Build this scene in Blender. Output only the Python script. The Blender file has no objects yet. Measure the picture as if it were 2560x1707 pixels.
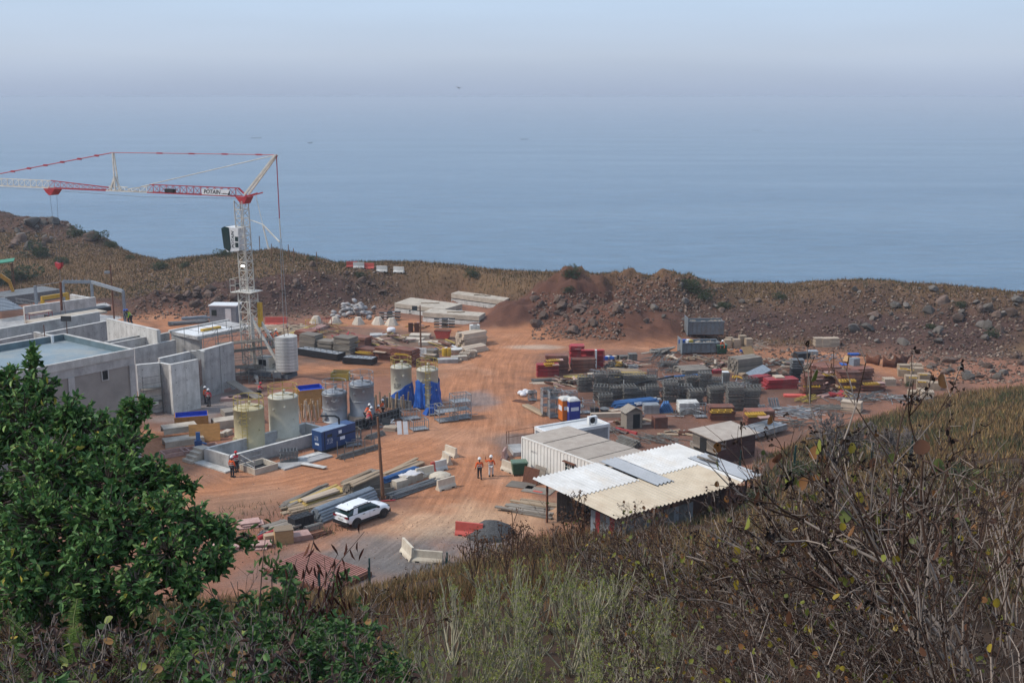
import bpy, math, random
import numpy as np
from mathutils import Vector, Matrix, noise as mnoise

# ---------------------------------------------------------------- camera, sky, sun, exposure
sc = bpy.context.scene
FPX, CX, CY, CAMZ = 2862.0, 1280.0, 853.5, 30.0
PITCH = math.atan((CY - 245.0) / FPX)
cam_d = bpy.data.cameras.new("camera"); cam = bpy.data.objects.new("camera", cam_d)
sc.collection.objects.link(cam); sc.camera = cam
cam.location = (0, 0, CAMZ); cam.rotation_euler = (math.pi / 2 - PITCH, 0, 0)
cam_d.sensor_width = 36; cam_d.lens = 36 * FPX / 2560; cam_d.clip_start = 0.1; cam_d.clip_end = 60000

SUN_EL, SUN_AZ = math.radians(47), math.radians(-97)      # azimuth from +Y towards +X: the sun stands to the left
w = bpy.data.worlds.new("World"); sc.world = w; w.use_nodes = True
nt = w.node_tree; nt.nodes.clear()
out = nt.nodes.new("ShaderNodeOutputWorld"); bg = nt.nodes.new("ShaderNodeBackground")
sky = nt.nodes.new("ShaderNodeTexSky"); sky.sky_type = 'NISHITA'; sky.sun_disc = False
sky.sun_elevation = SUN_EL; sky.sun_rotation = SUN_AZ; sky.air_density = 1.2; sky.dust_density = 4.0; sky.ozone_density = 2.0
tc = nt.nodes.new("ShaderNodeTexCoord"); sx = nt.nodes.new("ShaderNodeSeparateXYZ")
ramp = nt.nodes.new("ShaderNodeValToRGB"); cr = ramp.color_ramp
for p_, c_ in ((0.0, (3.8, 4.6, 6.15)), (0.01, (4.15, 4.95, 6.45)), (0.035, (5.0, 5.85, 7.2)), (0.075, (5.0, 6.3, 8.1)), (0.16, (5.2, 6.5, 8.4)), (1.0, (4.2, 5.6, 8.0))):
    e = cr.elements.new(p_) if p_ not in (0.0, 1.0) else cr.elements[0 if p_ == 0.0 else -1]
    e.position = p_; e.color = (*[q / 10 for q in c_], 1)
nz = nt.nodes.new("ShaderNodeTexNoise"); nz.inputs["Scale"].default_value = 2.2; nz.inputs["Detail"].default_value = 4
mp = nt.nodes.new("ShaderNodeMapping"); mp.inputs["Scale"].default_value = (1, 1, 9)
mul = nt.nodes.new("ShaderNodeMixRGB"); mul.blend_type = 'MULTIPLY'; mul.inputs[0].default_value = 1
mr = nt.nodes.new("ShaderNodeMapRange"); mr.inputs[1].default_value = .3; mr.inputs[2].default_value = .7; mr.inputs[3].default_value = .955; mr.inputs[4].default_value = 1.045
sc10 = nt.nodes.new("ShaderNodeMixRGB"); sc10.blend_type = 'MULTIPLY'; sc10.inputs[0].default_value = 1; sc10.inputs[2].default_value = (10, 10, 10, 1)
mix = nt.nodes.new("ShaderNodeMixRGB"); mix.inputs[0].default_value = .86
L = nt.links.new
L(tc.outputs["Generated"], sx.inputs[0]); L(sx.outputs["Z"], ramp.inputs[0])
L(tc.outputs["Generated"], mp.inputs[0]); L(mp.outputs[0], nz.inputs["Vector"]); L(nz.outputs["Fac"], mr.inputs[0])
L(ramp.outputs[0], mul.inputs[1]); L(mr.outputs[0], mul.inputs[2]); L(mul.outputs[0], sc10.inputs[1])
L(sky.outputs[0], mix.inputs[1]); L(sc10.outputs[0], mix.inputs[2]); L(mix.outputs[0], bg.inputs[0]); L(bg.outputs[0], out.inputs[0])
bg.inputs[1].default_value = 0.1

sun_d = bpy.data.lights.new("sun", 'SUN'); sun = bpy.data.objects.new("sun", sun_d); sc.collection.objects.link(sun)
sun_d.energy = 2.7; sun_d.angle = math.radians(9); sun_d.color = (1.0, .93, .83)
sdir = Vector((math.sin(SUN_AZ) * math.cos(SUN_EL), math.cos(SUN_AZ) * math.cos(SUN_EL), math.sin(SUN_EL)))
sun.rotation_euler = sdir.to_track_quat('Z', 'Y').to_euler(); sun.location = (-60, 20, 90)

sc.view_settings.view_transform = 'Standard'; sc.view_settings.look = 'None'
sc.view_settings.exposure = 0.2; sc.view_settings.gamma = 1.0
sc.cycles.use_denoising = True
sc.cycles.max_bounces = 5; sc.cycles.diffuse_bounces = 2; sc.cycles.glossy_bounces = 2; sc.cycles.transmission_bounces = 3
sc.cycles.transparent_max_bounces = 4; sc.cycles.volume_bounces = 0
sc.cycles.use_adaptive_sampling = True; sc.cycles.adaptive_threshold = 0.015

# ---------------------------------------------------------------- helpers
R = random.Random(11)
NP = np.random.default_rng(11)
COL = sc.collection

def G(x, y, z=0.0):
    """point of height z seen at photo pixel (x, y)"""
    u = (x - CX) / FPX; v = -(y - CY) / FPX
    d = Vector((u, math.cos(PITCH) + v * math.sin(PITCH), -math.sin(PITCH) + v * math.cos(PITCH)))
    return Vector((0, 0, CAMZ)) + d * ((z - CAMZ) / d.z)

CR = {1: (0, 350, 720 / 2352), 2: (0, 640, 520 / 1941), 3: (330, 780, 600 / 2138), 4: (680, 700, 600 / 2352), 5: (1280, 780, 600 / 2352),
      6: (1780, 780, 780 / 2352), 7: (1200, 1000, 800 / 2352), 8: (500, 1050, 800 / 2352), 9: (540, 680, 220 / 1232), 10: (0, 680, 340 / 2352),
      11: (1330, 860, 310 / 2352), 12: (1620, 840, 310 / 2352), 13: (1900, 860, 310 / 2352), 14: (770, 1040, 200 / 2240), 15: (820, 1230, 180 / 2352),
      16: (1150, 1080, 180 / 2016), 17: (0, 850, 700 / 2352), 18: (550, 600, 800 / 2352), 19: (1250, 640, 1310 / 2352), 0: (0, 0, 2560 / 2352)}
def g(c, x, y, z=0.0):
    a, b, s = CR[c]; return G(a + x * s, b + y * s, z)
D = math.radians

class MB:
    def __init__(s): s.v = []; s.f = []
    def add(s, vs, fs):
        o = len(s.v); s.v += [tuple(p) for p in vs]; s.f += [tuple(i + o for i in q) for q in fs]; return s
    def box(s, c, d, rz=0.0, M=None, taper=None):
        x, y, z = (q / 2 for q in d); tx, ty = taper or (1, 1)
        P = [(-x, -y, -z), (x, -y, -z), (x, y, -z), (-x, y, -z), (-x * tx, -y * ty, z), (x * tx, -y * ty, z), (x * tx, y * ty, z), (-x * tx, y * ty, z)]
        if M is None: M = Matrix.Rotation(rz, 3, 'Z')
        c = Vector(c)
        return s.add([M @ Vector(p) + c for p in P], [(3, 2, 1, 0), (4, 5, 6, 7), (0, 1, 5, 4), (1, 2, 6, 5), (2, 3, 7, 6), (3, 0, 4, 7)])
    def b0(s, x0, x1, y0, y1, z0, z1): return s.box(((x0 + x1) / 2, (y0 + y1) / 2, (z0 + z1) / 2), (x1 - x0, y1 - y0, z1 - z0))
    def bar(s, a, b, w, h=None, up=(0, 0, 1)):
        a, b = Vector(a), Vector(b); d = b - a; ln = d.length
        if ln < 1e-6: return s
        d /= ln; up = Vector(up)
        if abs(d.dot(up)) > .98: up = Vector((1, 0, 0))
        sd = d.cross(up).normalized(); u2 = sd.cross(d)
        return s.box((a + b) / 2, (ln, w, h or w), M=Matrix((d, sd, u2)).transposed())
    def tube(s, a, b, r, n=6, r2=None, caps=True):
        a, b = Vector(a), Vector(b); d = (b - a)
        if d.length < 1e-6: return s
        d.normalize(); t = Vector((0, 0, 1)) if abs(d.z) < .9 else Vector((1, 0, 0))
        x = d.cross(t).normalized(); y = d.cross(x); r2 = r if r2 is None else r2
        ring = [(math.cos(2 * math.pi * i / n), math.sin(2 * math.pi * i / n)) for i in range(n)]
        vs = [a + (x * c + y * q) * r for c, q in ring] + [b + (x * c + y * q) * r2 for c, q in ring]
        fs = [(i, (i + 1) % n, n + (i + 1) % n, n + i) for i in range(n)]
        if caps: fs += [tuple(range(n - 1, -1, -1)), tuple(range(n, 2 * n))]
        return s.add(vs, fs)
    def path(s, pts, r, n=6):
        for a, b in zip(pts, pts[1:]): s.tube(a, b, r, n)
        return s
    def lathe(s, prof, n=16, c=(0, 0, 0), cap0=True, cap1=True):
        vs = []; m = len(prof)
        for r, z in prof:
            for i in range(n):
                t = 2 * math.pi * i / n; vs.append((c[0] + r * math.cos(t), c[1] + r * math.sin(t), c[2] + z))
        fs = [(j * n + i, j * n + (i + 1) % n, (j + 1) * n + (i + 1) % n, (j + 1) * n + i) for j in range(m - 1) for i in range(n)]
        if cap0: fs.append(tuple(range(n - 1, -1, -1)))
        if cap1: fs.append(tuple(range((m - 1) * n, m * n)))
        return s.add(vs, fs)
    def prism(s, poly, z0, z1, M=None):
        n = len(poly); vs = [Vector((x, y, z0)) for x, y in poly] + [Vector((x, y, z1)) for x, y in poly]
        if M is not None: vs = [M @ p for p in vs]
        return s.add(vs, [tuple(range(n - 1, -1, -1)), tuple(range(n, 2 * n))] + [(i, (i + 1) % n, n + (i + 1) % n, n + i) for i in range(n)])
    def mesh(s, name, mat=None, smooth=False):
        me = bpy.data.meshes.new(name); me.from_pydata(s.v, [], s.f); me.update()
        if smooth: me.polygons.foreach_set("use_smooth", [True] * len(me.polygons))
        if mat is not None: me.materials.append(MAT(mat))
        return me
    def build(s, name, mat, parent=None, smooth=False): return obj(name, s.mesh(name, mat, smooth), parent)

def obj(name, data, parent=None):
    o = bpy.data.objects.new(name, data); COL.objects.link(o)
    if name in ("pods", "dry_heads", "seed_clusters", "withered_leaves", "leaves", "leaf_rosettes", "leaflets"): o["kind"] = "stuff"
    if parent is not None: o.parent = parent
    return o
def tag(o, label, cat, group=None):
    o["label"] = label; o["category"] = cat
    if group: o["group"] = group
    o["kind"] = "thing"
    return o
def kind(o, k): o["kind"] = k; return o
def thing(name, label, cat, loc=(0, 0, 0), rz=0.0, group=None):
    o = bpy.data.objects.new(name, None); COL.objects.link(o); o.empty_display_size = .3
    o.location = loc; o.rotation_euler = (0, 0, rz); return tag(o, label, cat, group)
def solo(name, data, label, cat, loc=(0, 0, 0), rz=0.0, group=None, rot=None):
    o = obj(name, data); o.location = loc; o.rotation_euler = rot or (0, 0, rz); return tag(o, label, cat, group)
def dup(o, loc=None, rz=None, label=None, parent=None):
    c = o.copy(); COL.objects.link(c); c.parent = parent
    if loc is not None: c.location = loc
    if rz is not None: c.rotation_euler = (0, 0, rz)
    if label: c["label"] = label
    for ch in [k for k in bpy.data.objects if k.parent == o]: dup(ch, parent=c)
    return c
def rotz(a): return Matrix.Rotation(a, 3, 'Z')
def near(a, b): d = b - a; return math.atan2(d.y, d.x)

# ---------------------------------------------------------------- procedural materials
MATS = {}
def M_(name, col, col2=None, rough=.8, metal=0.0, scale=3.0, var=.18, bump=0.0, bscale=None, ovar=.12, spec=.3, stretch=None, dirt=None, dirt_amt=.5, dscale=.8, alpha=None, trans=None, wave=None, coat=0.0):
    MATS[name] = dict(locals()); return name
def MAT(name):
    if not isinstance(name, str): return name
    m = bpy.data.materials.get(name)
    if m: return m
    p = MATS[name]; m = bpy.data.materials.new(name); m.use_nodes = True
    t = m.node_tree; N = t.nodes.new; l = t.links.new; bs = t.nodes["Principled BSDF"]
    bs.inputs["Roughness"].default_value = p['rough']; bs.inputs["Metallic"].default_value = p['metal']; bs.inputs["Specular IOR Level"].default_value = p['spec']
    if p['coat']: bs.inputs["Coat Weight"].default_value = p['coat']; bs.inputs["Coat Roughness"].default_value = .08
    tcn = N("ShaderNodeTexCoord"); vec = tcn.outputs["Object"]
    if p['stretch']:
        q = N("ShaderNodeMapping"); q.inputs["Scale"].default_value = p['stretch']; l(vec, q.inputs[0]); vec = q.outputs[0]
    n1 = N("ShaderNodeTexNoise"); n1.inputs["Scale"].default_value = p['scale']; n1.inputs["Detail"].default_value = 5; n1.inputs["Roughness"].default_value = .62; l(vec, n1.inputs["Vector"])
    c = p['col']; v = p['var']; c2 = p['col2'] or tuple(x * (1 - v) for x in c); c1 = c if p['col2'] else tuple(min(1, x * (1 + v)) for x in c)
    mr_ = N("ShaderNodeMapRange"); mr_.inputs[1].default_value = .35; mr_.inputs[2].default_value = .65; l(n1.outputs["Fac"], mr_.inputs[0])
    mx = N("ShaderNodeMixRGB"); mx.inputs[1].default_value = (*c1, 1); mx.inputs[2].default_value = (*c2, 1); l(mr_.outputs[0], mx.inputs[0]); cur = mx.outputs[0]
    if p['dirt']:
        n2 = N("ShaderNodeTexNoise"); n2.inputs["Scale"].default_value = p['dscale']; n2.inputs["Detail"].default_value = 7; n2.inputs["Roughness"].default_value = .7; l(tcn.outputs["Object"], n2.inputs["Vector"])
        m2 = N("ShaderNodeMapRange"); m2.inputs[1].default_value = .48; m2.inputs[2].default_value = .68; m2.inputs[4].default_value = p['dirt_amt']; l(n2.outputs["Fac"], m2.inputs[0])
        x2 = N("ShaderNodeMixRGB"); x2.inputs[2].default_value = (*p['dirt'], 1); l(m2.outputs[0], x2.inputs[0]); l(cur, x2.inputs[1]); cur = x2.outputs[0]
    if p['ovar']:
        oi = N("ShaderNodeObjectInfo"); m3 = N("ShaderNodeMapRange"); m3.inputs[3].default_value = 1 - p['ovar']; m3.inputs[4].default_value = 1 + p['ovar']; l(oi.outputs["Random"], m3.inputs[0])
        x3 = N("ShaderNodeMixRGB"); x3.blend_type = 'MULTIPLY'; x3.inputs[0].default_value = 1; l(cur, x3.inputs[1]); l(m3.outputs[0], x3.inputs[2]); cur = x3.outputs[0]
    l(cur, bs.inputs["Base Color"])
    if p['bump']:
        n4 = N("ShaderNodeTexNoise"); n4.inputs["Scale"].default_value = p['bscale'] or p['scale'] * 3; n4.inputs["Detail"].default_value = 6; l(vec, n4.inputs["Vector"])
        b = N("ShaderNodeBump"); b.inputs["Strength"].default_value = p['bump']; b.inputs["Distance"].default_value = .05; l(n4.outputs["Fac"], b.inputs["Height"]); l(b.outputs[0], bs.inputs["Normal"])
    if p['trans']: bs.inputs["Subsurface Weight"].default_value = 0
    return m

# value noise, vectorised
def _h(ix, iy, s):
    n = (ix.astype(np.int64) * 374761393 + iy.astype(np.int64) * 668265263 + s * 974711) & 0x7fffffff
    n = ((n ^ (n >> 13)) * 1274126177) & 0x7fffffff
    return ((n ^ (n >> 16)) & 0xffff) / 65535.0
def vn(x, y, s=0):
    x = np.asarray(x, float); y = np.asarray(y, float)
    ix, iy = np.floor(x), np.floor(y); fx, fy = x - ix, y - iy
    fx = fx * fx * (3 - 2 * fx); fy = fy * fy * (3 - 2 * fy)
    a = _h(ix, iy, s); b = _h(ix + 1, iy, s); c = _h(ix, iy + 1, s); d = _h(ix + 1, iy + 1, s)
    return (a * (1 - fx) + b * fx) * (1 - fy) + (c * (1 - fx) + d * fx) * fy
def fbm(x, y, s=0, o=5, g_=.5):
    t = 0; a = 1; n = 0
    for i in range(o): t = t + a * vn(x * 2 ** i, y * 2 ** i, s + i * 17); n += a; a *= g_
    return t / n
def sst(a, b, x): t = np.clip((x - a) / (b - a), 0, 1); return t * t * (3 - 2 * t)
# ---------------------------------------------------------------- terrain
_toe = sorted([(p.x, p.y) for p in (G(x, y) for x, y in ((-300, 1540), (300, 1520), (640, 1500), (925, 1470), (1090, 1425), (1350, 1352), (1560, 1325), (1780, 1290), (1868, 1222), (1900, 1155), (2040, 1092), (2200, 1040), (2350, 998), (2560, 958), (2900, 935)))])
def toeY(X): return np.interp(X, [-300] + [a for a, b in _toe] + [200], [_toe[0][1]] + [b for a, b in _toe] + [118])
_RX = [-200, -110, -100, -78, -62, -50, -40, -29, -18, -11, 1, 17, 28, 50, 62, 70, 160]
_RY = [240, 236, 230, 215, 196, 192, 188, 180, 180, 176, 170, 165, 160, 158, 152, 150, 145]
_RZ = [7.2, 6.5, 5.8, 2.9, 1.7, 3.4, 5.0, 4.0, 4.2, 4.3, 4.0, 3.9, 3.8, 4.3, 4.1, 4.1, 4.2]
_BX = [-200, -110, -70, -55, -35, -20, -8, 2, 8, 22, 40, 60, 80, 160]
_BY = [200, 190, 176, 160, 158, 168, 171, 158, 148, 143, 139, 131, 126, 120]
# X, Y, radius x, radius y, height, roughness: heaps of soil and rubble
MOUNDS = [(5.2, 157, 9, 8, 3.9, 1.0), (15, 146, 11.5, 8.5, 4.6, .8), (-1.5, 153, 5, 4, 1.4, .7), (11.5, 160, 8, 6, 1.8, 1.2), (18, 159, 9, 6, 1.5, 1.1), (23, 156, 9, 6, 2.6, .9), (-41, 166, 10, 8, 2.6, 1.1), (-52, 163, 8, 5, 2.2, 1.0),
          (-30, 170, 9, 6, 2.4, 1.0), (-22, 176, 8, 5, 1.2, .7), (-93, 226, 16, 8, 1.6, 1.6), (-118, 234, 20, 10, 2.6, 1.4), (-81, 218, 7, 6, 1.3, 1.2), (-8.5, 163.5, 2.2, 2, 1.3, .3),
          (-2.3, 158.5, 3, 2.6, 1.2, .4), (47, 153, 12, 5, 1.6, 1.0), (62, 147, 9, 6, 1.6, 1.0), (30, 148, 6, 5, .9, .5), (40, 144, 9, 3.5, 1.0, .5), (52, 138, 12, 4, 1.2, .7),
          (-16, 141, 2.0, 2.6, .9, .3), (-22.6, 119, 4.2, 2.4, .7, .4), (4.2, 80.2, 1.6, 1.3, .8, .25)]
def terrain_z(X, Y, fine=True):
    X = np.asarray(X, float); Y = np.asarray(Y, float)
    yt = toeY(X) + 2.0 * (fbm(X * .12, Y * .12, 3, 3) - .5)
    s = np.clip(1 - np.maximum(Y, 0) / yt, 0, 1)
    z = 28.3 * s ** 1.06
    z = z + s * (1 - s) * 5.0 * (fbm(X * .07, Y * .07, 5, 4) - .5) * sst(4, 16, Y)
    yr = np.interp(X, _RX, _RY); zr = np.interp(X, _RX, _RZ); yb = np.interp(X, _BX, _BY)
    t = np.clip((Y - yb) / (yr - yb), 0, 1)
    back = zr * (t * t * (3 - 2 * t)) + t * 1.6 * (fbm(X * .1, Y * .1, 9, 4) - .5)
    back = back - np.maximum(Y - yr - 5, 0) * .95
    z = z + np.where(Y > yb, np.maximum(back, -52), 0)
    inland = np.where(Y < yr + 6, 1, 0)
    f1 = fbm(X * .35, Y * .35, 21, 4) - .5; f2 = fbm(X * .8, Y * .8, 33, 3) - .5
    for mx, my, ra, rb, h, ro in MOUNDS:
        r = np.sqrt(((X - mx) / ra) ** 2 + ((Y - my) / rb) ** 2)
        m = np.clip(1.06 - r, 0, 1) ** 1.15
        z = z + inland * m * h * (1 + ro * .9 * f1) + inland * np.minimum(m * 3, 1) * ro * 1.0 * f2
    flat = np.where((Y > yt) & (Y < yb), 1, 0)
    z = z + flat * .07 * (fbm(X * .35, Y * .35, 44, 3) - .5)
    return z

ROADS = [[(820, 1560), (900, 1470), (1010, 1400), (1150, 1290), (1205, 1180), (1225, 1060), (1222, 980), (1235, 910), (1270, 860), (1295, 838)],
         [(380, 1230), (520, 1225), (700, 1205), (900, 1160), (1050, 1120), (1150, 1070), (1205, 1000)],
         [(1270, 880), (1400, 862), (1560, 858), (1700, 868), (1900, 880), (2150, 905), (2330, 935)],
         [(720, 905), (850, 925), (1010, 925), (1120, 920), (1200, 900)], [(1240, 850), (1100, 820), (980, 808), (900, 800)], [(330, 800), (420, 805), (520, 822)], [(350, 1110), (420, 1150), (560, 1210)]]
RW = [6.0, 5.0, 4.2, 3.6, 3.4, 4.0, 5.0]
def road_field(X, Y):
    best = np.full(X.shape, 1e9); lane = np.zeros(X.shape); along = np.zeros(X.shape)
    for ri, pts in enumerate(ROADS):
        P = [G(*q) for q in pts]; acc = 0
        for a, b in zip(P, P[1:]):
            dx, dy = b.x - a.x, b.y - a.y; ln = math.hypot(dx, dy)
            t = np.clip(((X - a.x) * dx + (Y - a.y) * dy) / ln ** 2, 0, 1)
            qx, qy = X - a.x - t * dx, Y - a.y - t * dy; d = np.hypot(qx, qy) / RW[ri]
            sg = np.sign(dx * qy - dy * qx); u = d < best
            best = np.where(u, d, best); lane = np.where(u, sg * d * RW[ri], lane); along = np.where(u, acc + t * ln + ri * 50, along); acc += ln
    return best, lane, along
def lerp(a, b, t): return a * (1 - t[..., None]) + np.array(b) * t[..., None]
def blob(X, Y, p, rx, ry, soft=.5, n=.5): return 1 - sst(1 - soft, 1 + soft, np.hypot((X - p.x) / rx, (Y - p.y) / ry) + n * (fbm(X * .6, Y * .6, 77, 3) - .5) * 2)
def zones(X, Y):
    """albedo of the bare ground and how grassy it is"""
    n1 = fbm(X * .11, Y * .11, 61, 4); n2 = fbm(X * .5, Y * .5, 62, 4)
    yt = toeY(X); yb = np.interp(X, _BX, _BY); yr = np.interp(X, _RX, _RY)
    c = np.zeros(X.shape + (3,)) + np.array((.265, .126, .08))
    c = lerp(c, (.18, .095, .065), sst(.45, .7, n1))
    rf, lane, along = road_field(X, Y)
    road = 1 - sst(.62, 1.25, rf + .7 * (n1 - .5) + .5 * (n2 - .5))
    c = lerp(c, (.405, .182, .094), road)
    c = lerp(c, (.44, .228, .135), road * sst(.55, .75, fbm(X * .2, Y * .2, 71, 3)) * .8)
    hill = sst(-1.5, 2.5, yt - Y + 5 * (n1 - .5))
    backm = sst(-3, 4, Y - yb + 6 * (n1 - .5))
    c = lerp(c, (.062, .038, .025), hill)
    soil = np.stack([.062 + .04 * n2, .036 + .02 * n2, .030 + .014 * n2], -1)
    c = c * (1 - backm[..., None]) + soil * backm[..., None]
    for mx, my, ra, rb, h, ro in MOUNDS[:5]:
        c = lerp(c, (.108, .050, .035), (1 - sst(.7, 1.15, np.hypot((X - mx) / ra, (Y - my) / rb))) * .9)
    left = sst(-30, -44, X) * sst(140, 150, Y) * backm
    grassy = backm * sst(.36, .56, fbm(X * .06, Y * .06, 83, 3) + .20 * sst(yb + 3, yr, Y) + .12 * (1 - sst(-70, -55, X)))
    for mx, my, ra, rb, h, ro in MOUNDS:
        grassy = grassy * (1 - .85 * (1 - sst(.75, 1.2, np.hypot((X - mx) / ra, (Y - my) / rb))))
    grassy = np.maximum(grassy, backm * sst(-12, -2, Y - yr) * .9 * (1 - sst(-1.2, -.2, -np.abs(X + 100) / 26)))
    c = lerp(c, (.17, .105, .056), np.clip(grassy, 0, 1) * .85)
    for px, rx, ry, a, cc in (((1190, 1000), 2.2, 3.4, .7, (.19, .185, .185)), ((1000, 1385), 6.5, 3.4, .9, (.17, .155, .145)), ((880, 1440), 6, 3, .75, (.15, .14, .135)), ((1180, 1345), 3.5, 3, .8, (.14, .135, .135)),
                              ((520, 1010), 4.5, 7, .8, (.27, .235, .215)), ((1290, 1110), 2.2, 3.2, .8, (.145, .125, .115)), ((1105, 1310), 4, 3, .6, (.52, .36, .235)), ((1270, 1290), 4, 3.2, .8, (.50, .31, .19)),
                              ((640, 900), 8, 4, .7, (.15, .105, .085)), ((600, 1260), 4, 3, .55, (.21, .14, .10)), ((1345, 868), 3.5, 1.2, .8, (.50, .38, .29)), ((1010, 850), 9, 5, .55, (.16, .12, .085)),
                              ((470, 1190), 3.5, 2.5, .5, (.20, .13, .10)), ((1650, 965), 13, 13, .75, (.135, .073, .053)), ((2000, 950), 9, 12, .75, (.125, .07, .052)), ((1640, 1090), 9, 7, .7, (.15, .082, .06)), ((1480, 905), 7, 9, .5, (.2, .12, .09)), ((900, 860), 9, 9, .6, (.17, .115, .085))):
        c = lerp(c, cc, blob(X, Y, G(*px), rx, ry) * a)
    return c, grassy, hill, backm, road, lane, along

def grid_axis(segs):
    r = []
    for a, b, s in segs: r += list(np.arange(a, b, s))
    return np.array(r + [segs[-1][1]])
gx = grid_axis([(-320, -120, 8), (-120, -72, 1.6), (-72, 72, .45), (72, 110, 2), (110, 300, 10)])
gy = grid_axis([(-60, -4, 4), (-4, 56, 1.0), (56, 200, .45), (200, 260, 1.5), (260, 340, 8)])
GX, GY = np.meshgrid(gx, gy)
GZ = terrain_z(GX, GY)
def tz(x, y):
    i = min(max(int(np.searchsorted(gx, x)) - 1, 0), len(gx) - 2); j = min(max(int(np.searchsorted(gy, y)) - 1, 0), len(gy) - 2)
    a = (x - gx[i]) / (gx[i + 1] - gx[i]); c = (y - gy[j]) / (gy[j + 1] - gy[j])
    return float((GZ[j, i] * (1 - a) + GZ[j, i + 1] * a) * (1 - c) + (GZ[j + 1, i] * (1 - a) + GZ[j + 1, i + 1] * a) * c)
def tzv(X, Y):
    i = np.clip(np.searchsorted(gx, X) - 1, 0, len(gx) - 2); j = np.clip(np.searchsorted(gy, Y) - 1, 0, len(gy) - 2); a = np.clip((X - gx[i]) / (gx[i + 1] - gx[i]), 0, 1); c = np.clip((Y - gy[j]) / (gy[j + 1] - gy[j]), 0, 1)
    return (GZ[j, i] * (1 - a) + GZ[j, i + 1] * a) * (1 - c) + (GZ[j + 1, i] * (1 - a) + GZ[j + 1, i + 1] * a) * c
def grid_mesh(name, GX, GY, GZ):
    ny, nx = GX.shape; me = bpy.data.meshes.new(name)
    co = np.stack([GX, GY, GZ], -1).reshape(-1, 3).astype(np.float32)
    i = np.arange(ny * nx).reshape(ny, nx); q = np.stack([i[:-1, :-1], i[:-1, 1:], i[1:, 1:], i[1:, :-1]], -1).reshape(-1, 4)
    return raw_mesh(me, co, q)
def raw_mesh(me, co, q):
    k = q.shape[1]; me.vertices.add(len(co)); me.vertices.foreach_set("co", np.ascontiguousarray(co, np.float32).ravel())
    me.loops.add(q.size); me.loops.foreach_set("vertex_index", q.ravel().astype(np.int32))
    me.polygons.add(len(q)); me.polygons.foreach_set("loop_start", np.arange(0, q.size, k, dtype=np.int32)); me.polygons.foreach_set("loop_total", np.full(len(q), k, np.int32))
    me.update(calc_edges=True); return me
me = grid_mesh("terrain", GX, GY, GZ); me.polygons.foreach_set("use_smooth", [True] * len(me.polygons))
zc, zg, zh, zb, zr_, zl, za = zones(GX, GY)
at = me.attributes.new("albedo", 'FLOAT_COLOR', 'POINT'); at.data.foreach_set("color", np.concatenate([zc, np.ones(zc.shape[:2] + (1,))], -1).astype(np.float32).ravel())
at = me.attributes.new("track", 'FLOAT_VECTOR', 'POINT'); at.data.foreach_set("vector", np.stack([zl, za, zr_ * (1 - zb) * (1 - zh)], -1).astype(np.float32).ravel())
terrain = kind(obj("terrain", me), "structure")
m = bpy.data.materials.new("ground"); m.use_nodes = True; t = m.node_tree; N = t.nodes.new; l = t.links.new; bs = t.nodes["Principled BSDF"]
bs.inputs["Roughness"].default_value = .95; bs.inputs["Specular IOR Level"].default_value = .12
a1 = N("ShaderNodeAttribute"); a1.attribute_name = "albedo"; a2 = N("ShaderNodeAttribute"); a2.attribute_name = "track"
ge = N("ShaderNodeNewGeometry")
def noi(scale, vec, detail=6, rough=.65):
    q = N("ShaderNodeTexNoise"); q.inputs["Scale"].default_value = scale; q.inputs["Detail"].default_value = detail; q.inputs["Roughness"].default_value = rough; l(vec, q.inputs["Vector"]); return q.outputs["Fac"]
def mrange(v, a, b, c, d):
    q = N("ShaderNodeMapRange"); l(v, q.inputs[0]); q.inputs[1].default_value = a; q.inputs[2].default_value = b; q.inputs[3].default_value = c; q.inputs[4].default_value = d; return q.outputs[0]
def mulc(c, v, fac=None):
    q = N("ShaderNodeMixRGB"); q.blend_type = 'MULTIPLY'; q.inputs[0].default_value = 1; l(c, q.inputs[1]); l(v, q.inputs[2])
    if fac is not None: l(fac, q.inputs[0])
    return q.outputs[0]
mpt = N("ShaderNodeMapping"); mpt.inputs["Scale"].default_value = (2.3, .13, 0); l(a2.outputs["Vector"], mpt.inputs[0])
sxyz = N("ShaderNodeSeparateXYZ"); l(a2.outputs["Vector"], sxyz.inputs[0])
c_ = mulc(a1.outputs["Color"], mrange(noi(.55, ge.outputs["Position"]), .3, .7, .82, 1.16))
c_ = mulc(c_, mrange(noi(5.5, ge.outputs["Position"], 8, .75), .3, .7, .74, 1.24))
c_ = mulc(c_, mrange(noi(1.0, mpt.outputs[0], 3), .35, .65, .78, 1.12), sxyz.outputs["Z"])
vor = N("ShaderNodeTexVoronoi"); vor.inputs["Scale"].default_value = 3.2; l(ge.outputs["Position"], vor.inputs["Vector"])
c_ = mulc(c_, mrange(vor.outputs["Distance"], .0, .22, 1.35, 1.0))
l(c_, bs.inputs["Base Color"])
bp = N("ShaderNodeBump"); bp.inputs["Strength"].default_value = .55; bp.inputs["Distance"].default_value = .12; l(noi(3.5, ge.outputs["Position"], 9, .72), bp.inputs["Height"]); l(bp.outputs[0], bs.inputs["Normal"])
me.materials.append(m)

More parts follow.
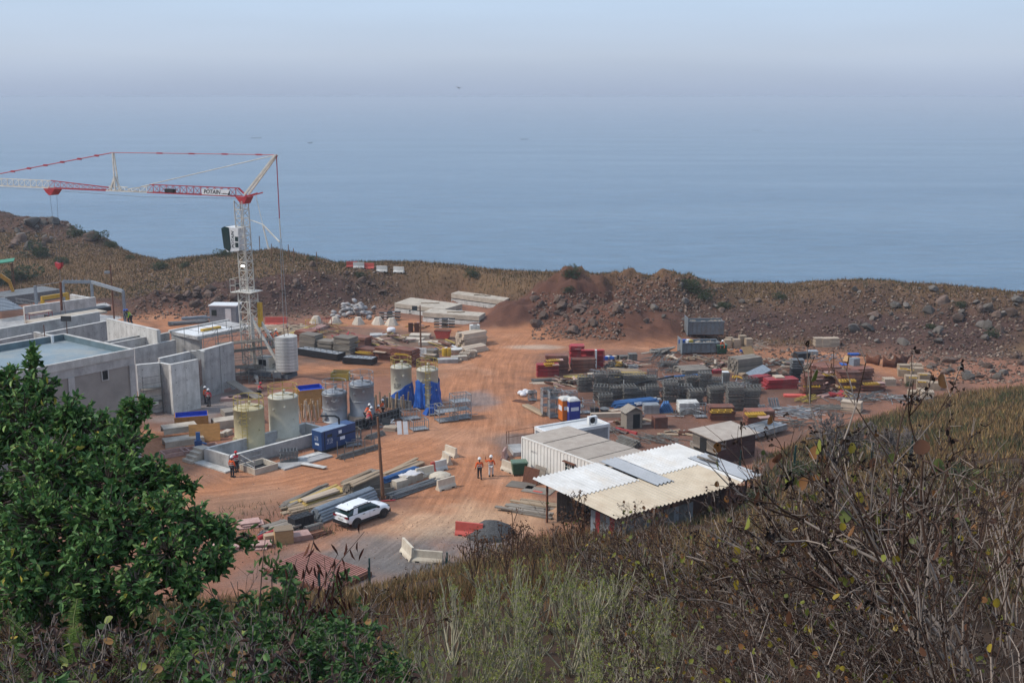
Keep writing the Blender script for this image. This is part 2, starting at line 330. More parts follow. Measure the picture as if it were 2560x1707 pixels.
# ---------------------------------------------------------------- sea and haze
SEA = -32.0
sea_x = np.array([-14000, -5000, -1500, 0, 1500, 5000, 14000.]); sea_y = np.array([150, 600, 1500, 4000, 9000, 16000.])
SX, SY = np.meshgrid(sea_x, sea_y)
me = grid_mesh("sea", SX, SY, np.full(SX.shape, SEA)); sea = kind(obj("sea", me), "structure")
m = bpy.data.materials.new("sea_water"); m.use_nodes = True; t = m.node_tree; N = t.nodes.new; l = t.links.new; bs = t.nodes["Principled BSDF"]
bs.inputs["Roughness"].default_value = .22; bs.inputs["IOR"].default_value = 1.33
ge = N("ShaderNodeNewGeometry")
def mapped(vec, s, rz=0):
    q = N("ShaderNodeMapping"); q.inputs["Scale"].default_value = s; q.inputs["Rotation"].default_value = (0, 0, rz); l(vec, q.inputs[0]); return q.outputs[0]
big = noi(1.0, mapped(ge.outputs["Position"], (.0022, .011, 0), .12), 4, .6); mid = noi(1.0, mapped(ge.outputs["Position"], (.05, .11, 0), -.15), 6, .68)
rp = N("ShaderNodeMixRGB"); rp.inputs[1].default_value = (.058, .130, .205, 1); rp.inputs[2].default_value = (.075, .155, .235, 1); l(mrange(big, .35, .65, 0, 1), rp.inputs[0])
l(mulc(rp.outputs[0], mrange(mid, .35, .65, .82, 1.18)), bs.inputs["Base Color"])
l(mrange(big, .3, .7, .27, .21), bs.inputs["Roughness"])
b1 = N("ShaderNodeBump"); b1.inputs["Strength"].default_value = .8; b1.inputs["Distance"].default_value = 1.2; l(mid, b1.inputs["Height"])
b2 = N("ShaderNodeBump"); b2.inputs["Strength"].default_value = .6; b2.inputs["Distance"].default_value = .3; l(noi(1.0, mapped(ge.outputs["Position"], (.35, .6, 0), .2), 4, .6), b2.inputs["Height"]); l(b1.outputs[0], b2.inputs["Normal"]); l(b2.outputs[0], bs.inputs["Normal"])
me.materials.append(m)

hz = MB().b0(-15000, 15000, -400, 17000, -56, 32.0).mesh("haze"); haze = kind(obj("haze", hz), "stuff"); haze.display_type = 'WIRE'
m = bpy.data.materials.new("haze_air"); m.use_nodes = True; t = m.node_tree; t.nodes.remove(t.nodes["Principled BSDF"])
pv = t.nodes.new("ShaderNodeVolumePrincipled"); pv.inputs["Color"].default_value = (.76, .85, .97, 1); pv.inputs["Density"].default_value = .00028; pv.inputs["Anisotropy"].default_value = 0.0
t.links.new(pv.outputs[0], t.nodes["Material Output"].inputs["Volume"]); hz.materials.append(m)
# ---------------------------------------------------------------- material list
M_("concrete", (.45, .44, .425), (.31, .30, .29), scale=.9, stretch=(1.2, 1.2, .3), dirt=(.17, .165, .16), dirt_amt=.7, dscale=.7, bump=.15, bscale=8)
M_("concrete_light", (.63, .615, .58), (.44, .43, .40), scale=1.2, stretch=(1.2, 1.2, .35), dirt=(.26, .245, .225), dirt_amt=.55, bump=.1, bscale=9)
M_("concrete_warm", (.55, .48, .39), (.42, .36, .29), scale=1.3, dirt=(.26, .21, .16), dirt_amt=.45, bump=.1, bscale=9)
M_("plaster", (.34, .31, .28), (.275, .25, .23), scale=.5, dirt=(.19, .175, .16), dirt_amt=.5, dscale=.35)
M_("membrane", (.24, .30, .33), (.17, .225, .26), scale=.35, rough=.55, dirt=(.36, .34, .29), dirt_amt=.75, dscale=.22)
M_("membrane_dark", (.12, .17, .19), scale=.8, rough=.5)
M_("black_void", (.015, .015, .016), var=.1)
M_("galv", (.36, .375, .39), (.25, .26, .27), rough=.5, metal=.35, scale=3, dirt=(.2, .18, .16), dirt_amt=.3)
M_("galv_dark", (.20, .205, .205), (.13, .13, .13), rough=.6, metal=.2, scale=4)
M_("frame_grey", (.19, .185, .17), (.11, .105, .095), rough=.7, metal=.15, scale=4, ovar=.25, dirt=(.17, .11, .075), dirt_amt=.4)
M_("steel_blue_grey", (.30, .335, .37), (.22, .25, .28), rough=.5, metal=.3)
M_("crane_white", (.66, .63, .56), (.50, .47, .41), rough=.5, scale=1.5, dirt=(.34, .26, .2), dirt_amt=.35)
M_("crane_red", (.42, .045, .05), (.33, .03, .04), rough=.45, ovar=.05)
M_("pure_white", (.72, .73, .73), (.62, .62, .61), rough=.5, scale=2, ovar=.04)
M_("glass_dark", (.012, .035, .036), rough=.08, spec=.6, var=.1)
M_("black_paint", (.02, .02, .022), rough=.5, ovar=.1)
M_("rust", (.15, .062, .035), (.10, .04, .025), rough=.9, scale=5)
M_("yellow_steel", (.56, .34, .035), (.46, .27, .03), rough=.5, scale=2)
M_("yellow_rail", (.44, .33, .07), (.36, .26, .06), rough=.55)
M_("red_panel", (.38, .035, .04), (.25, .03, .035), rough=.6, scale=2, ovar=.25, dirt=(.30, .14, .12), dirt_amt=.45)
M_("rust_panel", (.23, .085, .055), (.12, .055, .04), rough=.8, scale=2, ovar=.3, dirt=(.30, .18, .14), dirt_amt=.5)
M_("pink_ply", (.45, .29, .25), (.36, .22, .19), rough=.8, ovar=.15)
M_("plywood", (.42, .27, .13), (.34, .205, .10), scale=2, stretch=(1, 1, 6), ovar=.15)
M_("crate_wood", (.44, .225, .075), (.33, .165, .055), scale=2.2, stretch=(1, 1, 4), ovar=.1)
M_("timber", (.36, .27, .18), (.25, .185, .125), scale=2, stretch=(.5, 5, 5), ovar=.3)
M_("timber_yellow", (.50, .36, .11), (.38, .26, .09), scale=2, stretch=(.5, 5, 5), ovar=.3)
M_("timber_grey", (.26, .225, .185), (.17, .145, .12), scale=2, stretch=(.5, 5, 5), ovar=.3)
M_("timber_pale", (.52, .42, .32), (.42, .33, .25), scale=2, stretch=(.5, 5, 5), ovar=.2)
M_("wood_pole", (.20, .10, .055), (.13, .065, .04), scale=2, stretch=(5, 5, .4))
M_("tank_cream", (.54, .51, .41), (.46, .44, .36), rough=.5, scale=.8, dirt=(.38, .33, .22), dirt_amt=.3, ovar=.05)
M_("tank_yellow", (.52, .45, .27), (.46, .40, .25), rough=.5, scale=.8, dirt=(.38, .31, .17), dirt_amt=.3, ovar=.0)
M_("tank_grey", (.30, .315, .335), (.235, .25, .27), rough=.45, metal=.25, scale=1.0, dirt=(.38, .39, .40), dirt_amt=.3)
M_("tarp_blue", (.022, .11, .42), (.016, .075, .33), rough=.45, scale=2, ovar=.15)
M_("liner_blue", (.02, .075, .46), (.015, .05, .36), rough=.4)
M_("pipe_blue", (.05, .14, .32), (.035, .10, .25), rough=.5, ovar=.25)
M_("gen_blue", (.022, .062, .18), (.016, .046, .14), rough=.35, scale=2, ovar=0)
M_("gen_top", (.20, .27, .38), (.16, .22, .32), rough=.5, scale=2)
M_("decal_white", (.62, .66, .72), var=.12, scale=30, rough=.5)
M_("cloth_orange", (.75, .125, .03), (.60, .09, .022), rough=.85, scale=8, ovar=.12)
M_("cloth_red", (.45, .035, .05), rough=.85, scale=8)
M_("cloth_lime", (.45, .62, .04), rough=.85, scale=8)
M_("cloth_dark", (.03, .03, .038), rough=.9, scale=8, ovar=.3)
M_("cloth_white", (.68, .67, .68), (.55, .54, .55), rough=.9, scale=8)
M_("cloth_jean", (.07, .10, .17), rough=.9, scale=8)
M_("skin", (.10, .055, .04), rough=.6, var=.1)
M_("helmet_white", (.78, .78, .77), rough=.3, var=.04, ovar=.03)
M_("helmet_blue", (.03, .09, .42), rough=.3, var=.05)
M_("helmet_red", (.5, .03, .03), rough=.3, var=.05)
M_("reflective", (.62, .62, .58), rough=.4, var=.05)
M_("barrier_concrete", (.60, .53, .42), (.50, .43, .34), scale=1.5, dirt=(.36, .27, .19), dirt_amt=.5, bump=.1, bscale=9)
M_("block_tan", (.37, .285, .20), (.28, .21, .145), scale=1.5, dirt=(.2, .15, .11), dirt_amt=.5); M_("sack_grey", (.34, .32, .31), (.24, .22, .21), scale=3, ovar=.3)
M_("barrier_red", (.55, .10, .075), (.46, .085, .065), scale=2, rough=.6)

AX, BX_ = D(52), D(-38)          # grid of the works on the left
ua, ub = Vector((math.cos(AX), math.sin(AX), 0)), Vector((math.cos(BX_), math.sin(BX_), 0))

# ---------------------------------------------------------------- flat-roofed building
FR = g(2, 1250, 865, 9.6); FR.z = 0
bld = thing("flat_roof_building", "unfinished grey building with a flat blue-grey roof behind the green tree", "building", FR, AX)
# local x runs along the long wall (+A), so the building extends to -x; local y = -B side (behind)
LX, LY, HB = 17.0, 10.4, 9.6
MB().b0(-LX, -.55, .12, LY, 0, HB - .95).build("wall", "plaster", bld)
MB().b0(-LX, 0, .06, LY + .06, HB - 1.35, HB - .62).build("ring_beam", "concrete", bld)
for x in (-.55, -6.1, -11.4, -16.5): MB().b0(x, x + .55, 0, .5, 0, HB - 1.352).build("column", "concrete", bld)
MB().b0(-.5, 0, LY - .5, LY, 0, HB - 1.352).build("column", "concrete", bld)
MB().b0(-LX + .2, -.22, .28, LY - .2, HB - .70, HB - .55).build("roof_deck", "membrane", bld)
pp = MB(); pp.b0(-LX, 0, 0, .26, HB - .62, HB); pp.b0(-LX, 0, LY - .16, LY + .1, HB - .62, HB); pp.b0(-.24, .02, .262, LY - .162, HB - .62, HB); pp.build("parapet", "concrete_light", bld)
pl_ = MB(); pl_.b0(-LX, -.26, LY - .2, LY - .165, HB - .54, HB - .05); pl_.b0(-.28, -.245, .3, LY - .21, HB - .54, HB - .05); pl_.build("parapet_lining", "membrane_dark", bld)
wn = MB().b0(-3.05, -2.55, .05, .2, HB - 2.1, HB - 1.36).build("window_opening", "black_void", bld)
wf = MB(); wf.b0(-3.13, -3.05, .03, .14, HB - 2.18, HB - 1.353); wf.b0(-2.55, -2.47, .03, .14, HB - 2.18, HB - 1.353); wf.b0(-3.049, -2.551, .03, .14, HB - 2.18, HB - 2.1); wf.build("frame", "concrete", wn)
MB().tube((-1.5, LY - .5, HB - .6), (-1.5, LY - .5, HB + .12), .13, 10).build("roof_vent", "pure_white", bld)

# ---------------------------------------------------------------- basin walls: (label, a, b, top z, base z, thickness)
def wall(label, a, b, t=.35, z0=0.0, mat="concrete", cap=True):
    top = max(a.z, b.z); o = a.copy(); o.z = 0; d = b - a; ln = math.hypot(d.x, d.y)
    w_ = thing("concrete_wall", label, "wall", o, math.atan2(d.y, d.x))
    MB().b0(0, ln, 0, t, z0, top - .03).build("wall_body", mat, w_)
    n_ = int(ln / 2.4); jt = MB(); th_ = MB()
    for i in range(1, n_ + 1): x = ln * i / (n_ + 1); jt.b0(x - .012, x + .012, -.004, .0, z0, top - .04)
    if jt.v: kind(jt.build("pour_joints", "plaster", w_), "stuff")
    for i in range(int(ln / 1.2)):
        for z in np.arange(max(z0, 0) + .6, top - .3, 1.25): th_.tube((.5 + i * 1.2, -.006, z), (.5 + i * 1.2, .0, z), .045, 6)
    if th_.v: kind(th_.build("tie_holes", "black_paint", w_), "stuff")
    if cap: MB().b0(-.012, ln + .012, -.012, t + .012, top - .03, top).build("wall_top", "concrete_light", w_)
    return w_
wall("long low concrete basin wall at the photo's left edge behind the flat roof", g(10, -250, 1225, 5), g(10, 570, 1062, 5))
wall("short concrete cross wall running towards the dark flat roof from the basin", g(10, 575, 1035, 5), g(10, 1030, 1135, 5))
wall("grey basin wall just behind the floodlight on a stand", g(10, 720, 1062, 5), g(10, 1850, 846, 5))
wall("tall stained concrete wall below the pale walkway at far left", g(10, -250, 1025, 5.6), g(10, 1720, 690, 5.6), t=.45)
wall("bright concrete wall under the worker in the lime vest", g(10, 1835, 805, 6.0), g(2, 1462, 692, 6.0), t=.4, mat="concrete_light")
wall("pale thin inner wall under the far basin lip", g(10, 1300, 1080, 3.4), g(10, 1930, 985, 3.4), t=.3, mat="concrete_warm")
wall("narrow channel wall with a pale top behind the roof parapet", g(2, 985, 800, 5), g(2, 1500, 700, 5), t=.2)
wall("channel wall nearest the roof parapet, topped with a pale strip", g(2, 1040, 815, 5), g(2, 1580, 712, 5), t=.25)
wall("stained inner basin wall right of the flat roof", g(2, 1255, 862, 4.6), g(2, 1640, 782, 4.6), t=.35, mat="concrete")
wall("wide concrete wall below the white roof slab of the basin", g(3, 350, 200, 4.95), g(3, 600, 235, 4.95), t=.35)
wall("tall free-standing concrete panel beside the mobile scaffold", g(3, 345, 470, 4.95), g(3, 590, 421, 4.95), t=.4, mat="concrete_light")
wall("left wing wall of the recess that holds the mobile scaffold", g(3, 40, 472, 4.9), g(3, 245, 452, 4.9), t=.35, mat="concrete_light")
wall("set-back concrete wall in the recess behind the mobile scaffold", g(3, 243, 452, 4.85), g(3, 350, 472, 4.85), t=.3)
wall("inner wall parallel to the free-standing panel", g(3, 250, 412, 4.95), g(3, 520, 352, 4.95), t=.35)
wall("short angled return wall beside the rebar starter bars", g(3, 520, 345, 5.0), g(3, 640, 352, 5.0), t=.3)
wall("high grey corner wall next to the crane scaffolding", g(3, 600, 350, 5.0), g(3, 782, 300, 5.0), t=.5)
wall("long rear wall closing the basin towards the crane", g(3, 782, 300, 5.02), g(3, 905, 268, 5.02), t=.4)
sl = thing("roof_slab", "white flat slab on the basin behind the crane scaffolding", "slab", g(3, 345, 172, 5.3), AX)
MB().b0(0, 7.6, -4.6, 0, -.35, 0).build("slab_body", "concrete", sl); MB().b0(.1, 5.2, -4.2, -.6, .0, .015).build("white_coating", "pure_white", sl); MB().b0(-.1, 7.9, -.02, .3, -.2, .12).build("edge_beam", "concrete_light", sl)
MB().b0(2.0, 4.4, -3.0, -2.5, .015, .25).build("yellow_beam", "yellow_steel", sl)
wk = g(10, 380, 800, 4.6)
solo("walkway_slab", MB().b0(0, 9, -2.2, 0, -.25, 0).mesh("walkway_slab", "concrete_warm"), "pale concrete walkway slab behind the tall stained wall", "slab", g(10, 430, 835, 5.5), AX)
solo("concrete_wall", MB().b0(0, 9.5, 0, .4, -4.5, 0).mesh("concrete_wall", "concrete_light"), "smooth concrete wall in front of the yellow gantry frame", "wall", g(10, 420, 600, 4.6), near(g(10, 420, 600, 4.6), g(10, 1050, 515, 4.6)))
solo("trench_cover", MB().b0(0, 8, -1.6, 0, -.5, 0).mesh("trench_cover", "black_paint"), "dark covered trench beside the walkway below the yellow gantry", "trench", g(10, 760, 735, 4.7), AX)
solo("basin_base", MB().b0(0, 30, -1, 12, -.1, .02).mesh("basin_base", "concrete"), "grey concrete floor between the basin walls", "slab", g(10, -100, 1150, 0), AX)

# starter bars, scaffold with sign
rb = thing("rebar_row", "vertical starter bars standing against the corner wall", "rebar", g(3, 605, 845), near(g(3, 605, 845), g(3, 640, 815)))
for i in range(7): MB().tube((i * .2, 0, 2.0), (i * .2, 0, 4.6), .018, 5).build("bar", "rust", rb)

def scaffold(name, label, loc, rz, L_, W_, H_, nx, nz, mat="galv_dark", deck=(), group=None):
    s = thing(name, label, "scaffold", loc, rz, group)
    st = MB(); le = MB(); br = MB()
    for i in range(nx + 1):
        for y in (0, W_):
            MB().tube((L_ * i / nx, y, 0), (L_ * i / nx, y, H_), .03, 6).build("standard", mat, s)
    for k in range(1, nz + 1):
        z = H_ * k / nz - .15
        for y in (0, W_): MB().tube((0, y, z), (L_, y, z), .025, 5).build("ledger", mat, s)
        for i in range(nx + 1): MB().tube((L_ * i / nx, 0, z + .04), (L_ * i / nx, W_, z + .04), .022, 5).build("transom", mat, s)
    for i in range(nx): MB().tube((L_ * i / nx, 0, .1), (L_ * (i + 1) / nx, 0, H_ / nz * 2), .02, 5).build("brace", mat, s)
    for k in deck: MB().b0(.05, L_ - .05, .05, W_ - .05, H_ * k / nz - .13, H_ * k / nz - .08).build("deck", "timber_grey", s)
    return s
sf = scaffold("mobile_scaffold", "grey mobile scaffold with two workers in the concrete recess", g(3, 115, 925), D(38), 1.9, 1.1, 3.9, 1, 6, deck=(2, 4))
MB().b0(.9, 1.4, -.06, -.03, .95, 1.25).build("white_sign", "pure_white", sf)
scaffold("facade_scaffold", "tube scaffolding clad against the basin beneath the crane mast", g(3, 790, 655), D(28), 6.2, 1.3, 5.4, 4, 6, deck=(2, 4, 5))
scaffold("deck_scaffold", "scaffold rails above the basin slab left of the crane mast", g(3, 640, 330, 4.4) - Vector((0, 0, 0)), AX, 5.5, 3.2, 1.9, 3, 2)
scaffold("ramp_scaffold", "low scaffold under the crane chassis", g(3, 930, 640), D(-8), 4.2, 1.4, 1.6, 3, 2)
solo("plank_ramp", MB().box((0, 0, 0), (4.6, 1.0, .08)).mesh("plank_ramp", "timber_grey"), "sloping plank ramp below the crane chassis", "ramp", g(3, 1000, 690, .6), 0, rot=(0, D(14), D(-38)))

# ---------------------------------------------------------------- steel portal, yellow gantry, concrete frame
Zp = 4.8
por = thing("steel_portal", "galvanised steel portal frame without roof on the left of the site", "steel frame", (0, 0, 0))
p0, p1, p2, p3 = g(10, 605, 240, Zp), g(10, 1085, 170, Zp + .3), g(10, 1580, 172, Zp + .2), g(10, 2130, 335, 4.9)
for q in (p0, p1, p2, p3): MB().bar((q.x, q.y, 0), q, .38, .3).build("post", "steel_blue_grey", por)
MB().bar(p1, p2, .22, .42).build("rafter", "steel_blue_grey", por); MB().bar(p2, p3, .22, .42).build("rafter", "steel_blue_grey", por); MB().bar(p0, p1, .06, .06).build("tie_rod", "galv", por)
for i in range(7):
    q = p1.lerp(p2, (i + .4) / 7); MB().bar(q + Vector((0, 0, .2)), q + Vector((0, 0, .5)), .05).build("purlin_cleat", "galv", por)
yg = thing("yellow_gantry", "yellow steel gantry frame beside the steel portal", "gantry")
a, b = g(10, 715, 455, 3.9), g(10, 1175, 385, 3.9)
MB().bar(a, b, .35, .5).build("beam", "yellow_steel", yg)
for q in (a.lerp(b, .03), a.lerp(b, .97)): MB().bar((q.x, q.y, 0), (q.x, q.y, 3.66), .4, .4).build("leg", "yellow_steel", yg)
cf = thing("concrete_gateway", "pale concrete door-like frame between the portal posts", "concrete frame")
a, b = g(10, 1230, 430, 3.6), g(10, 1560, 490, 3.4)
MB().bar(a, b, .4, .75).build("beam", "concrete_light", cf)
for q in (a.lerp(b, .04), a.lerp(b, .96)): MB().bar((q.x, q.y, 0), (q.x, q.y, 3.1), .35, .35).build("leg", "concrete_light", cf)
for i in range(3):
    a, b = g(10, 1230, 515 + i * 45, 2.4 - i * .5), g(10, 1620, 570 + i * 50, 2.2 - i * .5)
    solo("scaffold_tube", MB().tube((0, 0, 0), b - a, .04, 6).mesh("scaffold_tube", "galv"), "grey guard tube across the pale concrete frame", "tube", a, 0, "guard tubes at the concrete frame")
lg = thing("work_light", "black floodlight on a thin stand behind the flat roof", "floodlight", g(10, 1165, 1080, 5))
MB().tube((0, 0, 0), (0, 0, 1.6), .04, 6).build("stand", "rust", lg); MB().box((0, -.05, 1.75), (1.05, .2, .55), M=Matrix.Rotation(D(-15), 3, 'X')).build("lamp_head", "black_paint", lg)
solo("steel_stake", MB().tube((0, 0, 0), (0, 0, 1.6), .05, 6).mesh("steel_stake", "rust"), "rusty stake standing at the rear parapet of the flat roof", "stake", g(10, 778, 1170, 5.0))
rs = thing("red_trestle", "red tubular trestle standing against the stained basin wall", "trestle", g(10, 530, 1045, 3.2), AX)
for x in (0, 2.9):
    for y in (0, .8): MB().tube((x, y, 0), (x, y, 2.1), .035, 6).build("leg", "red_panel", rs)
for z in (.4, 1.2, 2.0):
    for y in (0, .8): MB().tube((0, y, z), (2.9, y, z), .03, 5).build("rail", "red_panel", rs)
MB().b0(.3, 3, 0, .8, 2.1, 2.18).build("top_board", "timber_pale", rs); MB().tube((0, 0, .3), (2.9, 0, 2), .025, 5).build("brace", "red_panel", rs)
# purlins stored at the left edge, truss panel, canopy, excavator, far post
for i in range(9):
    a = g(10, -150, 470 + i * 26, 1.5); b = g(10, 90 + i * 38, 455 + i * 21, 1.5)
    solo("steel_sheet", MB().b0(0, (b - a).length, -.28, .28, -.1, .06).mesh("steel_sheet", "steel_blue_grey"), "long blue-grey roofing sheet stored at the photo's left edge", "steel sheet", a, near(a, b), "roofing sheets stored at the left edge")
solo("sheet_rack", MB().b0(0, 9, -2.6, 2.6, 0, 1.36).mesh("sheet_rack", "galv_dark"), "dark rack carrying the blue-grey roofing sheets", "rack", g(10, -60, 560, 0) , AX)
tr = thing("lattice_girder", "grey lattice girder lying behind the roofing sheets", "girder", g(10, 270, 520, 1.2), near(g(10, 270, 520, 1.2), g(10, 600, 570, 1.2)))
for z in (0, .55): MB().bar((0, 0, z), (7.5, 0, z), .1).build("chord", "galv_dark", tr)
for i in range(14): MB().bar((i * .535, 0, .05 if i % 2 else .5), (i * .535 + .5, 0, .5 if i % 2 else .05), .06).build("lacing", "galv_dark", tr)
cn = thing("green_canopy", "green sheet canopy on posts at the photo's left edge", "canopy", g(10, -60, 330, 0), D(20))
M_("canopy_green", (.03, .22, .12), rough=.5); M_("excavator_yellow", (.50, .25, .03), (.40, .19, .03), rough=.5)
MB().box((.5, 0, 4.6), (5, 4, .12), M=Matrix.Rotation(D(-6), 3, 'Y')).build("roof_sheet", "canopy_green", cn)
for x in (-1.6, 2.6):
    for y in (-1.7, 1.7): MB().tube((x, y, 0), (x, y, 4.55), .08, 6).build("post", "rust", cn)
ex = thing("excavator_arm", "yellow excavator boom reaching in at the photo's left edge", "excavator", g(10, -60, 500, 0), D(10))
bm_ = [Vector((-2, 0, 1.4)), Vector((-.6, 0, 3.6)), Vector((.9, 0, 3.9)), Vector((2.1, 0, 2.9))]
bb = MB()
for a, b in zip(bm_, bm_[1:]): bb.bar(a, b, .4, .55)
bb.build("boom", "excavator_yellow", ex); MB().bar((2.1, 0, 2.9), (2.6, 0, .9), .3, .42).build("stick", "excavator_yellow", ex)
MB().prism([(-.5, 0), (.5, 0), (.7, .7), (-.2, .9)], -.5, .5, M=Matrix.Translation((2.6, 0, .1)) @ Matrix.Rotation(math.pi / 2, 4, 'X')).build("bucket", "rust", ex)
MB().b0(-4.2, -1.8, -1.2, 1.2, .9, 2.6).build("cabin_body", "excavator_yellow", ex)
for s in (-1, 1): MB().b0(-4.4, -.8, s * .8 - .3, s * .8 + .3, 0, .9).build("track", "black_paint", ex)
ps = thing("site_mast", "thin rusty mast with a lamp near the steel portal", "mast", g(10, 1975, 810, .5))
MB().tube((0, 0, 0), (0, 0, 7.4), .11, 8, .08).build("pole", "rust", ps); MB().box((-.5, 0, 6.4), (.7, .4, .3)).build("lamp_head", "galv", ps); MB().bar((0, 0, 6.5), (-.5, 0, 6.5), .06).build("bracket", "galv", ps)
# ---------------------------------------------------------------- tower crane
cr_ = thing("tower_crane", "white and red self-erecting tower crane with a long jib and cab", "crane", (-28.4, 122.3, 0), D(155))
# local +x = jib direction (to the left of the photo), z up
TILT = 0.028
def tl(p): return (p[0] + TILT * p[2], p[1], p[2])
def lattice(mb_ch, mb_lc, w, z0, z1, step, rc=.055, rl=.03):
    n = max(1, round((z1 - z0) / step)); h = w / 2; P = [(h, h), (-h, h), (-h, -h), (h, -h)]
    for x, y in P: mb_ch.tube(tl((x, y, z0)), tl((x, y, z1)), rc, 6)
    for k in range(n):
        za, zb = z0 + (z1 - z0) * k / n, z0 + (z1 - z0) * (k + 1) / n
        for i in range(4):
            a, b = P[i], P[(i + 1) % 4]
            if k % 2: a, b = b, a
            mb_lc.tube(tl((*a, za)), tl((*b, zb)), rl, 5); mb_lc.tube(tl((*a, za)), tl((*b, za)), rl, 5)
lo, lol, up, upl = MB(), MB(), MB(), MB()
lattice(lo, lol, 1.45, 1.6, 9.6, 1.15, .08, .042); lattice(up, upl, 1.05, 9.0, 19.3, .95, .065, .036)
ms = lo.build("lower_mast", "crane_white", cr_); lol.build("lacing", "crane_white", ms); mu = up.build("upper_mast", "crane_white", cr_); upl.build("lacing", "crane_white", mu)
pf = MB(); pf.b0(-.95, .95, -1.1, 1.1, 9.5, 9.56)
for x, y in ((1.0, -1.1), (1.0, 1.1), (1.7, 1.1), (1.7, -1.1)): pf.tube((x, y, 9.5), (x, y, 10.9), .03, 5)
for z in (10.2, 10.9): pf.tube((1.7, -1.1, z), (1.7, 1.1, z), .025, 5); pf.tube((1.0, 1.1, z), (1.7, 1.1, z), .025, 5); pf.tube((1.0, -1.1, z), (1.7, -1.1, z), .025, 5)
pf.b0(.95, 1.75, -1.1, 1.1, 9.44, 9.5); pf.build("platform", "crane_white", cr_)
M_("lamp_on", (.9, .9, .85), var=.02); lm = MB().lathe([(.02, -.12), (.2, -.1), (.22, 0), (.1, .05)], 12, tl((-.1, .62, 12.4))).build("mast_lamp", "lamp_on", cr_)
m = MAT("lamp_on"); m.node_tree.nodes["Principled BSDF"].inputs["Emission Color"].default_value = (1, .97, .9, 1); m.node_tree.nodes["Principled BSDF"].inputs["Emission Strength"].default_value = 3
# chassis, winch frame, struts
ch = MB(); ch.b0(-4.6, 1.0, -1.05, 1.05, .95, 1.25); ch.build("slewing_platform", "crane_white", cr_)
M_("chassis_grey", (.10, .115, .135), var=.1); MB().b0(-3.2, -.3, 1.06, 1.12, .55, 1.15).build("skirt_panel", "chassis_grey", cr_); MB().b0(-4.5, -3.4, 1.06, 1.12, .55, 1.15).build("skirt_panel", "chassis_grey", cr_)
MB().lathe([(.8, .5), (.8, .95)], 20).build("slewing_ring", "chassis_grey", cr_)
for sx_, sy_ in ((1, 1), (1, -1), (-1, 1), (-1, -1)):
    lgp = MB(); lgp.bar((0, 0, .55), (sx_ * 2.1, sy_ * 2.1, .45), .3, .35); lgp.tube((sx_ * 2.1, sy_ * 2.1, 0), (sx_ * 2.1, sy_ * 2.1, .6), .12, 8); lgp.lathe([(.3, 0), (.3, .06)], 12, (sx_ * 2.1, sy_ * 2.1, 0)); lgp.build("outrigger", "crane_white", cr_)
for s in (-.55, .55): MB().bar((-.6, s, 6.6), (-4.3, s, 1.3), .2, .26).build("mast_strut", "crane_white", cr_)
MB().b0(-2.6, -1.0, -.6, .7, 1.25, 2.5).build("winch_house", "crane_white", cr_); MB().b0(-2.3, -1.3, .7, .73, 1.6, 2.3).build("winch_opening", "black_paint", cr_)
MB().b0(-1.05, -.65, -.75, -.35, 5.6, 8.3).build("tall_yellow_box", "yellow_steel", cr_)
MB().bar((-.75, .6, 1.2), (-.68, .55, 7.0), .22, .12).build("cable_guide", "crane_white", cr_)
# ballast: eleven D-shaped slabs
for k in range(11):
    n = 14; poly = [(0, 1.15), (0, -1.15)] + [(-1.55 * math.sin(math.pi * (i) / n) - .35, -1.15 * math.cos(math.pi * i / n)) for i in range(n + 1)]
    MB().prism(poly, 0, .312).build("ballast_slab", "concrete_light", cr_).location = (-3.9, 0, 1.27 + k * .345)
MB().b0(-5.2, -3.8, -.9, .9, .5, .94).build("ballast_frame", "chassis_grey", cr_)
for s in (-.35, .35): MB().tube((-4.6, s, 5.05), (-4.55, s, 5.9), .035, 6).build("ballast_tie", "rust", cr_)
# jib: triangular lattice from x = 0.6 to 37, z 19.6..20.5
JZ = 19.75
def jib(x0, x1, mat, h0=.85, h1=.85, w=.95, step=.95, name="jib_section"):
    c = MB(); q = MB(); n = max(1, round((x1 - x0) / step))
    f = lambda x: h0 + (h1 - h0) * (x - x0) / (x1 - x0)
    for s in (-w / 2, w / 2): c.bar((x0, s, JZ), (x1, s, JZ), .085)
    c.bar((x0, 0, JZ + f(x0)), (x1, 0, JZ + f(x1)), .095)
    for k in range(n):
        xa = x0 + (x1 - x0) * k / n; xb = x0 + (x1 - x0) * (k + 1) / n; xm = (xa + xb) / 2
        for s in (-w / 2, w / 2): q.tube((xa, s, JZ), (xm, 0, JZ + f(xm)), .028, 4); q.tube((xm, 0, JZ + f(xm)), (xb, s, JZ), .028, 4)
        q.tube((xa, -w / 2, JZ), (xb, w / 2, JZ), .02, 4)
    o = c.build(name, mat, cr_); q.build("lacing", mat, o); return o
jib(.7, 13.0, "crane_red"); jib(13.0, 16.2, "crane_white", .7, .25); jib(16.2, 19.0, "crane_white", .45, .45); jib(19.0, 27.8, "crane_red", .35, .85); jib(27.8, 40, "crane_white", .85, .85)
rt = MB(); rt.prism([(-.7, 0), (.9, 0), (.2, -.75), (-.25, -.75)], -.55, .55, M=Matrix.Translation((0, 0, JZ)) @ Matrix.Rotation(math.pi / 2, 4, 'X')); rt.bar((.8, 0, JZ + .85), (-.3, 0, JZ), .16); rt.bar((-.3, .45, JZ), (-2.0, .45, JZ + .45), .12); rt.bar((-.3, -.45, JZ), (-2.0, -.45, JZ + .45), .12); rt.build("jib_root", "crane_red", cr_)
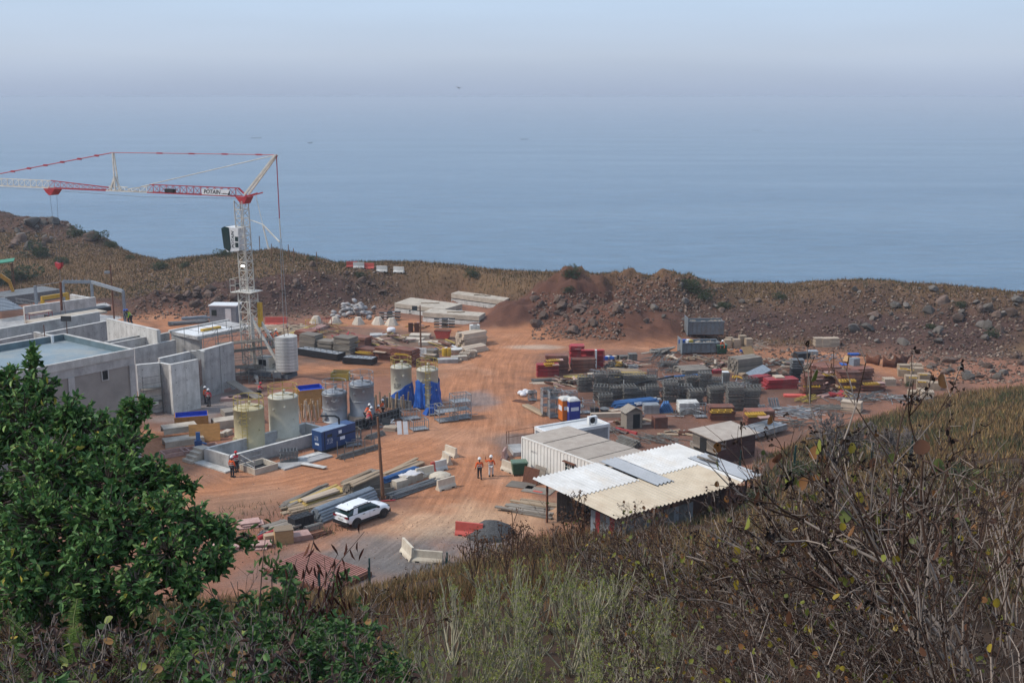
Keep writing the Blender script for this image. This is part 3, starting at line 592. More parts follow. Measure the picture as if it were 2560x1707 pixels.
# back A-frame, king post, pendants
TIP = Vector((-4.3, 0, 24.2)); KP = Vector((18.0, 0, 24.0))
af = MB()
for s in (-.35, .35): af.bar((-.2, s, JZ + .2), (TIP.x, s * .5, TIP.z), .15, .2)
for k in range(4): q = (k + .5) / 4; af.tube(Vector((-.2, -.35, JZ + .2)).lerp(Vector((TIP.x, -.17, TIP.z)), q), Vector((-.2, .35, JZ + .2)).lerp(Vector((TIP.x, .17, TIP.z)), q), .05, 5)
af.build("rear_strut", "crane_white", cr_)
kp = MB()
for s in (-.3, .3): kp.bar((17.8, s, JZ), (KP.x, s * .3, KP.z), .13)
kp.bar((17.2, 0, JZ), (17.95, 0, JZ + 1.6), .2); kp.bar((18.8, 0, JZ), (18.0, 0, JZ + 1.6), .2); kp.build("king_post", "crane_white", cr_)
MB().path([TIP, KP], .045, 6).build("pendant", "crane_red", cr_); MB().path([KP, Vector((38.5, 0, JZ + 1.0))], .06, 6).build("pendant", "crane_red", cr_)
for k in range(6):
    q = KP.lerp(Vector((38.5, 0, JZ + 1.0)), .12 + k * .13); MB().box(q, (.55, .16, .22)).build("pendant_joint", "crane_red", cr_)
for k in range(4):
    q = TIP.lerp(KP, .1 + k * .2); MB().box(q, (.8, .12, .15)).build("pendant_joint", "crane_red", cr_)
MB().path([TIP, Vector((14.2, 0, JZ + .6))], .05, 6).build("inner_pendant", "crane_white", cr_)
MB().tube(TIP, TIP + Vector((-.05, 0, -6.6)), .05, 6).build("rear_tie", "crane_red", cr_); MB().tube(TIP + Vector((-.05, 0, -6.6)), TIP + Vector((-.1, 0, -8.7)), .055, 6).build("rear_tie", "crane_white", cr_)
for s in (-.13, .13): MB().tube(TIP + Vector((-.1, s, -8.7)), Vector((-4.55, s * 2.6, 5.9)), .03, 5).build("rear_tie", "galv", cr_)
fs = MB(); k0 = Vector((-2.3, .2, 16.9)); fs.tube((-.5, 0, 17.3), k0, .05, 5); fs.tube(k0, k0 + Vector((-2.3, .3, -1.7)), .08, 6); fs.tube(k0, k0 + Vector((-.8, .2, -2.6)), .08, 6); fs.tube((-1.4, 0, 20), k0, .035, 5); fs.build("folded_stay", "crane_white", cr_)
# trolley, ropes, hook block with chain and load beam
TX = 27.6
tr = MB(); tr.prism([(-.9, 0), (.9, 0), (.5, -.45), (.1, -.75), (-.2, -.75), (-.5, -.45)], -.6, .6, M=Matrix.Translation((TX, 0, JZ - .05)) @ Matrix.Rotation(math.pi / 2, 4, 'X')); tr.build("trolley", "crane_red", cr_)
for s in (-.55, .55): MB().tube((TX + s, 0, JZ - .6), (TX + s * .35, 0, 11.0), .022, 4).build("hoist_rope", "galv_dark", cr_)
MB().prism([(-.5, .35), (0, .2), (.5, .35), (.42, -.1), (0, -.5), (-.42, -.1)], -.2, .2, M=Matrix.Translation((TX, 0, 10.7)) @ Matrix.Rotation(math.pi / 2, 4, 'X')).build("hook_block", "crane_red", cr_)
MB().tube((TX, 0, 10.3), (TX, 0, 8.6), .03, 5).build("hook_chain", "galv_dark", cr_)
for s in (-.25, .25): MB().tube((TX, 0, 8.6), (TX + s, s, 3.6), .025, 5).build("lifting_sling", "rust", cr_)
MB().bar((TX, 0, 8.7), (TX + .15, .05, 5.3), .2, .2).build("lifted_bar", "rust", cr_)
MB().path([Vector((1, 0, JZ - .25)), Vector((14, 0, JZ - .55)), Vector((TX, 0, JZ - .3)), Vector((40, 0, JZ - .2))], .02, 4).build("trolley_rope", "galv_dark", cr_)
MB().b0(9.2, 10.5, .15, .5, JZ + .1, JZ + .5).build("trolley_winch", "black_paint", cr_)
def text(s, size, mat, parent, loc, rot, name="lettering", ext=.006, align='CENTER'):
    cu = bpy.data.curves.new(name, 'FONT'); cu.body = s; cu.size = size; cu.extrude = ext; cu.align_x = align; cu.align_y = 'CENTER'; cu.materials.append(MAT(mat)); cu.resolution_u = 3
    cu.offset = size * .018; cu.shear = .18 if s == "POTAIN" else 0
    tmp = bpy.data.objects.new("tmp", cu); COL.objects.link(tmp); bpy.context.view_layer.update()
    me_ = bpy.data.meshes.new_from_object(tmp.evaluated_get(bpy.context.evaluated_depsgraph_get())); bpy.data.objects.remove(tmp)
    o = obj(name, me_, parent); o.location = loc; o.rotation_euler = rot; return o
def scrawl(parent, mat, P, seed, w, h, rows=2, name="worn_lettering"):
    """rows of worn, illegible capital marks; P(u, v) gives a local point"""
    r_ = random.Random(seed); b = MB()
    for k in range(rows):
        u = 0; n = 0
        while u < w - .03:
            dw = r_.uniform(.03, .06); v0 = h * (1 - (k + 1) / rows) + .01; v1 = h * (1 - k / rows) - .02
            if r_.random() < .85:
                a_, c_ = P(u, v0 + (v1 - v0) * r_.choice((0, 0, .4))), P(u + dw, v1)
                b.add([P(u, v0), P(u + dw * .4, v0), P(u + dw * .4, v1), P(u, v1)], [(0, 1, 2, 3)]); vv = v0 + (v1 - v0) * r_.choice((0, .4, .75))
                b.add([P(u, vv), P(u + dw, vv), P(u + dw, vv + (v1 - v0) * .22), P(u, vv + (v1 - v0) * .22)], [(0, 1, 2, 3)])
            u += dw + .018
    o = b.build(name, mat, parent); o["kind"] = "stuff"; return o
bd = MB().b0(1.55, 5.3, .5, .53, JZ + .06, JZ + .68).build("name_board", "pure_white", cr_)
text("POTAIN", .62, "black_paint", bd, (3.95, .54, JZ + .37), (math.pi / 2, 0, math.pi), ext=.004)
text("by Manitowoc", .16, "black_paint", bd, (2.2, .54, JZ + .25), (math.pi / 2, 0, math.pi), ext=.004)
MB().prism([(1.56, JZ + .1), (1.9, JZ + .1), (1.56, JZ + .62)], -.54, -.531, M=Matrix.Rotation(math.pi / 2, 4, 'X')).build("board_corner", "black_paint", bd)
# cab
cb = MB().prism([(.55, 14.0), (2.1, 13.8), (2.5, 14.2), (2.7, 16.3), (2.3, 16.5), (.55, 16.4)], -.75, .65, M=Matrix.Rotation(math.pi / 2, 4, 'X')).build("cab", "pure_white", cr_)
MB().prism([(1.8, 13.83), (2.53, 14.2), (2.75, 16.3), (2.35, 16.52), (1.75, 16.42), (1.6, 14.3)], -.79, .69, M=Matrix.Rotation(math.pi / 2, 4, 'X')).build("windscreen", "glass_dark", cb)
for z in (14.35, 15.0): MB().b0(.6, 1.0, .751, .775, z, z + .5).build("side_window", "glass_dark", cb)
text("POTAIN", .5, "black_paint", cb, (1.28, .765, 15.15), (math.pi / 2, -math.pi / 2, math.pi), ext=.004)
MB().bar((.3, 0, 13.9), (1.6, 0, 13.8), .5, .1).build("cab_bracket", "crane_white", cr_); MB().bar((.3, .3, 16.3), (1.6, .3, 16.4), .1, .1).build("cab_bracket", "crane_white", cr_)

# ---------------------------------------------------------------- tanks
def ring(mb_, r, z, t=.025, n=20, c=(0, 0)):
    P = [(c[0] + r * math.cos(2 * math.pi * i / n), c[1] + r * math.sin(2 * math.pi * i / n), z) for i in range(n + 1)]
    mb_.path(P, t, 5)
def tank(label, front, r, h, mat, rail, plinth=0.0, ladder=None, manhole=None, bands=(), rail_h=1.05, drop=0.0):
    c = Vector((front.x, front.y + r, 0))
    k = thing("storage_tank", label, "tank", c)
    if plinth: MB().lathe([(r + .22, 0), (r + .22, plinth)], 10).build("plinth", "concrete_warm", k)
    z0 = plinth
    MB().lathe([(r + .06, z0), (r + .06, z0 + .08), (r, z0 + .1), (r, z0 + h), (r + .04, z0 + h + .02), (r * .93, z0 + h + .12), (r * .6, z0 + h + .26), (r * .2, z0 + h + .33)], 40).build("shell", mat, k, smooth=False).data.polygons.foreach_set("use_smooth", [True] * (40 * 7) + [False] * 2)
    for bz in bands: b_ = MB(); ring(b_, r + .02, z0 + bz, .035, 32); b_.build("band", mat, k)
    rl = MB(); zt = z0 + h
    for q in (.5, rail_h): ring(rl, r * .97, zt + q, .028, 24)
    for i in range(8): t_ = 2 * math.pi * i / 8 + .2; rl.tube((r * .97 * math.cos(t_), r * .97 * math.sin(t_), zt - .05), (r * .97 * math.cos(t_), r * .97 * math.sin(t_), zt + rail_h), .028, 5)
    rl.build("guard_rail", rail, k)
    nz_ = MB().lathe([(.09, 0), (.09, .32), (.16, .34), (.16, .4), (.02, .5)], 10, (.1, -.1, zt + .25)).build("vent_pipe", mat, k)
    MB().lathe([(.26, 0), (.26, .1), (.3, .1), (.3, .15)], 14, (r * .5, -.15, zt + .2)).build("hatch", mat, k)
    if ladder is not None:
        a_ = ladder; M4 = Matrix.Rotation(a_, 4, 'Z'); ld = MB()
        for s in (-.22, .22): ld.tube(M4 @ Vector((s, -r - .18, z0 + drop)), M4 @ Vector((s, -r - .18, zt + rail_h + .1)), .026, 5)
        n = int((h + 1) / .3)
        for i in range(n): z = z0 + drop + .2 + i * .3; ld.tube(M4 @ Vector((-.22, -r - .18, z)), M4 @ Vector((.22, -r - .18, z)), .017, 4)
        lo_ = ld.build("ladder", rail, k); cg = MB()
        for z in np.arange(z0 + 1.6, zt + .8, .75):
            P = [M4 @ Vector((.36 * math.sin(t_), -r - .18 - .62 * (1 - abs(math.cos(t_)) if False else math.cos(t_)) , z)) for t_ in np.linspace(-math.pi / 2, math.pi / 2, 7)]
            cg.path(P, .02, 4)
        kind(cg.build("ladder_cage", rail, lo_), "stuff")
    if manhole is not None:
        M4 = Matrix.Rotation(manhole, 4, 'Z'); mh = MB(); mh.tube(M4 @ Vector((0, -r + .1, z0 + .72)), M4 @ Vector((0, -r - .16, z0 + .72)), .36, 18); mh.build("manhole", mat, k)
    for i, (an, z) in enumerate(((.3, h * .82), (-.5, h * .75), (.9, h * .5))):
        M4 = Matrix.Rotation(an, 4, 'Z'); q = MB(); q.tube(M4 @ Vector((0, -r + .05, z0 + z)), M4 @ Vector((0, -r - .14, z0 + z)), .07 + .04 * (i == 0), 8); q.build("nozzle", mat, k)
    return k, c
t1, c1 = tank("yellowish cream tank with a yellow ladder in the bund's near corner", g(3, 1025, 1232), 1.32, 3.45, "tank_yellow", "yellow_rail", ladder=D(-3), manhole=D(-52))
t2, c2 = tank("pale cream tank on a plinth behind the yellowish tank", g(3, 1335, 1165), 1.33, 3.55, "tank_cream", "yellow_rail", plinth=.35, manhole=None)
t3, c3 = tank("grey steel tank behind the blue generator, wood props at its foot", g(3, 1795, 995), 1.16, 2.75, "tank_grey", "galv", bands=(1.35, 2.65), ladder=D(10), drop=1.6, manhole=D(-48), rail_h=1.15)
t4, c4 = tank("taller grey steel tank next to the three workers in orange", g(3, 2038, 985), 1.16, 2.95, "tank_grey", "galv", plinth=.55, bands=(1.45, 2.85), rail_h=1.15)
t5, c5 = tank("cream tank half wrapped in blue tarpaulin with black lettering", g(4, 1262, 1235), 1.05, 3.75, "tank_cream", "yellow_rail", rail_h=1.0)
t6, c6 = tank("cream tank fully wrapped in blue tarpaulin below its yellow ladder", g(4, 1520, 1265), 1.07, 3.75, "tank_cream", "yellow_rail", ladder=D(6), drop=1.0, rail_h=1.0)
scrawl(t5, "black_paint", lambda u, v: ((1.062) * math.cos(D(-128) + u), 1.062 * math.sin(D(-128) + u), 1.75 + v), 4, .75, .55)
def tarp(label, c, r, top, a0, a1, seed, flare=.28, base=.05):
    na, nz_ = 72, 18; vs = []; fs = []
    for j in range(nz_ + 1):
        for i in range(na + 1):
            th = a0 + (a1 - a0) * i / na; v = j / nz_
            tp = top(th); z = base + (tp - base) * v
            fold = .07 * math.sin(th * 9 + seed + 2 * v) + .05 * math.sin(th * 17 + 3 * v + seed * 2) + .045 * math.sin(5 * z + th * 4)
            rr = r + .09 + flare * (1 - v) ** 2 + fold * (1.15 - v * .8)
            vs.append((rr * math.cos(th), rr * math.sin(th), z + .05 * math.sin(th * 6 + seed)))
    for j in range(nz_):
        for i in range(na): q = j * (na + 1) + i; fs.append((q, q + 1, q + na + 2, q + na + 1))
    b = MB(); b.add(vs, fs); o = solo("blue_tarpaulin", b.mesh("blue_tarpaulin", "tarp_blue", True), label, "tarpaulin", c)
    sm = o.modifiers.new("thick", 'SOLIDIFY'); sm.thickness = .012; return o
tarp("blue tarpaulin hanging round the lower half of the lettered tank", c5, 1.05, lambda t: 1.55 + .75 * math.cos(t + .25), D(-175), D(120), 1.3)
tarp("blue tarpaulin draped high over the left of the ladder tank", c6, 1.07, lambda t: 2.75 + .15 * math.cos(5 * t), D(-180), D(-97), 2.1, .22)
tarp("blue tarpaulin draped high over the right of the ladder tank", c6, 1.07, lambda t: 2.65 + .2 * math.sin(4 * t), D(-77), D(60), 4.4, .22)
solo("tarp_bundle", MB().box((0, 0, .3), (1.5, .9, .6), taper=(.5, .6)).mesh("tarp_bundle", "tarp_blue"), "crumpled blue tarpaulin heaped at the foot of the ladder tank", "tarpaulin", g(4, 1560, 1310), .5)
# ---------------------------------------------------------------- bund, pit, slab, stairs
bL, bF, bR, bB = g(3, 630, 1212, 1.15), g(3, 870, 1282, 1.15), g(3, 1785, 1040, 1.15), g(3, 1470, 985, 1.15)
bu = thing("bund", "low concrete bund wall around the two cream tanks", "bund")
def seg_wall(a, b, t, z0, z1, name, mat, par):
    d = (b - a); d.z = 0; n = Vector((-d.y, d.x, 0)).normalized() * t
    P = [(a.x, a.y), (b.x, b.y), (b.x + n.x, b.y + n.y), (a.x + n.x, a.y + n.y)]
    return MB().prism(P, z0, z1).build(name, mat, par)
bBL = bL + (bR - bF)
for a, b in ((bL, bF), (bF, bR), (bR, bBL), (bBL, bL)):
    d = (b - a).normalized() * .13
    seg_wall(a + d, b - d, .26, 0, 1.12, "wall", "concrete", bu); seg_wall(a + d, b - d, .275, 1.12, 1.15, "wall_top", "concrete_light", bu)
MB().prism([(p.x, p.y) for p in (bL, bF, bR, bBL)], .02, .12).build("floor", "concrete", bu)
seg_wall(bL - ub * .1 - ua * .9, bF + ub * .5 - ua * .9, .85, .0, .12, "footing", "concrete_light", bu)
pit = thing("concrete_pit", "low concrete pit with guard rails in front of the bund", "pit", g(3, 1095, 1455), D(47))
for x0, x1, y0, y1 in ((0, 2.3, 0, .16), (0, 2.3, 2.0, 2.16), (0, .16, .16, 2.0), (2.14, 2.3, .16, 2.0)): MB().b0(x0, x1, y0, y1, 0, .5).build("wall", "concrete_warm", pit)
MB().b0(.16, 2.14, .16, 2.0, .02, .05).build("pit_floor", "black_void", pit)
for z in (.85, 1.3): MB().tube((.08, 2.1, z), (.08, .1, z - .25), .03, 5).build("rail", "galv", pit); MB().tube((.08, 2.1, z), (2.2, 2.1, z), .03, 5).build("rail", "galv", pit)
for x, y in ((.08, 2.1), (.08, .1), (2.2, 2.1)): MB().tube((x, y, .4), (x, y, 1.35), .03, 5).build("rail_post", "galv", pit)
solo("base_slab", MB().b0(0, 5.0, 0, 1.9, 0, .14).mesh("base_slab", "concrete"), "grey concrete base slab between the pit and the blue generator", "slab", g(3, 1360, 1412), D(47))
for i in range(2): solo("board", MB().b0(0, 2.4, 0, .5, .14, .2).mesh("board", "concrete_light"), "grey board lying on the base slab by the generator", "board", g(3, 1500, 1330 + i * 40, .0), D(47 - 75 * i), "boards on the base slab")
stp = thing("concrete_steps", "small set of bare concrete steps at the bund's outer corner", "steps", g(3, 530, 1355), D(52))
for i in range(4): MB().b0(i * .38, i * .38 + (.39 if i < 3 else .9), 0, 1.25, 0, .25 * (i + 1)).build("step", "concrete_warm", stp)
for nm, lb, px, wd, ln in (("timber_form", "empty timber formwork tray on the red ground", (3, 295, 1305), 1.4, 2.2), ("timber_form", "longer timber formwork tray beside the concrete steps", (3, 470, 1280), 1.3, 3.2)):
    f_ = thing(nm, lb, "formwork", g(*px), D(35))
    for x0, x1, y0, y1 in ((0, ln, 0, .08), (0, ln, wd - .08, wd), (0, .08, .08, wd - .08), (ln - .08, ln, .08, wd - .08)): MB().b0(x0, x1, y0, y1, 0, .35).build("plank", "pink_ply", f_)
bw = thing("blue_pump", "blue pump frame on the bund's left corner", "pump", g(3, 590, 1190, .9), D(20)); MB().b0(-.3, .3, -.25, .25, 0, .5).build("housing", "gen_blue", bw); MB().b0(-.15, .2, -.12, .12, .5, 1.2).build("motor", "pipe_blue", bw); MB().tube((.2, 0, .3), (.7, 0, .1), .08, 6).build("outlet", "pipe_blue", bw)
# wooden crates with blue liner
def crate(label, loc, rz, L_, W_, H_, liner=.35):
    c = thing("wooden_crate", label, "crate", loc, rz); t_ = .06
    for x0, x1, y0, y1, n in ((0, L_, 0, t_, 6), (0, L_, W_ - t_, W_, 6), (0, t_, t_, W_ - t_, 0), (L_ - t_, L_, t_, W_ - t_, 0)): MB().b0(x0, x1, y0, y1, 0, H_).build("side_panel", "crate_wood", c)
    for i in range(6):
        x = L_ * i / 5; MB().b0(max(0, x - .05), min(L_, x + .05), -.03, 0, 0, H_).build("batten", "crate_wood", c)
    for i in range(4):
        y = W_ * i / 3; MB().b0(-.03, 0, max(0, y - .05), min(W_, y + .05), 0, H_).build("batten", "crate_wood", c)
    q = MB()
    for x0, x1, y0, y1 in ((t_, L_ - t_, t_, t_ + .03), (t_, L_ - t_, W_ - t_ - .03, W_ - t_), (t_, t_ + .03, t_ + .03, W_ - t_ - .03), (L_ - t_ - .03, L_ - t_, t_ + .03, W_ - t_ - .03)): q.b0(x0, x1, y0, y1, .1, H_ + .01)
    q.b0(t_, L_ - t_, t_, W_ - t_, .1, H_ - liner); q.build("plastic_liner", "liner_blue", c); return c
crate("open wooden crate with bright blue lining near the flat-roofed building", g(3, 385, 1045, 0.15), D(16), 3.0, 1.9, 1.1)
crate("tall open wooden crate with blue lining behind the pale tank", g(3, 1500, 870), D(24), 2.6, 2.2, 1.9)
solo("plywood_sheet", MB().box((0, 0, .75), (2.7, .06, 1.6), M=Matrix.Rotation(D(-28), 3, 'X')).mesh("plywood_panel", "crate_wood"), "plywood panel leaning on the open crate by the building", "panel", g(3, 650, 1145), D(14))
solo("crate_side", MB().box((0, 0, .9), (2.2, .06, 1.9), M=Matrix.Rotation(D(-16), 3, 'X')).mesh("crate_side", "crate_wood"), "plywood side panel leaning on the tall crate behind the pale tank", "panel", g(3, 1590, 865), D(22))
for i, (px, lb, L_, W_) in enumerate((((3, 290, 1140, .55), "upper precast concrete channel with its open end to the left", 3.0, 1.5), ((3, 300, 1215, .0), "lower precast concrete channel lying under the other one", 3.4, 1.5))):
    pc = thing("precast_channel", lb, "concrete unit", g(*px) if i else g(3, 290, 1150, .0) + Vector((0, 0, .56)), D(28))
    MB().b0(0, L_, 0, W_, .38, .55).build("top_slab", "concrete_warm", pc); MB().b0(0, L_, 0, .16, 0, .38).build("side_web", "concrete_warm", pc); MB().b0(0, L_, W_ - .16, W_, 0, .38).build("side_web", "concrete_warm", pc)
solo("precast_slab", MB().b0(0, 4.4, 0, 1.5, 0, .75).mesh("precast_slab", "concrete_warm"), "long precast concrete slab between the open crate and the tanks", "slab", g(3, 745, 1050), D(30))
solo("precast_slab", MB().b0(0, 3.0, 0, 1.6, 0, .5).mesh("precast_slab", "timber_grey"), "weathered timber deck behind the yellowish tank", "deck", g(3, 830, 940), D(30))
for i, (x, y) in enumerate(((780, 1110), (850, 1090), (690, 1130))): solo("concrete_offcut", MB().box((0, 0, .2), (.9, .6, .4), .3 * i).mesh("concrete_offcut", "concrete_warm"), "small concrete offcut among the tubes left of the yellowish tank", "concrete block", g(3, x, y), i, "offcuts beside the bund")
for i in range(3): solo("paving_pallet", MB().b0(0, 1.2, 0, 1.0, 0, .32).mesh("paving_pallet", "pink_ply"), ("brick pallet beside the plank ramp", "low brick pallet by the basin wall", "brick pallet at the foot of the corner wall")[i], "pallet", g(3, (790, 870, 800)[i], (800, 790, 720)[i]), D(10 + 20 * i))
# ---------------------------------------------------------------- generator
gn = thing("generator", "blue diesel generator cabinet with white lettering beside the bund", "generator", g(14, 392, 1072), D(50))
GL, GW, GH = 3.9, 1.25, 2.0
MB().b0(.1, GL - .1, .1, GW - .1, 0, .3).build("skid", "black_paint", gn)
MB().b0(0, GL, 0, GW, .3, GH - .03).build("cabinet", "gen_blue", gn); MB().b0(-.02, GL - 1.0, -.02, GW + .02, GH - .03, GH).build("roof", "gen_top", gn)
MB().b0(GL - 1.0, GL + .02, -.02, GW + .02, GH - .06, GH + .005).build("exhaust_bay", "gen_blue", gn)
MB().path([Vector((GL - 1.25, .7, GH)), Vector((GL - 1.25, .7, GH + .55)), Vector((GL - 1.5, .95, GH + .75)), Vector((GL - 2.3, 1.9, GH + .75))], .09, 8).build("exhaust_pipe", "black_paint", gn)
MB().b0(1.75, GL - .02, -.012, 0, 1.18, 1.3).build("dark_stripe", "black_void", gn); MB().b0(.32, .4, -.012, 0, .3, GH - .1).build("door_gap", "black_void", gn); MB().b0(.65, 1.2, -.012, 0, 1.35, 1.6).build("control_window", "glass_dark", gn)
for x0, x1, z0, z1 in ((1.95, 2.3, 1.42, 1.7), (2.1, 2.65, .82, 1.1)): MB().b0(x0, x1, -.012, 0, z0, z1).build("white_sticker", "decal_white", gn)
MB().b0(-.012, 0, .35, .85, .72, .9).build("white_sticker", "decal_white", gn)
scrawl(gn, "decal_white", lambda u, v: (.62 + u, -.006, .75 + v), 1, .65, .5, 3)
scrawl(gn, "decal_white", lambda u, v: (-.006, .95 - u, 1.1 + v), 2, .6, .45, 2)
# ---------------------------------------------------------------- people
def skinned(name, V, E, mat, parent, root=0, sub=1):
    me = bpy.data.meshes.new(name); me.from_pydata([v[:3] for v in V], E, []); me.update(); me.materials.append(MAT(mat))
    o = obj(name, me, parent); md = o.modifiers.new("skin", 'SKIN'); md.use_smooth_shade = True
    for i, v in enumerate(V): sv = me.skin_vertices[0].data[i]; sv.radius = (v[3], v[4] if len(v) > 4 else v[3]); sv.use_root = (i == root)
    s = o.modifiers.new("sub", 'SUBSURF'); s.levels = s.render_levels = sub; return o
def person(label, loc, rz, shirt="cloth_orange", trousers="cloth_dark", helmet="helmet_white", pose="stand", group=None, band=True, sleeves=True):
    p = thing("person", label, "person", loc, rz, group)          # faces local +y
    lean = 0.0; dz = 0.0
    aL = [(-.27, -.02, 1.17), (-.29, .06, .93), (-.29, .10, .84)]; aR = [(.27, -.02, 1.17), (.29, .06, .93), (.29, .10, .84)]
    lL = [(-.11, .02, .50), (-.11, 0, .09), (-.12, .15, .045)]; lR = [(.11, .02, .50), (.11, 0, .09), (.12, .15, .045)]
    if pose == "walk":
        lL = [(-.10, .12, .50), (-.10, .16, .09), (-.11, .32, .06)]; lR = [(.10, -.02, .50), (.10, -.26, .14), (.11, -.14, .05)]
        aL = [(-.30, -.10, 1.18), (-.36, -.12, .96), (-.38, -.10, .88)]; aR = [(.27, .04, 1.17), (.29, .18, .96), (.29, .24, .88)]
    if pose == "wave":
        lL = [(-.12, .02, .50), (-.13, -.08, .09), (-.13, .08, .045)]; lR = [(.12, .08, .50), (.12, .1, .09), (.12, .26, .045)]
        aL = [(-.40, .05, 1.22), (-.46, .12, 1.46), (-.46, .14, 1.56)]; aR = [(.30, -.06, 1.17), (.31, .12, 1.0), (.30, .2, .97)]
    if pose == "reach": aL = [(-.26, .16, 1.2), (-.2, .40, 1.15), (-.18, .48, 1.14)]; aR = [(.26, .16, 1.2), (.2, .40, 1.12), (.18, .48, 1.1)]
    if pose == "bend":
        lean = .32; aL = [(-.24, .40, 1.02), (-.2, .50, .78), (-.19, .52, .70)]; aR = [(.24, .40, 1.02), (.2, .50, .80), (.19, .52, .72)]
        lL = [(-.12, .08, .48), (-.12, -.04, .09), (-.12, .12, .045)]; lR = [(.12, .1, .48), (.12, 0, .09), (.12, .15, .045)]
    if pose == "crouch":
        dz = -.38; lean = .18; lL = [(-.14, .34, .46), (-.13, .02, .09), (-.13, .17, .045)]; lR = [(.14, .30, .44), (.13, -.02, .09), (.13, .13, .045)]
        aL = [(-.24, .30, .86), (-.15, .46, .70), (-.13, .52, .66)]; aR = [(.24, .30, .86), (.15, .46, .70), (.13, .52, .66)]
    f = lean; P = lambda x, y, z: (x, y + f * (z - .95) / .5, z + dz - (abs(f) * .12 if z > 1.2 else 0))
    pel, ch, nb, nk, hd, ht = P(0, 0, .95), P(0, 0, 1.24), P(0, 0, 1.46), P(0, .01, 1.53), P(0, .025, 1.64), P(0, .02, 1.74)
    sL, sR = P(-.19, 0, 1.42), P(.19, 0, 1.42); hL, hR = (-.1, 0, .88 + dz), (.1, 0, .88 + dz)
    def hand(h, w, s):                                            # palm, four fingers and a thumb
        h = Vector(h); w = Vector(w); d = (h - w).normalized(); sd = d.cross(Vector((0, 0, 1)) if abs(d.z) < .9 else Vector((1, 0, 0))).normalized()
        return [tuple(h + d * ln + sd * k + Vector((0, .012, 0)) * abs(k)) for k, ln in ((-.03, .075), (-.01, .09), (.012, .085), (.032, .065))], tuple(h - d * .01 + sd * -.055)
    V = []; E = []
    def add(pt, r, par=None, r2=None):
        V.append((*pt, r, r2 or r)); i = len(V) - 1
        if par is not None: E.append((par, i))
        return i
    i0 = add(pel, .14, None, .10); i1 = add(ch, .15, i0, .11); i2 = add(nb, .075, i1); i3 = add(nk, .055, i2); i4 = add(hd, .098, i3); add(ht, .08, i4); add((hd[0], hd[1] + .115, hd[2] - .005), .016, i4)
    for s_, arm, s in ((sL, aL, -1), (sR, aR, 1)):
        j = add(s_, .055, i1); j = add(arm[0], .042, j); j = add(arm[1], .033, j); j = add(arm[2], .040, j, .02)
        fg, th = hand(arm[2], arm[1], s)
        for q in fg: add(q, .010, j)
        add(th, .012, j)
    for h_, leg in ((hL, lL), (hR, lR)):
        j = add(h_, .085, i0); j = add(leg[0], .058, j); j = add(leg[1], .042, j); add(leg[2], .04, j)
    skinned("body", V, E, "skin", p)
    Vs = [(*pel, .165, .125), (*ch, .18, .135), (*nb, .085)]; Es = [(0, 1), (1, 2)]
    for s_, arm in ((sL, aL), (sR, aR)):
        k = len(Vs); Vs += [(*s_, .075), (*arm[0], .060), (*(Vector(arm[0]).lerp(Vector(arm[1]), .9 if sleeves else .3)), .052)]; Es += [(1, k), (k, k + 1), (k + 1, k + 2)]
    sh = skinned("work_shirt", Vs, Es, shirt, p)
    if band:
        for z_ in (.13, .28):
            c = Vector(pel).lerp(Vector(ch), z_ / .29); bnd = MB(); bnd.lathe([(.21, -.025), (.215, 0), (.21, .025)], 14, c, False, False); o = bnd.build("reflective_band", "reflective", sh); o.scale = (1, .8, 1); o.location.y = c.y * .2
    w_ = .075 if trousers != "cloth_white" else .088
    Vt = [(pel[0], pel[1], pel[2] + .02, .16, .125)]; Et = []
    for h_, leg in ((hL, lL), (hR, lR)):
        k = len(Vt); Vt += [(*h_, w_ + .03), (*leg[0], w_), (leg[1][0], leg[1][1], leg[1][2] + .05, w_ * .9)]; Et += [(0, k), (k, k + 1), (k + 1, k + 2)]
    skinned("trousers", Vt, Et, trousers, p)
    for leg in (lL, lR): b = MB(); q = Vector(leg[1]); e = Vector(leg[2]); b.bar(q - (e - q).normalized() * .07 + Vector((0, 0, -.03)), e + (e - q).normalized() * .08, .1, .11); b.build("boot", "black_paint", p)
    hm = MB(); hc = Vector(hd) + Vector((0, -.005, .045)); hm.lathe([(.165, 0), (.135, .012), (.13, .05), (.105, .11), (.06, .145), (.01, .155)], 14, hc); hm.build("helmet", helmet, p, True)
    fc = MB()
    for s in (-.035, .035): fc.lathe([(.004, -.012), (.014, 0), (.004, .012)], 6, Vector(hd) + Vector((s, .092, .02)))
    kind(fc.build("eyes", "cloth_white", p), "stuff")
    return p
person("worker in orange jacket and dark trousers walking up the red road", g(16, 550, 1310), D(8), pose="walk")
person("worker in orange jacket and baggy white trousers raising an arm on the road", g(16, 870, 1245), D(-4), trousers="cloth_white", pose="wave")
person("worker in orange at the bund's near corner, back to the tanks", g(3, 895, 1470), D(-25), trousers="cloth_dark")
person("worker in red jacket at the corner of the low bund", g(3, 935, 1425), D(60), shirt="cloth_red", helmet="helmet_red", pose="reach")
person("worker in orange, topmost of the three beside the taller grey tank", g(4, 915, 1395, .3), D(-60), pose="bend")
person("worker in orange, middle of the three beside the taller grey tank", g(4, 930, 1420, .3), D(-80), pose="bend")
person("worker in red jacket bending over the black mesh formwork", g(4, 935, 1460, 0), D(-30), shirt="cloth_red", pose="bend")
person("worker in orange crouching between the grey tank and the tarpaulins", g(4, 1020, 1365, .2), D(-70), pose="crouch")
person("worker in orange reaching up beside the formwork posts", g(4, 1090, 1345, .3), D(100), pose="reach")
person("worker in orange vest against the tall concrete corner wall", g(3, 655, 815), D(-100), pose="stand")
person("worker in red shirt beside the concrete corner wall", g(3, 688, 838), D(160), shirt="cloth_red")
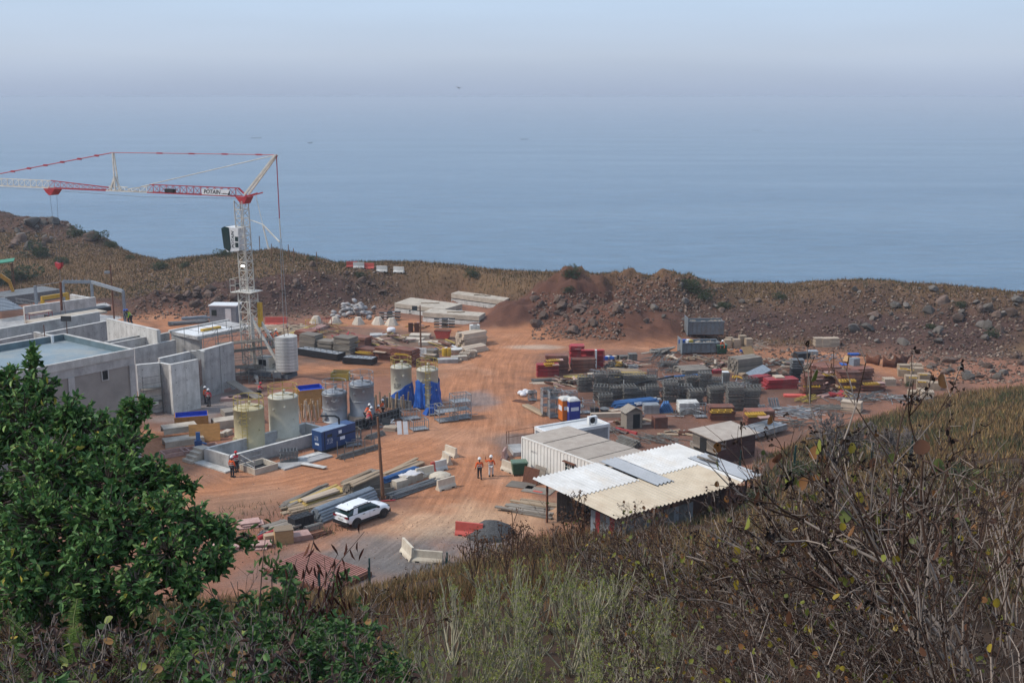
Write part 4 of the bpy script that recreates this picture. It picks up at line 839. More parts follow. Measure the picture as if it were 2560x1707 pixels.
person("worker in orange vest on the lower left of the mobile scaffold", g(3, 155, 760, 1.25) , D(0), trousers="cloth_dark")
person("worker in red-orange vest on the lower right of the mobile scaffold", g(3, 225, 755, 1.25), D(20), shirt="cloth_red")
person("worker in orange and jeans standing left of the crane ballast", g(3, 1240, 300, 0), D(170), trousers="cloth_jean")
person("worker in orange behind the jeans worker by the crane ballast", g(3, 1218, 285, 0), D(200))
person("worker with dark hood in orange vest nearest the crane ballast", g(3, 1288, 275, 0), D(150))
person("worker in red crouching at the end of the plank ramp", g(3, 1128, 745, 0), D(-60), shirt="cloth_red", helmet="helmet_red", pose="crouch")
person("worker in lime vest and blue helmet bent over the bright wall", g(10, 2280, 900, 5.1), D(130), shirt="cloth_lime", helmet="helmet_blue", pose="bend")
person("second worker with a blue helmet beside the lime vest", g(10, 2235, 905, 5.1), D(130), shirt="cloth_dark", helmet="helmet_blue", pose="bend")
person("worker in orange leaning over the green bin beside the grey skip", g(12, 1400, 335), D(175), pose="bend")

# ---------------------------------------------------------------- the parked car
M_("car_white", (.80, .81, .83), var=.015, rough=.22, spec=.5, ovar=0, coat=.5); M_("car_black", (.018, .018, .02), rough=.55, ovar=0); M_("tyre", (.02, .02, .021), rough=.85); M_("rim", (.035, .035, .038), rough=.35, metal=.5); M_("tail_red", (.22, .01, .02), rough=.15)
M_("chrome", (.6, .6, .6), rough=.2, metal=1)
rw, fw_ = g(8, 1158, 790), g(8, 1342, 718); hd_ = D(49); cdir = Vector((math.cos(hd_), math.sin(hd_), 0)); cl = Vector((-cdir.y, cdir.x, 0))
car = thing("parked_car", "white crossover car with black wheel arches parked on the red ground", "car", (rw + fw_) / 2 + cl * .82, hd_)
def loft(rows, name, mat, par, sub=2, close=True):
    n = len(rows[0]); vs = [p for r in rows for p in r]; fs = [(j * n + i, j * n + i + 1, (j + 1) * n + i + 1, (j + 1) * n + i) for j in range(len(rows) - 1) for i in range(n - 1)]
    fs += [tuple(range(n)), tuple(range((len(rows) - 1) * n + n - 1, (len(rows) - 1) * n - 1, -1))]
    b = MB(); b.add(vs, fs); o = b.build(name, mat, par, True)
    if sub: s = o.modifiers.new("sub", 'SUBSURF'); s.levels = s.render_levels = sub
    return o
def half(x, zb, zt, w, wt, cr=.03):
    L_ = [(x, 0, zb), (x, w * .9, zb), (x, w, zb + .12), (x, w * 1.0, zb + (zt - zb) * .62), (x, wt, zt), (x, wt * .6, zt + cr), (x, 0, zt + cr * 1.3)]
    return L_ + [(x, -y, z) for _, y, z in L_[-2:0:-1]] + [(x, 0, zb)]
body_rows = [half(*q) for q in ((-2.07, .52, .92, .70, .60), (-2.05, .40, 1.0, .78, .68), (-1.85, .32, 1.06, .86, .78), (-1.3, .29, 1.07, .875, .80), (-.4, .28, 1.05, .875, .80), (.45, .28, 1.03, .875, .80), (.9, .28, 1.02, .87, .79), (1.35, .29, 1.0, .865, .74), (1.75, .32, .93, .84, .64), (2.0, .38, .82, .77, .56), (2.07, .48, .72, .68, .50))]
loft(body_rows, "body", "car_white", car)
def gh(x, z0, z1, w0, w1): return [(x, w0, z0), (x, (w0 + w1) / 2 + .02, (z0 + z1) / 2), (x, w1, z1), (x, w1 * .5, z1 + .03), (x, -w1 * .5, z1 + .03), (x, -w1, z1), (x, -(w0 + w1) / 2 - .02, (z0 + z1) / 2), (x, -w0, z0)]
loft([gh(*q) for q in ((-1.98, .96, 1.0, .76, .74), (-1.62, 1.0, 1.40, .80, .66), (-1.2, 1.0, 1.46, .81, .67), (-.3, 1.0, 1.50, .81, .68), (.25, 1.0, 1.46, .80, .66), (.62, .98, 1.24, .79, .68), (1.05, .97, .985, .76, .72))], "glasshouse", "glass_dark", car, 1)
rfp = [[(x, y, z + .012 + .03 * (1 - (y / .7) ** 2)) for y in (-.66, -.62, -.3, 0, .3, .62, .66)] for x, z in ((-1.78, 1.385), (-1.7, 1.42), (-1.2, 1.47), (-.6, 1.50), (-.1, 1.495), (.28, 1.46))]
ro = loft(rfp, "roof", "car_white", car, 1); so = ro.modifiers.new("t", 'SOLIDIFY'); so.thickness = .03
for s in (-1, 1):
    MB().add([(-1.60, s * .815, 1.03), (-1.18, s * .825, 1.04), (-1.05, s * .70, 1.42), (-1.38, s * .69, 1.41)], [(0, 1, 2, 3) if s > 0 else (3, 2, 1, 0)]).build("rear_pillar", "car_white", car).modifiers.new("t", 'SOLIDIFY').thickness = .03
    r_ = MB(); r_.bar((-1.35, s * .60, 1.53), (.05, s * .60, 1.545), .035, .045); r_.build("roof_rail", "car_black", car)
    MB().b0(-.95, .95, s * .855 - .03, s * .855 + .03, .26, .48).build("sill_cladding", "car_black", car)
    for x in (-.62, .35): MB().b0(x - .1, x + .1, s * .885 - .012, s * .885 + .012, .86, .90).build("door_handle", "car_black", car)
    MB().b0(-.052, -.045, s * .878 - .004, s * .878 + .004, .5, 1.0).build("door_gap", "car_black", car)
    mi = MB(); mi.box((.72, s * .93, 1.06), (.14, .2, .14), taper=(.7, .9)); mi.build("wing_mirror", "car_black", car)
    tl_ = MB(); tl_.box((-2.03, s * .62, .88), (.1, .36, .12)); tl_.build("tail_light", "tail_red", car); MB().box((-2.02, s * .62, .88), (.09, .42, .17)).build("light_surround", "car_black", car)
    MB().box((1.93, s * .58, .74), (.2, .26, .12)).build("headlight", "glass_dark", car)
    for x in (-1.3, 1.3):
        ar = MB(); n = 12; pts = [(x + .45 * math.cos(math.pi * i / n), .34 + .43 * math.sin(math.pi * i / n)) for i in range(n + 1)]
        ar.prism([(px, pz) for px, pz in pts] + [(x - .45, .24), (x + .45, .24)], -s * .868 - .022, -s * .868 + .022, M=Matrix.Rotation(math.pi / 2, 4, 'X')); ar.build("wheel_arch", "car_black", car)
        wh = MB(); M4 = Matrix.Translation((x, s * .80, .33)) @ Matrix.Rotation(math.pi / 2, 4, 'X')
        prof = [(.2, -.1), (.31, -.11), (.33, -.08), (.33, .08), (.31, .11), (.2, .1)]; t_ = MB(); t_.lathe(prof, 24); t_.v = [tuple(M4 @ Vector(v)) for v in t_.v]; ty = t_.build("wheel", "tyre", car)
        rm = MB(); rm.lathe([(.21, -.105), (.2, -.112), (.05, -.09), (.05, .09), (.2, .112), (.21, .105)], 20)
        for k in range(5):
            for q in (-1, 1): a_ = 2 * math.pi * k / 5; rm.bar((0, 0, q * .112), (.2 * math.cos(a_), .2 * math.sin(a_), q * .118), .05, .02)
        rm.v = [tuple(M4 @ Vector(v)) for v in rm.v]; rm.build("rim", "rim", ty)
MB().box((-2.0, 0, .42), (.24, 1.56, .26)).build("rear_bumper", "car_black", car); MB().box((2.0, 0, .40), (.2, 1.5, .24)).build("front_bumper", "car_black", car)
pl = MB().box((-2.085, 0, .70), (.02, .5, .12)).build("number_plate", "reflective", car); scrawl(pl, "black_paint", lambda u, v: (-2.097, .23 - u, .655 + v), 9, .46, .09, 1, "plate_characters")
for k in (0, 1):
    e_ = MB()
    for s in (-1, 1): e_.bar((-2.075, 0, .905 + k * .06), (-2.075, s * .075, .85 + k * .06), .02, .022)
    e_.build("chevron_emblem", "chrome", car)
MB().bar((-1.35, 0, 1.52), (-1.42, 0, 1.68), .015).build("aerial", "car_black", car); MB().b0(-2.0, -1.72, -.6, .6, 1.41, 1.435).build("rear_spoiler", "car_white", car)

# ---------------------------------------------------------------- generic stock: bundles, stacks
def bundle(name, label, cat, group, a, b, cols, rows, r, mat, shape="tube", jit=.03, z0=0.0, gap=1.05, skew=.01, drop=.0):
    a, b = Vector(a), Vector(b); d = b - a; ln = math.hypot(d.x, d.y); rz = math.atan2(d.y, d.x); c = (a + b) / 2
    me = (MB().tube((-ln / 2, 0, 0), (ln / 2, 0, 0), r, 8) if shape == "tube" else MB().box((0, 0, 0), (ln, 2 * r * (1.6 if shape == "plank" else 1), 2 * r * (.55 if shape == "plank" else 1)))).mesh(name, mat)
    w = 2 * r * gap * (1.6 if shape == "plank" else 1); h = 2 * r * (.87 if shape == "tube" else (.58 if shape == "plank" else 1.02)); n = Vector((-math.sin(rz), math.cos(rz), 0))
    for k in range(rows):
        m_ = cols - (k if shape == "tube" else 0) - (R.random() < drop)
        for i in range(max(1, m_)):
            off = (i - (m_ - 1) / 2) * w
            p = c + n * (off + R.uniform(-jit, jit)) + Vector((d.x, d.y, 0)).normalized() * R.uniform(-4, 4) * jit; p.z = z0 + r * (.55 if shape == "plank" else 1) + k * h + .005 + tz(p.x, p.y)
            solo(name, me, label, cat, p, 0, group, rot=(0, R.uniform(-.3, .3) * skew, rz + R.uniform(-1, 1) * skew))
def stack(name, me, label, cat, group, loc, rz, n, dz, jit=.05, jr=.03, tilt=0.0):
    z = tz(loc.x, loc.y)
    for k in range(n):
        solo(name, me, label, cat, Vector((loc.x + R.uniform(-jit, jit), loc.y + R.uniform(-jit, jit), loc.z + z + k * dz + .01)), 0, group, rot=(R.uniform(-tilt, tilt), R.uniform(-tilt, tilt), rz + R.uniform(-jr, jr)))
_pm = {}
def panel_mesh(L_, W_, t_, mat, ribs=4):
    k = (L_, W_, t_, mat)
    if k not in _pm:
        b = MB(); b.b0(-L_ / 2, L_ / 2, -W_ / 2, W_ / 2, t_ * .78, t_)
        for s in (-1, 1): b.b0(-L_ / 2, L_ / 2, s * W_ / 2 - (.05 if s > 0 else 0), s * W_ / 2 + (.05 if s < 0 else 0), 0, t_ * .78); b.b0(s * L_ / 2 - (.05 if s > 0 else 0), s * L_ / 2 + (.05 if s < 0 else 0), -W_ / 2 + .05, W_ / 2 - .05, 0, t_ * .78)
        for i in range(ribs): x = -L_ / 2 + L_ * (i + 1) / (ribs + 1); b.b0(x - .03, x + .03, -W_ / 2 + .05, W_ / 2 - .05, 0.01, t_ * .76)
        _pm[k] = b.mesh("formwork_panel", mat)
    return _pm[k]
_fm = {}
def frame_mesh(L_, W_, n, mat, r=.024):
    k = (L_, W_, n, mat)
    if k not in _fm:
        b = MB()
        for s in (-1, 1): b.bar((-L_ / 2, s * W_ / 2, 0), (L_ / 2, s * W_ / 2, 0), 2 * r)
        for i in range(n): x = -L_ / 2 + .06 + (L_ - .12) * i / (n - 1); b.bar((x, -W_ / 2 + r, 0), (x, W_ / 2 - r, 0), 1.8 * r)
        _fm[k] = b.mesh("scaffold_frame", mat)
    return _fm[k]
def stillage(label, loc, rz, L_=1.3, W_=.95, H_=.85, mat="galv", n=7, load=None, group=None, solid=False):
    o = thing("stillage", label, "stillage", loc, rz, group); o.location.z += tz(loc.x, loc.y)
    for x in (0, L_):
        for y in (0, W_): MB().bar((x, y, 0), (x, y, H_), .06).build("post", mat, o)
    for z in (.12, H_ - .04):
        for y in (0, W_): MB().bar((.03, y, z), (L_ - .03, y, z), .05).build("rail", mat, o)
        for x in (0, L_): MB().bar((x, .03, z), (x, W_ - .03, z), .05).build("rail", mat, o)
    q = MB()
    for i in range(1, n):
        x = L_ * i / n
        for y in (0, W_): q.bar((x, y, .14), (x, y, H_ - .06), .022)
    if solid: q.b0(-.012, .012, .03, W_ - .03, .14, H_ - .06)
    kind(q.build("mesh_bars", mat, o), "stuff"); MB().b0(.03, L_ - .03, .03, W_ - .03, .09, .12).build("floor", mat, o)
    if load:
        b = MB()
        for i in range(26): x, y, z = R.uniform(.25, L_ - .25), R.uniform(.2, W_ - .2), R.uniform(.2, H_ + .05); t_ = R.uniform(0, 6.3); b.tube((x - .4 * math.cos(t_), y - .3 * math.sin(t_), z), (x + .35 * math.cos(t_), y + .3 * math.sin(t_), z + R.uniform(-.05, .2)), .03, 5)
        lo_ = b.build("coupler_load", load, o); lo_["kind"] = "stuff"
    return o
def barrier(label, loc, rz, mat="barrier_concrete", L_=1.5, H_=.85, group=None, two=None):
    o = thing("road_barrier", label, "barrier", loc, rz, group); o.location.z += tz(loc.x, loc.y) - .01
    prof = [(-.28, 0), (.28, 0), (.26, .14), (.12, .34), (.08, H_), (-.08, H_), (-.12, .34), (-.26, .14)]
    M4 = Matrix(((0, 0, 1, 0), (1, 0, 0, 0), (0, 1, 0, 0), (0, 0, 0, 1)))
    b = MB(); b.prism(prof, -L_ / 2, L_ / 2, M=M4); b.build("block", mat, o)
    if two: b = MB(); b.prism([(x * 1.02, z * 1.005) for x, z in prof], -L_ / 2 - .01, -L_ / 2 + .35, M=M4); b.build("end_cap", two, o)
    for s in (-1, 1): MB().b0(s * L_ * .3 - .14, s * L_ * .3 + .14, -.29, .29, -.01, .09).build("fork_slot", "black_void", o)
    return o
# ---------------------------------------------------------------- along the near road
pm = {}
barrier("thin upright concrete barrier farthest along the road bend", g(8, 1845, 260), D(-50)); barrier("pale concrete barrier standing second in the road-bend row", g(8, 1812, 312), D(-65))
barrier("red and white barrier at the road bend", g(8, 1755, 368), D(38), "concrete_light", two="barrier_red"); barrier("concrete barrier beside the blue pipes", g(8, 1652, 415), D(38), L_=1.7)
barrier("concrete barrier at the near end of the grey pipe bundle", g(8, 1808, 500), D(42), L_=1.7)
solo("concrete_heap", MB().lathe([(1.0, 0), (.85, .25), (.4, .42), (.05, .45)], 9).mesh("concrete_heap", "barrier_concrete"), "flat lump of spilled concrete between two barriers", "concrete lump", g(8, 1765, 420), .3)
barrier("pale concrete barrier against the green wheeled bin", g(16, 1370, 1100), D(-52), L_=1.7)
barrier("pinkish barrier seen end-on by the ramp guard rail", g(8, 2237, 280), D(80), "pink_ply", L_=1.3)
barrier("tilted concrete barrier standing on the grey gravel near the dry grass", g(8, 1530, 1000), D(-66), L_=2.0, H_=1.0); barrier("fallen concrete barrier half hidden by dry grass", g(8, 1672, 1040), D(-12), L_=2.1, H_=.8)
barrier("red plastic barrier beside the dark gravel heap", g(8, 1980, 845), D(-15), "barrier_red", L_=2.0, H_=.95)
def pole(label, base, h, top_lean, r=.15, lamp=1):
    o = thing("light_pole", label, "pole", base); MB().tube((0, 0, 0), (top_lean, 0, h), r, 8, r * .55).build("shaft", "wood_pole", o)
    MB().bar((top_lean, 0, h - .35), (top_lean + lamp * .45, -.1, h - .3), .06).build("bracket", "black_paint", o)
    hd2 = MB().box((top_lean + lamp * .65, -.15, h - .3), (.62, .3, .42), M=Matrix.Rotation(D(-35), 3, 'X')).build("lamp_housing", "black_paint", o); MB().box((top_lean + lamp * .65, -.32, h - .4), (.5, .02, .3), M=Matrix.Rotation(D(-35), 3, 'X')).build("lamp_glass", "glass_dark", hd2)
pole("wooden pole with a floodlight behind the white car", g(8, 1345, 578), 6.5, -.25); pole("wooden pole with a floodlight beside the large precast slabs", G(1052, 872), 5.4, 0, .12, -1)

N_ = "stock along the near road"
bundle("steel_pipe", "thin grey steel pipe in the fanned bundle beside the end barrier", "pipe", "pipes fanned beside the end barrier", g(8, 1400, 575), g(8, 1735, 455), 9, 3, .06, "galv_dark", jit=.06, skew=.05)
bundle("blue_pipe", "blue plastic pipe between the barriers and the wooden pole", "pipe", "blue pipes by the wooden pole", g(8, 1330, 465), g(8, 1585, 375), 6, 3, .07, "pipe_blue", jit=.05, skew=.04)
bundle("timber_plank", "rough plank behind the blue pipes", "plank", "planks behind the blue pipes", g(8, 1370, 415), g(8, 1620, 315), 4, 2, .10, "timber", "plank", jit=.12, skew=.12)
for i, (x, y) in enumerate(((1470, 490), (1530, 460), (1580, 440))): solo("concrete_block", MB().box((0, 0, .3), (1.1, .7, .6)).mesh("concrete_block", "concrete_warm"), ("concrete block nearest the pole, next to grey pipes", "middle concrete block beside the grey pipes", "concrete block under a white sheet near the barriers")[i], "concrete block", g(8, x, y), D(40))
sh_ = MB(); n = 8
vs = [((i / n - .5) * 2.0, (j / n - .5) * 1.1, .65 + .1 * math.sin(i * 1.3 + j) - .18 * (abs(i / n - .5) * 2) ** 3) for j in range(n + 1) for i in range(n + 1)]; sh_.add(vs, [(j * (n + 1) + i, j * (n + 1) + i + 1, (j + 1) * (n + 1) + i + 1, (j + 1) * (n + 1) + i) for j in range(n) for i in range(n)])
ws = solo("plastic_sheet", sh_.mesh("plastic_sheet", "cloth_white", True), "white plastic sheet over the concrete blocks by the barriers", "sheet", g(8, 1560, 445), D(40)); ws.modifiers.new("t", 'SOLIDIFY').thickness = .015
bx = thing("rusty_skip_box", "open rusty box at the foot of the wooden pole", "box", g(8, 1270, 565), D(20))
for x0, x1, y0, y1 in ((0, 1.7, 0, .05), (0, 1.7, 1.05, 1.1), (0, .05, .05, 1.05), (1.65, 1.7, .05, 1.05)): MB().b0(x0, x1, y0, y1, 0, .6).build("side", "timber_grey", bx)
MB().b0(.05, 1.65, .05, 1.05, .02, .1).build("bottom", "rust", bx)
bundle("formwork_beam", "grey formwork beam in the squared stack left of the pole", "beam", "formwork beams left of the pole", g(8, 1085, 560), g(8, 1300, 465), 5, 6, .095, "timber_grey", "box", jit=.015)
bundle("timber_plank", "long pale plank on the squared beam stack", "plank", "planks on the beam stack", g(8, 1070, 500, 1.0), g(8, 1290, 410, 1.0), 4, 1, .10, "timber", "plank", jit=.1, z0=1.22, skew=.08)
bundle("timber_beam", "yellow timber beam in the loose stack left of the car", "beam", "yellow beams left of the car", g(8, 740, 630), g(8, 1035, 520), 6, 3, .08, "timber_yellow", "plank", jit=.1, skew=.06)
bundle("timber_beam", "weathered grey beam beside the yellow beams", "beam", "grey beams beside the yellow beams", g(8, 640, 640), g(8, 960, 500), 5, 2, .09, "timber_grey", "plank", jit=.15, skew=.08)
bundle("timber_beam", "brown timber lying between the beams and the long pipes", "beam", "brown timbers behind the long pipes", g(8, 620, 680), g(8, 1100, 575), 5, 2, .09, "timber", "plank", jit=.12, skew=.05)
bundle("white_board", "pale board on the yellow beams left of the car", "board", "pale boards on the yellow beams", g(8, 760, 590, .5), g(8, 1010, 510, .5), 2, 1, .12, "timber_pale", "plank", z0=.42, skew=.05)
bundle("long_pipe", "long blue-grey pipe in the big stack right behind the car", "pipe", "long pipes behind the car", g(8, 850, 745), g(8, 1262, 580), 7, 5, .11, "steel_blue_grey", jit=.02, skew=.006)
bk = thing("block_crate", "black crate of hollow blocks at the end of the long pipes", "crate", g(8, 700, 815), D(46))
for i in range(4):
    for j in range(3): MB().b0(i * .42, i * .42 + .4, j * .3, j * .3 + .28, 0, .85).build("block", "black_paint", bk); MB().lathe([(.09, 0), (.09, .012)], 10, (i * .42 + .2, j * .3 + .14, .85)).build("block_hole", "black_void", bk)
bundle("timber_plank", "grey plank in the small stack left of the black crate", "plank", "grey planks left of the black crate", g(8, 520, 830), g(8, 690, 780), 6, 4, .09, "timber_grey", "plank", jit=.08)
bundle("thin_pipe", "thin pale pipe laid across the dry weeds left of the crate", "pipe", "thin pipes left of the crate", g(8, 450, 830), g(8, 640, 740), 4, 1, .05, "galv", jit=.2, skew=.2)
cbx = thing("cardboard_box", "brown wooden box in front of the black crate", "box", g(8, 555, 920), D(18)); MB().b0(0, 1.25, 0, 1.0, 0, .95).build("body", "plywood", cbx); MB().b0(-.02, 1.27, -.02, 1.02, .95, 1.0).build("lid", "timber", cbx)
solo("timber_block", MB().b0(0, 1.2, 0, .6, 0, .5).mesh("timber_block", "timber"), "low brown timber block next to the wooden box", "block", g(8, 480, 905), D(25))
stack("pink_board", panel_mesh(1.6, 1.1, .09, "pink_ply"), "pinkish formwork board in the low stack by the wooden box", "board", "pink boards by the wooden box", g(8, 725, 870), D(25), 4, .1, .08)
stack("pink_board", panel_mesh(1.7, 1.1, .09, "pink_ply"), "pinkish board in the stack half hidden by the green tree", "board", "pink boards by the green tree", g(8, 200, 945), D(15), 3, .1, .1)
stack("pink_board", panel_mesh(1.5, 1.0, .08, "pink_ply"), "pinkish board in the weeds above the red tube", "board", "pink boards above the red tube", g(8, 375, 775), D(20), 3, .12, .25)
stack("pink_board", panel_mesh(1.4, .9, .08, "pink_ply"), "pinkish board scattered below the red tube", "board", "pink boards below the red tube", g(8, 420, 935), D(10), 3, .1, .3)
solo("red_tube", MB().tube((0, 0, .17), (1.5, .5, .5), .16, 12).mesh("red_tube", "crane_red"), "fat red tube lying among the boards left of the crate", "tube", g(8, 430, 885), D(20))
def coil(label, a, b, r, n, mat):
    d = b - a; P = [a + d * (i / (n * 8)) + Vector((0, 0, r + .02)) + Vector((-d.y, d.x, 0)).normalized() * r * math.cos(i * math.pi / 4) + Vector((0, 0, r)) * math.sin(i * math.pi / 4) for i in range(n * 8 + 1)]
    q = MB(); q.path([p - a for p in P], .022, 4); return solo("wire_coil", q.mesh("wire_coil", mat), label, "coil", a)
coil("grey spring-like wire coil behind the white car's bumper", g(8, 775, 825), g(8, 895, 790), .22, 14, "galv_dark")
bundle("bent_bar", "rusty bent bar on the ground behind the car", "bar", "rusty bars behind the car", g(8, 835, 865), g(8, 945, 825), 5, 2, .05, "rust", jit=.1, skew=.3)
bundle("red_hose", "thin red hose lying on the ground in front of the car", "hose", None, g(8, 1320, 598), g(8, 1430, 590), 1, 1, .05, "crane_red")
bundle("old_plank", "dark old plank in the heap beside the orange sand", "plank", "old planks by the orange sand", g(7, 210, 790), g(7, 520, 840), 5, 2, .10, "timber_grey", "plank", jit=.18, skew=.18)
bundle("old_plank", "brown old plank crossing the heap by the sand", "plank", "brown planks by the orange sand", g(7, 270, 765), g(7, 560, 810), 3, 1, .09, "timber", "plank", jit=.15, skew=.12, z0=.25)
solo("steel_plate", MB().b0(-1.1, 1.1, -.7, .7, 0, .05).mesh("steel_plate", "timber_grey"), "grey plate lying in front of the white container", "plate", g(7, 305, 625, .02), D(-20)); solo("steel_plate", MB().b0(-1.2, 1.2, -.7, .7, 0, .05).mesh("steel_plate2", "timber_grey"), "grey plate with a red mark under the shed eaves", "plate", g(7, 430, 665, .02), D(-24)); solo("red_strip", MB().b0(-.4, .4, -.12, .12, 0, .02).mesh("red_strip", "barrier_red"), "small red strip on the grey plate", "strip", g(7, 425, 672, .08), D(-30))
rfs = thing("corrugated_platform", "low platform roofed with reddish corrugated sheets in front of the dry grass", "platform", g(8, 690, 1050), D(-37))
M_("corr_red", (.36, .17, .13), (.28, .13, .10), scale=2, rough=.7)
for i in range(26): MB().b0(-.2 + i * .22, -.08 + i * .22, -2.3, 1.5, .32, .42).build("roof_rib", "corr_red", rfs)
MB().b0(-.25, 5.6, -2.35, 1.55, 0, .32).build("base", "rust", rfs)
gh_ = MB(); gr_ = random.Random(5)

# ---------------------------------------------------------------- containers and sheds on the right
RA, RB = D(35), D(-54)
M_("corr_white", (.80, .785, .74), (.70, .685, .64), rough=.5, scale=1.0, dirt=(.42, .30, .22), dirt_amt=.25, dscale=.6, ovar=.02); M_("roof_beige", (.42, .36, .30), (.35, .295, .245), scale=1.5, rough=.8, dirt=(.27, .21, .17), dirt_amt=.4)
M_("roof_white", (.62, .62, .61), (.51, .505, .49), scale=.7, rough=.45, dirt=(.50, .43, .35), dirt_amt=.55, dscale=.45, ovar=.02); M_("roof_tan", (.54, .465, .36), (.45, .38, .285), scale=.7, rough=.6, dirt=(.40, .31, .22), dirt_amt=.6, dscale=.5, ovar=.02); M_("roof_grey", (.36, .38, .41), (.30, .32, .345), scale=.7, rough=.5, ovar=.02)
cA = g(5, 100, 1218, 2.75); cA.z = 0
ct = thing("white_container", "white corrugated container office with a beige four-panel roof", "container", cA, D(-52))
CLn, CWd, CHt = 10.6, 5.0, 2.75
cb_ = MB()
for i in range(52):
    x = CLn * i / 52; y = -.035 if i % 2 else 0.0; cb_.b0(x, x + CLn / 52 - .012, y, y + .06, .15, CHt - .12)
k_ = cb_.build("corrugated_side", "corr_white", ct); k_["kind"] = "stuff"
MB().b0(0, CLn, .05, CWd, .1, CHt - .1).build("shell", "corr_white", ct); MB().b0(-.03, CLn, -.05, .08, 0, .15).build("bottom_rail", "corr_white", ct); MB().b0(-.03, CLn, -.05, .06, CHt - .12, CHt).build("top_rail", "corr_white", ct)
for x in (-.04, CLn - .1): MB().b0(x, x + .12, -.06, .08, 0.151, CHt - .121).build("corner_post", "corr_white", ct)
for i in range(4):
    x0 = i * CLn / 4; MB().b0(x0 + .03, x0 + CLn / 4 - .03, .07, CWd, CHt - .1, CHt + .02).build("roof_panel", "roof_beige", ct)
    if i: MB().b0(x0 - .03, x0 + .03, .05, CWd + .02, CHt - .1, CHt + .06).build("roof_joint", "timber_grey", ct)
win = MB().b0(5.5, 6.7, -.075, -.04, .95, 2.0).build("window", "glass_dark", ct)
MB().b0(5.4, 6.8, -.3, -.04, 2.05, 2.12).build("window_hood", "rust", win)
for x in (5.5, 5.87, 6.07, 6.27, 6.65): MB().b0(x, x + .05, -.1, -.078, .95, 2.0).build("bar", "corr_white", win)
for z in (.95, 1.3, 1.65, 1.96): MB().b0(5.551, 6.649, -.099, -.079, z, z + .03).build("cross_bar", "corr_white", win)
scrawl(ct, "black_paint", lambda u, v: (1.1 + u, -.037, 1.7 + v), 8, .9, .2, 1)
# AC cabin
ac = thing("site_cabin", "white flat-roofed site cabin with an air conditioner on its roof", "cabin", g(5, 225, 1122, 2.7), D(30)); ac.location.z = 0
MB().b0(0, 6.0, -2.4, 0, .1, 2.45).build("walls", "steel_blue_grey", ac)
for x in (-.02, 5.87):
    for y in (-2.42, -.13): MB().b0(x, x + .15, y, y + .15, 0, 2.451).build("corner_post", "pure_white", ac)
for x0, x1, y0, y1 in ((-.04, 6.04, -2.46, -2.26), (-.04, 6.04, -.16, .04), (-.04, .16, -2.26, -.16), (5.84, 6.04, -2.26, -.16)): MB().b0(x0, x1, y0, y1, 2.452, 2.72).build("roof_edge", "pure_white", ac)
MB().b0(.16, 5.84, -2.26, -.16, 2.47, 2.6).build("roof", "roof_white", ac)
au = thing("air_conditioner", "white air-conditioner unit standing on the site cabin roof", "air conditioner", g(5, 735, 1098, 2.72), D(30)); MB().b0(0, .85, -.32, 0, .06, .7).build("case", "pure_white", au); MB().tube((.35, -.33, .38), (.35, -.36, .38), .26, 18).build("fan_grille", "black_paint", au); MB().b0(.1, .2, -.3, 0, 0, .06).build("foot", "galv", au); MB().b0(.65, .75, -.3, 0, 0, .06).build("foot", "galv", au)
for lb, px, col in (("orange portable toilet with a pale roof behind the site cabin", (11, 645, 1480), "toilet_orange"), ("blue portable toilet with a pale roof next to the orange one", (11, 775, 1500), "toilet_blue")):
    M_("toilet_orange", (.62, .17, .03), rough=.4, var=.06); M_("toilet_blue", (.03, .05, .27), rough=.4, var=.06)
    q = thing("portable_toilet", lb, "toilet", g(*px) + Vector((0, .9, 0)), D(20)); MB().b0(-.55, .55, -.55, .55, .05, 2.0).build("cabin", col, q); MB().b0(-.6, .6, -.6, .6, 0, .05).build("base", "black_paint", q)
    r_ = MB(); r_.lathe([(.80, 2.0), (.78, 2.08), (.6, 2.24), (.3, 2.32), (.05, 2.34)], 4); r_.v = [tuple(rotz(math.pi / 4) @ Vector(v)) for v in r_.v]; r_.build("roof", "concrete_light", q)
    MB().b0(-.38, .38, -.565, -.55, .1, 1.9).build("door", col, q); MB().b0(-.4, .4, -.575, -.566, 1.1, 1.45).build("white_sticker", "decal_white", q); MB().b0(-.575, -.551, -.4, .4, 1.0, 1.45).build("white_sticker", "decal_white", q)
# big open shed with corrugated roof
def roof_z(u, v): return 3.35 - .03 * v
A4 = [g(7, 390, 580, 3.35), g(7, 1435, 325, 3.35), g(7, 2190, 600, 3.1), g(7, 1055, 868, 3.0)]
sh = thing("workshop_shed", "open workshop shed under a large corrugated roof of white and tan sheets", "shed", (A4[0].x, A4[0].y, 0), near(A4[0], A4[1]))
SW = math.hypot(*(A4[1] - A4[0]).xy); SD = math.hypot(*(A4[3] - A4[0]).xy)
def csheet(x0, x1, y0, y1, z0, z1, pitch=.38, amp=.085):
    """corrugated sheet, ridges along local y (down the slope); y runs to -"""
    n = int((x1 - x0) / pitch * 6); vs = []; fs = []
    for j, (y, z) in enumerate(((y0, z0), (y1, z1))):
        for i in range(n + 1): x = x0 + (x1 - x0) * i / n; vs.append((x, y, z + amp * max(-.4, math.sin(2 * math.pi * x / pitch))))
    for i in range(n): fs.append((i, i + 1, n + 2 + i, n + 1 + i))
    b = MB(); b.add(vs, fs); return b
def zr(y): return 3.35 + .028 * y
ux = near(A4[0], A4[1])
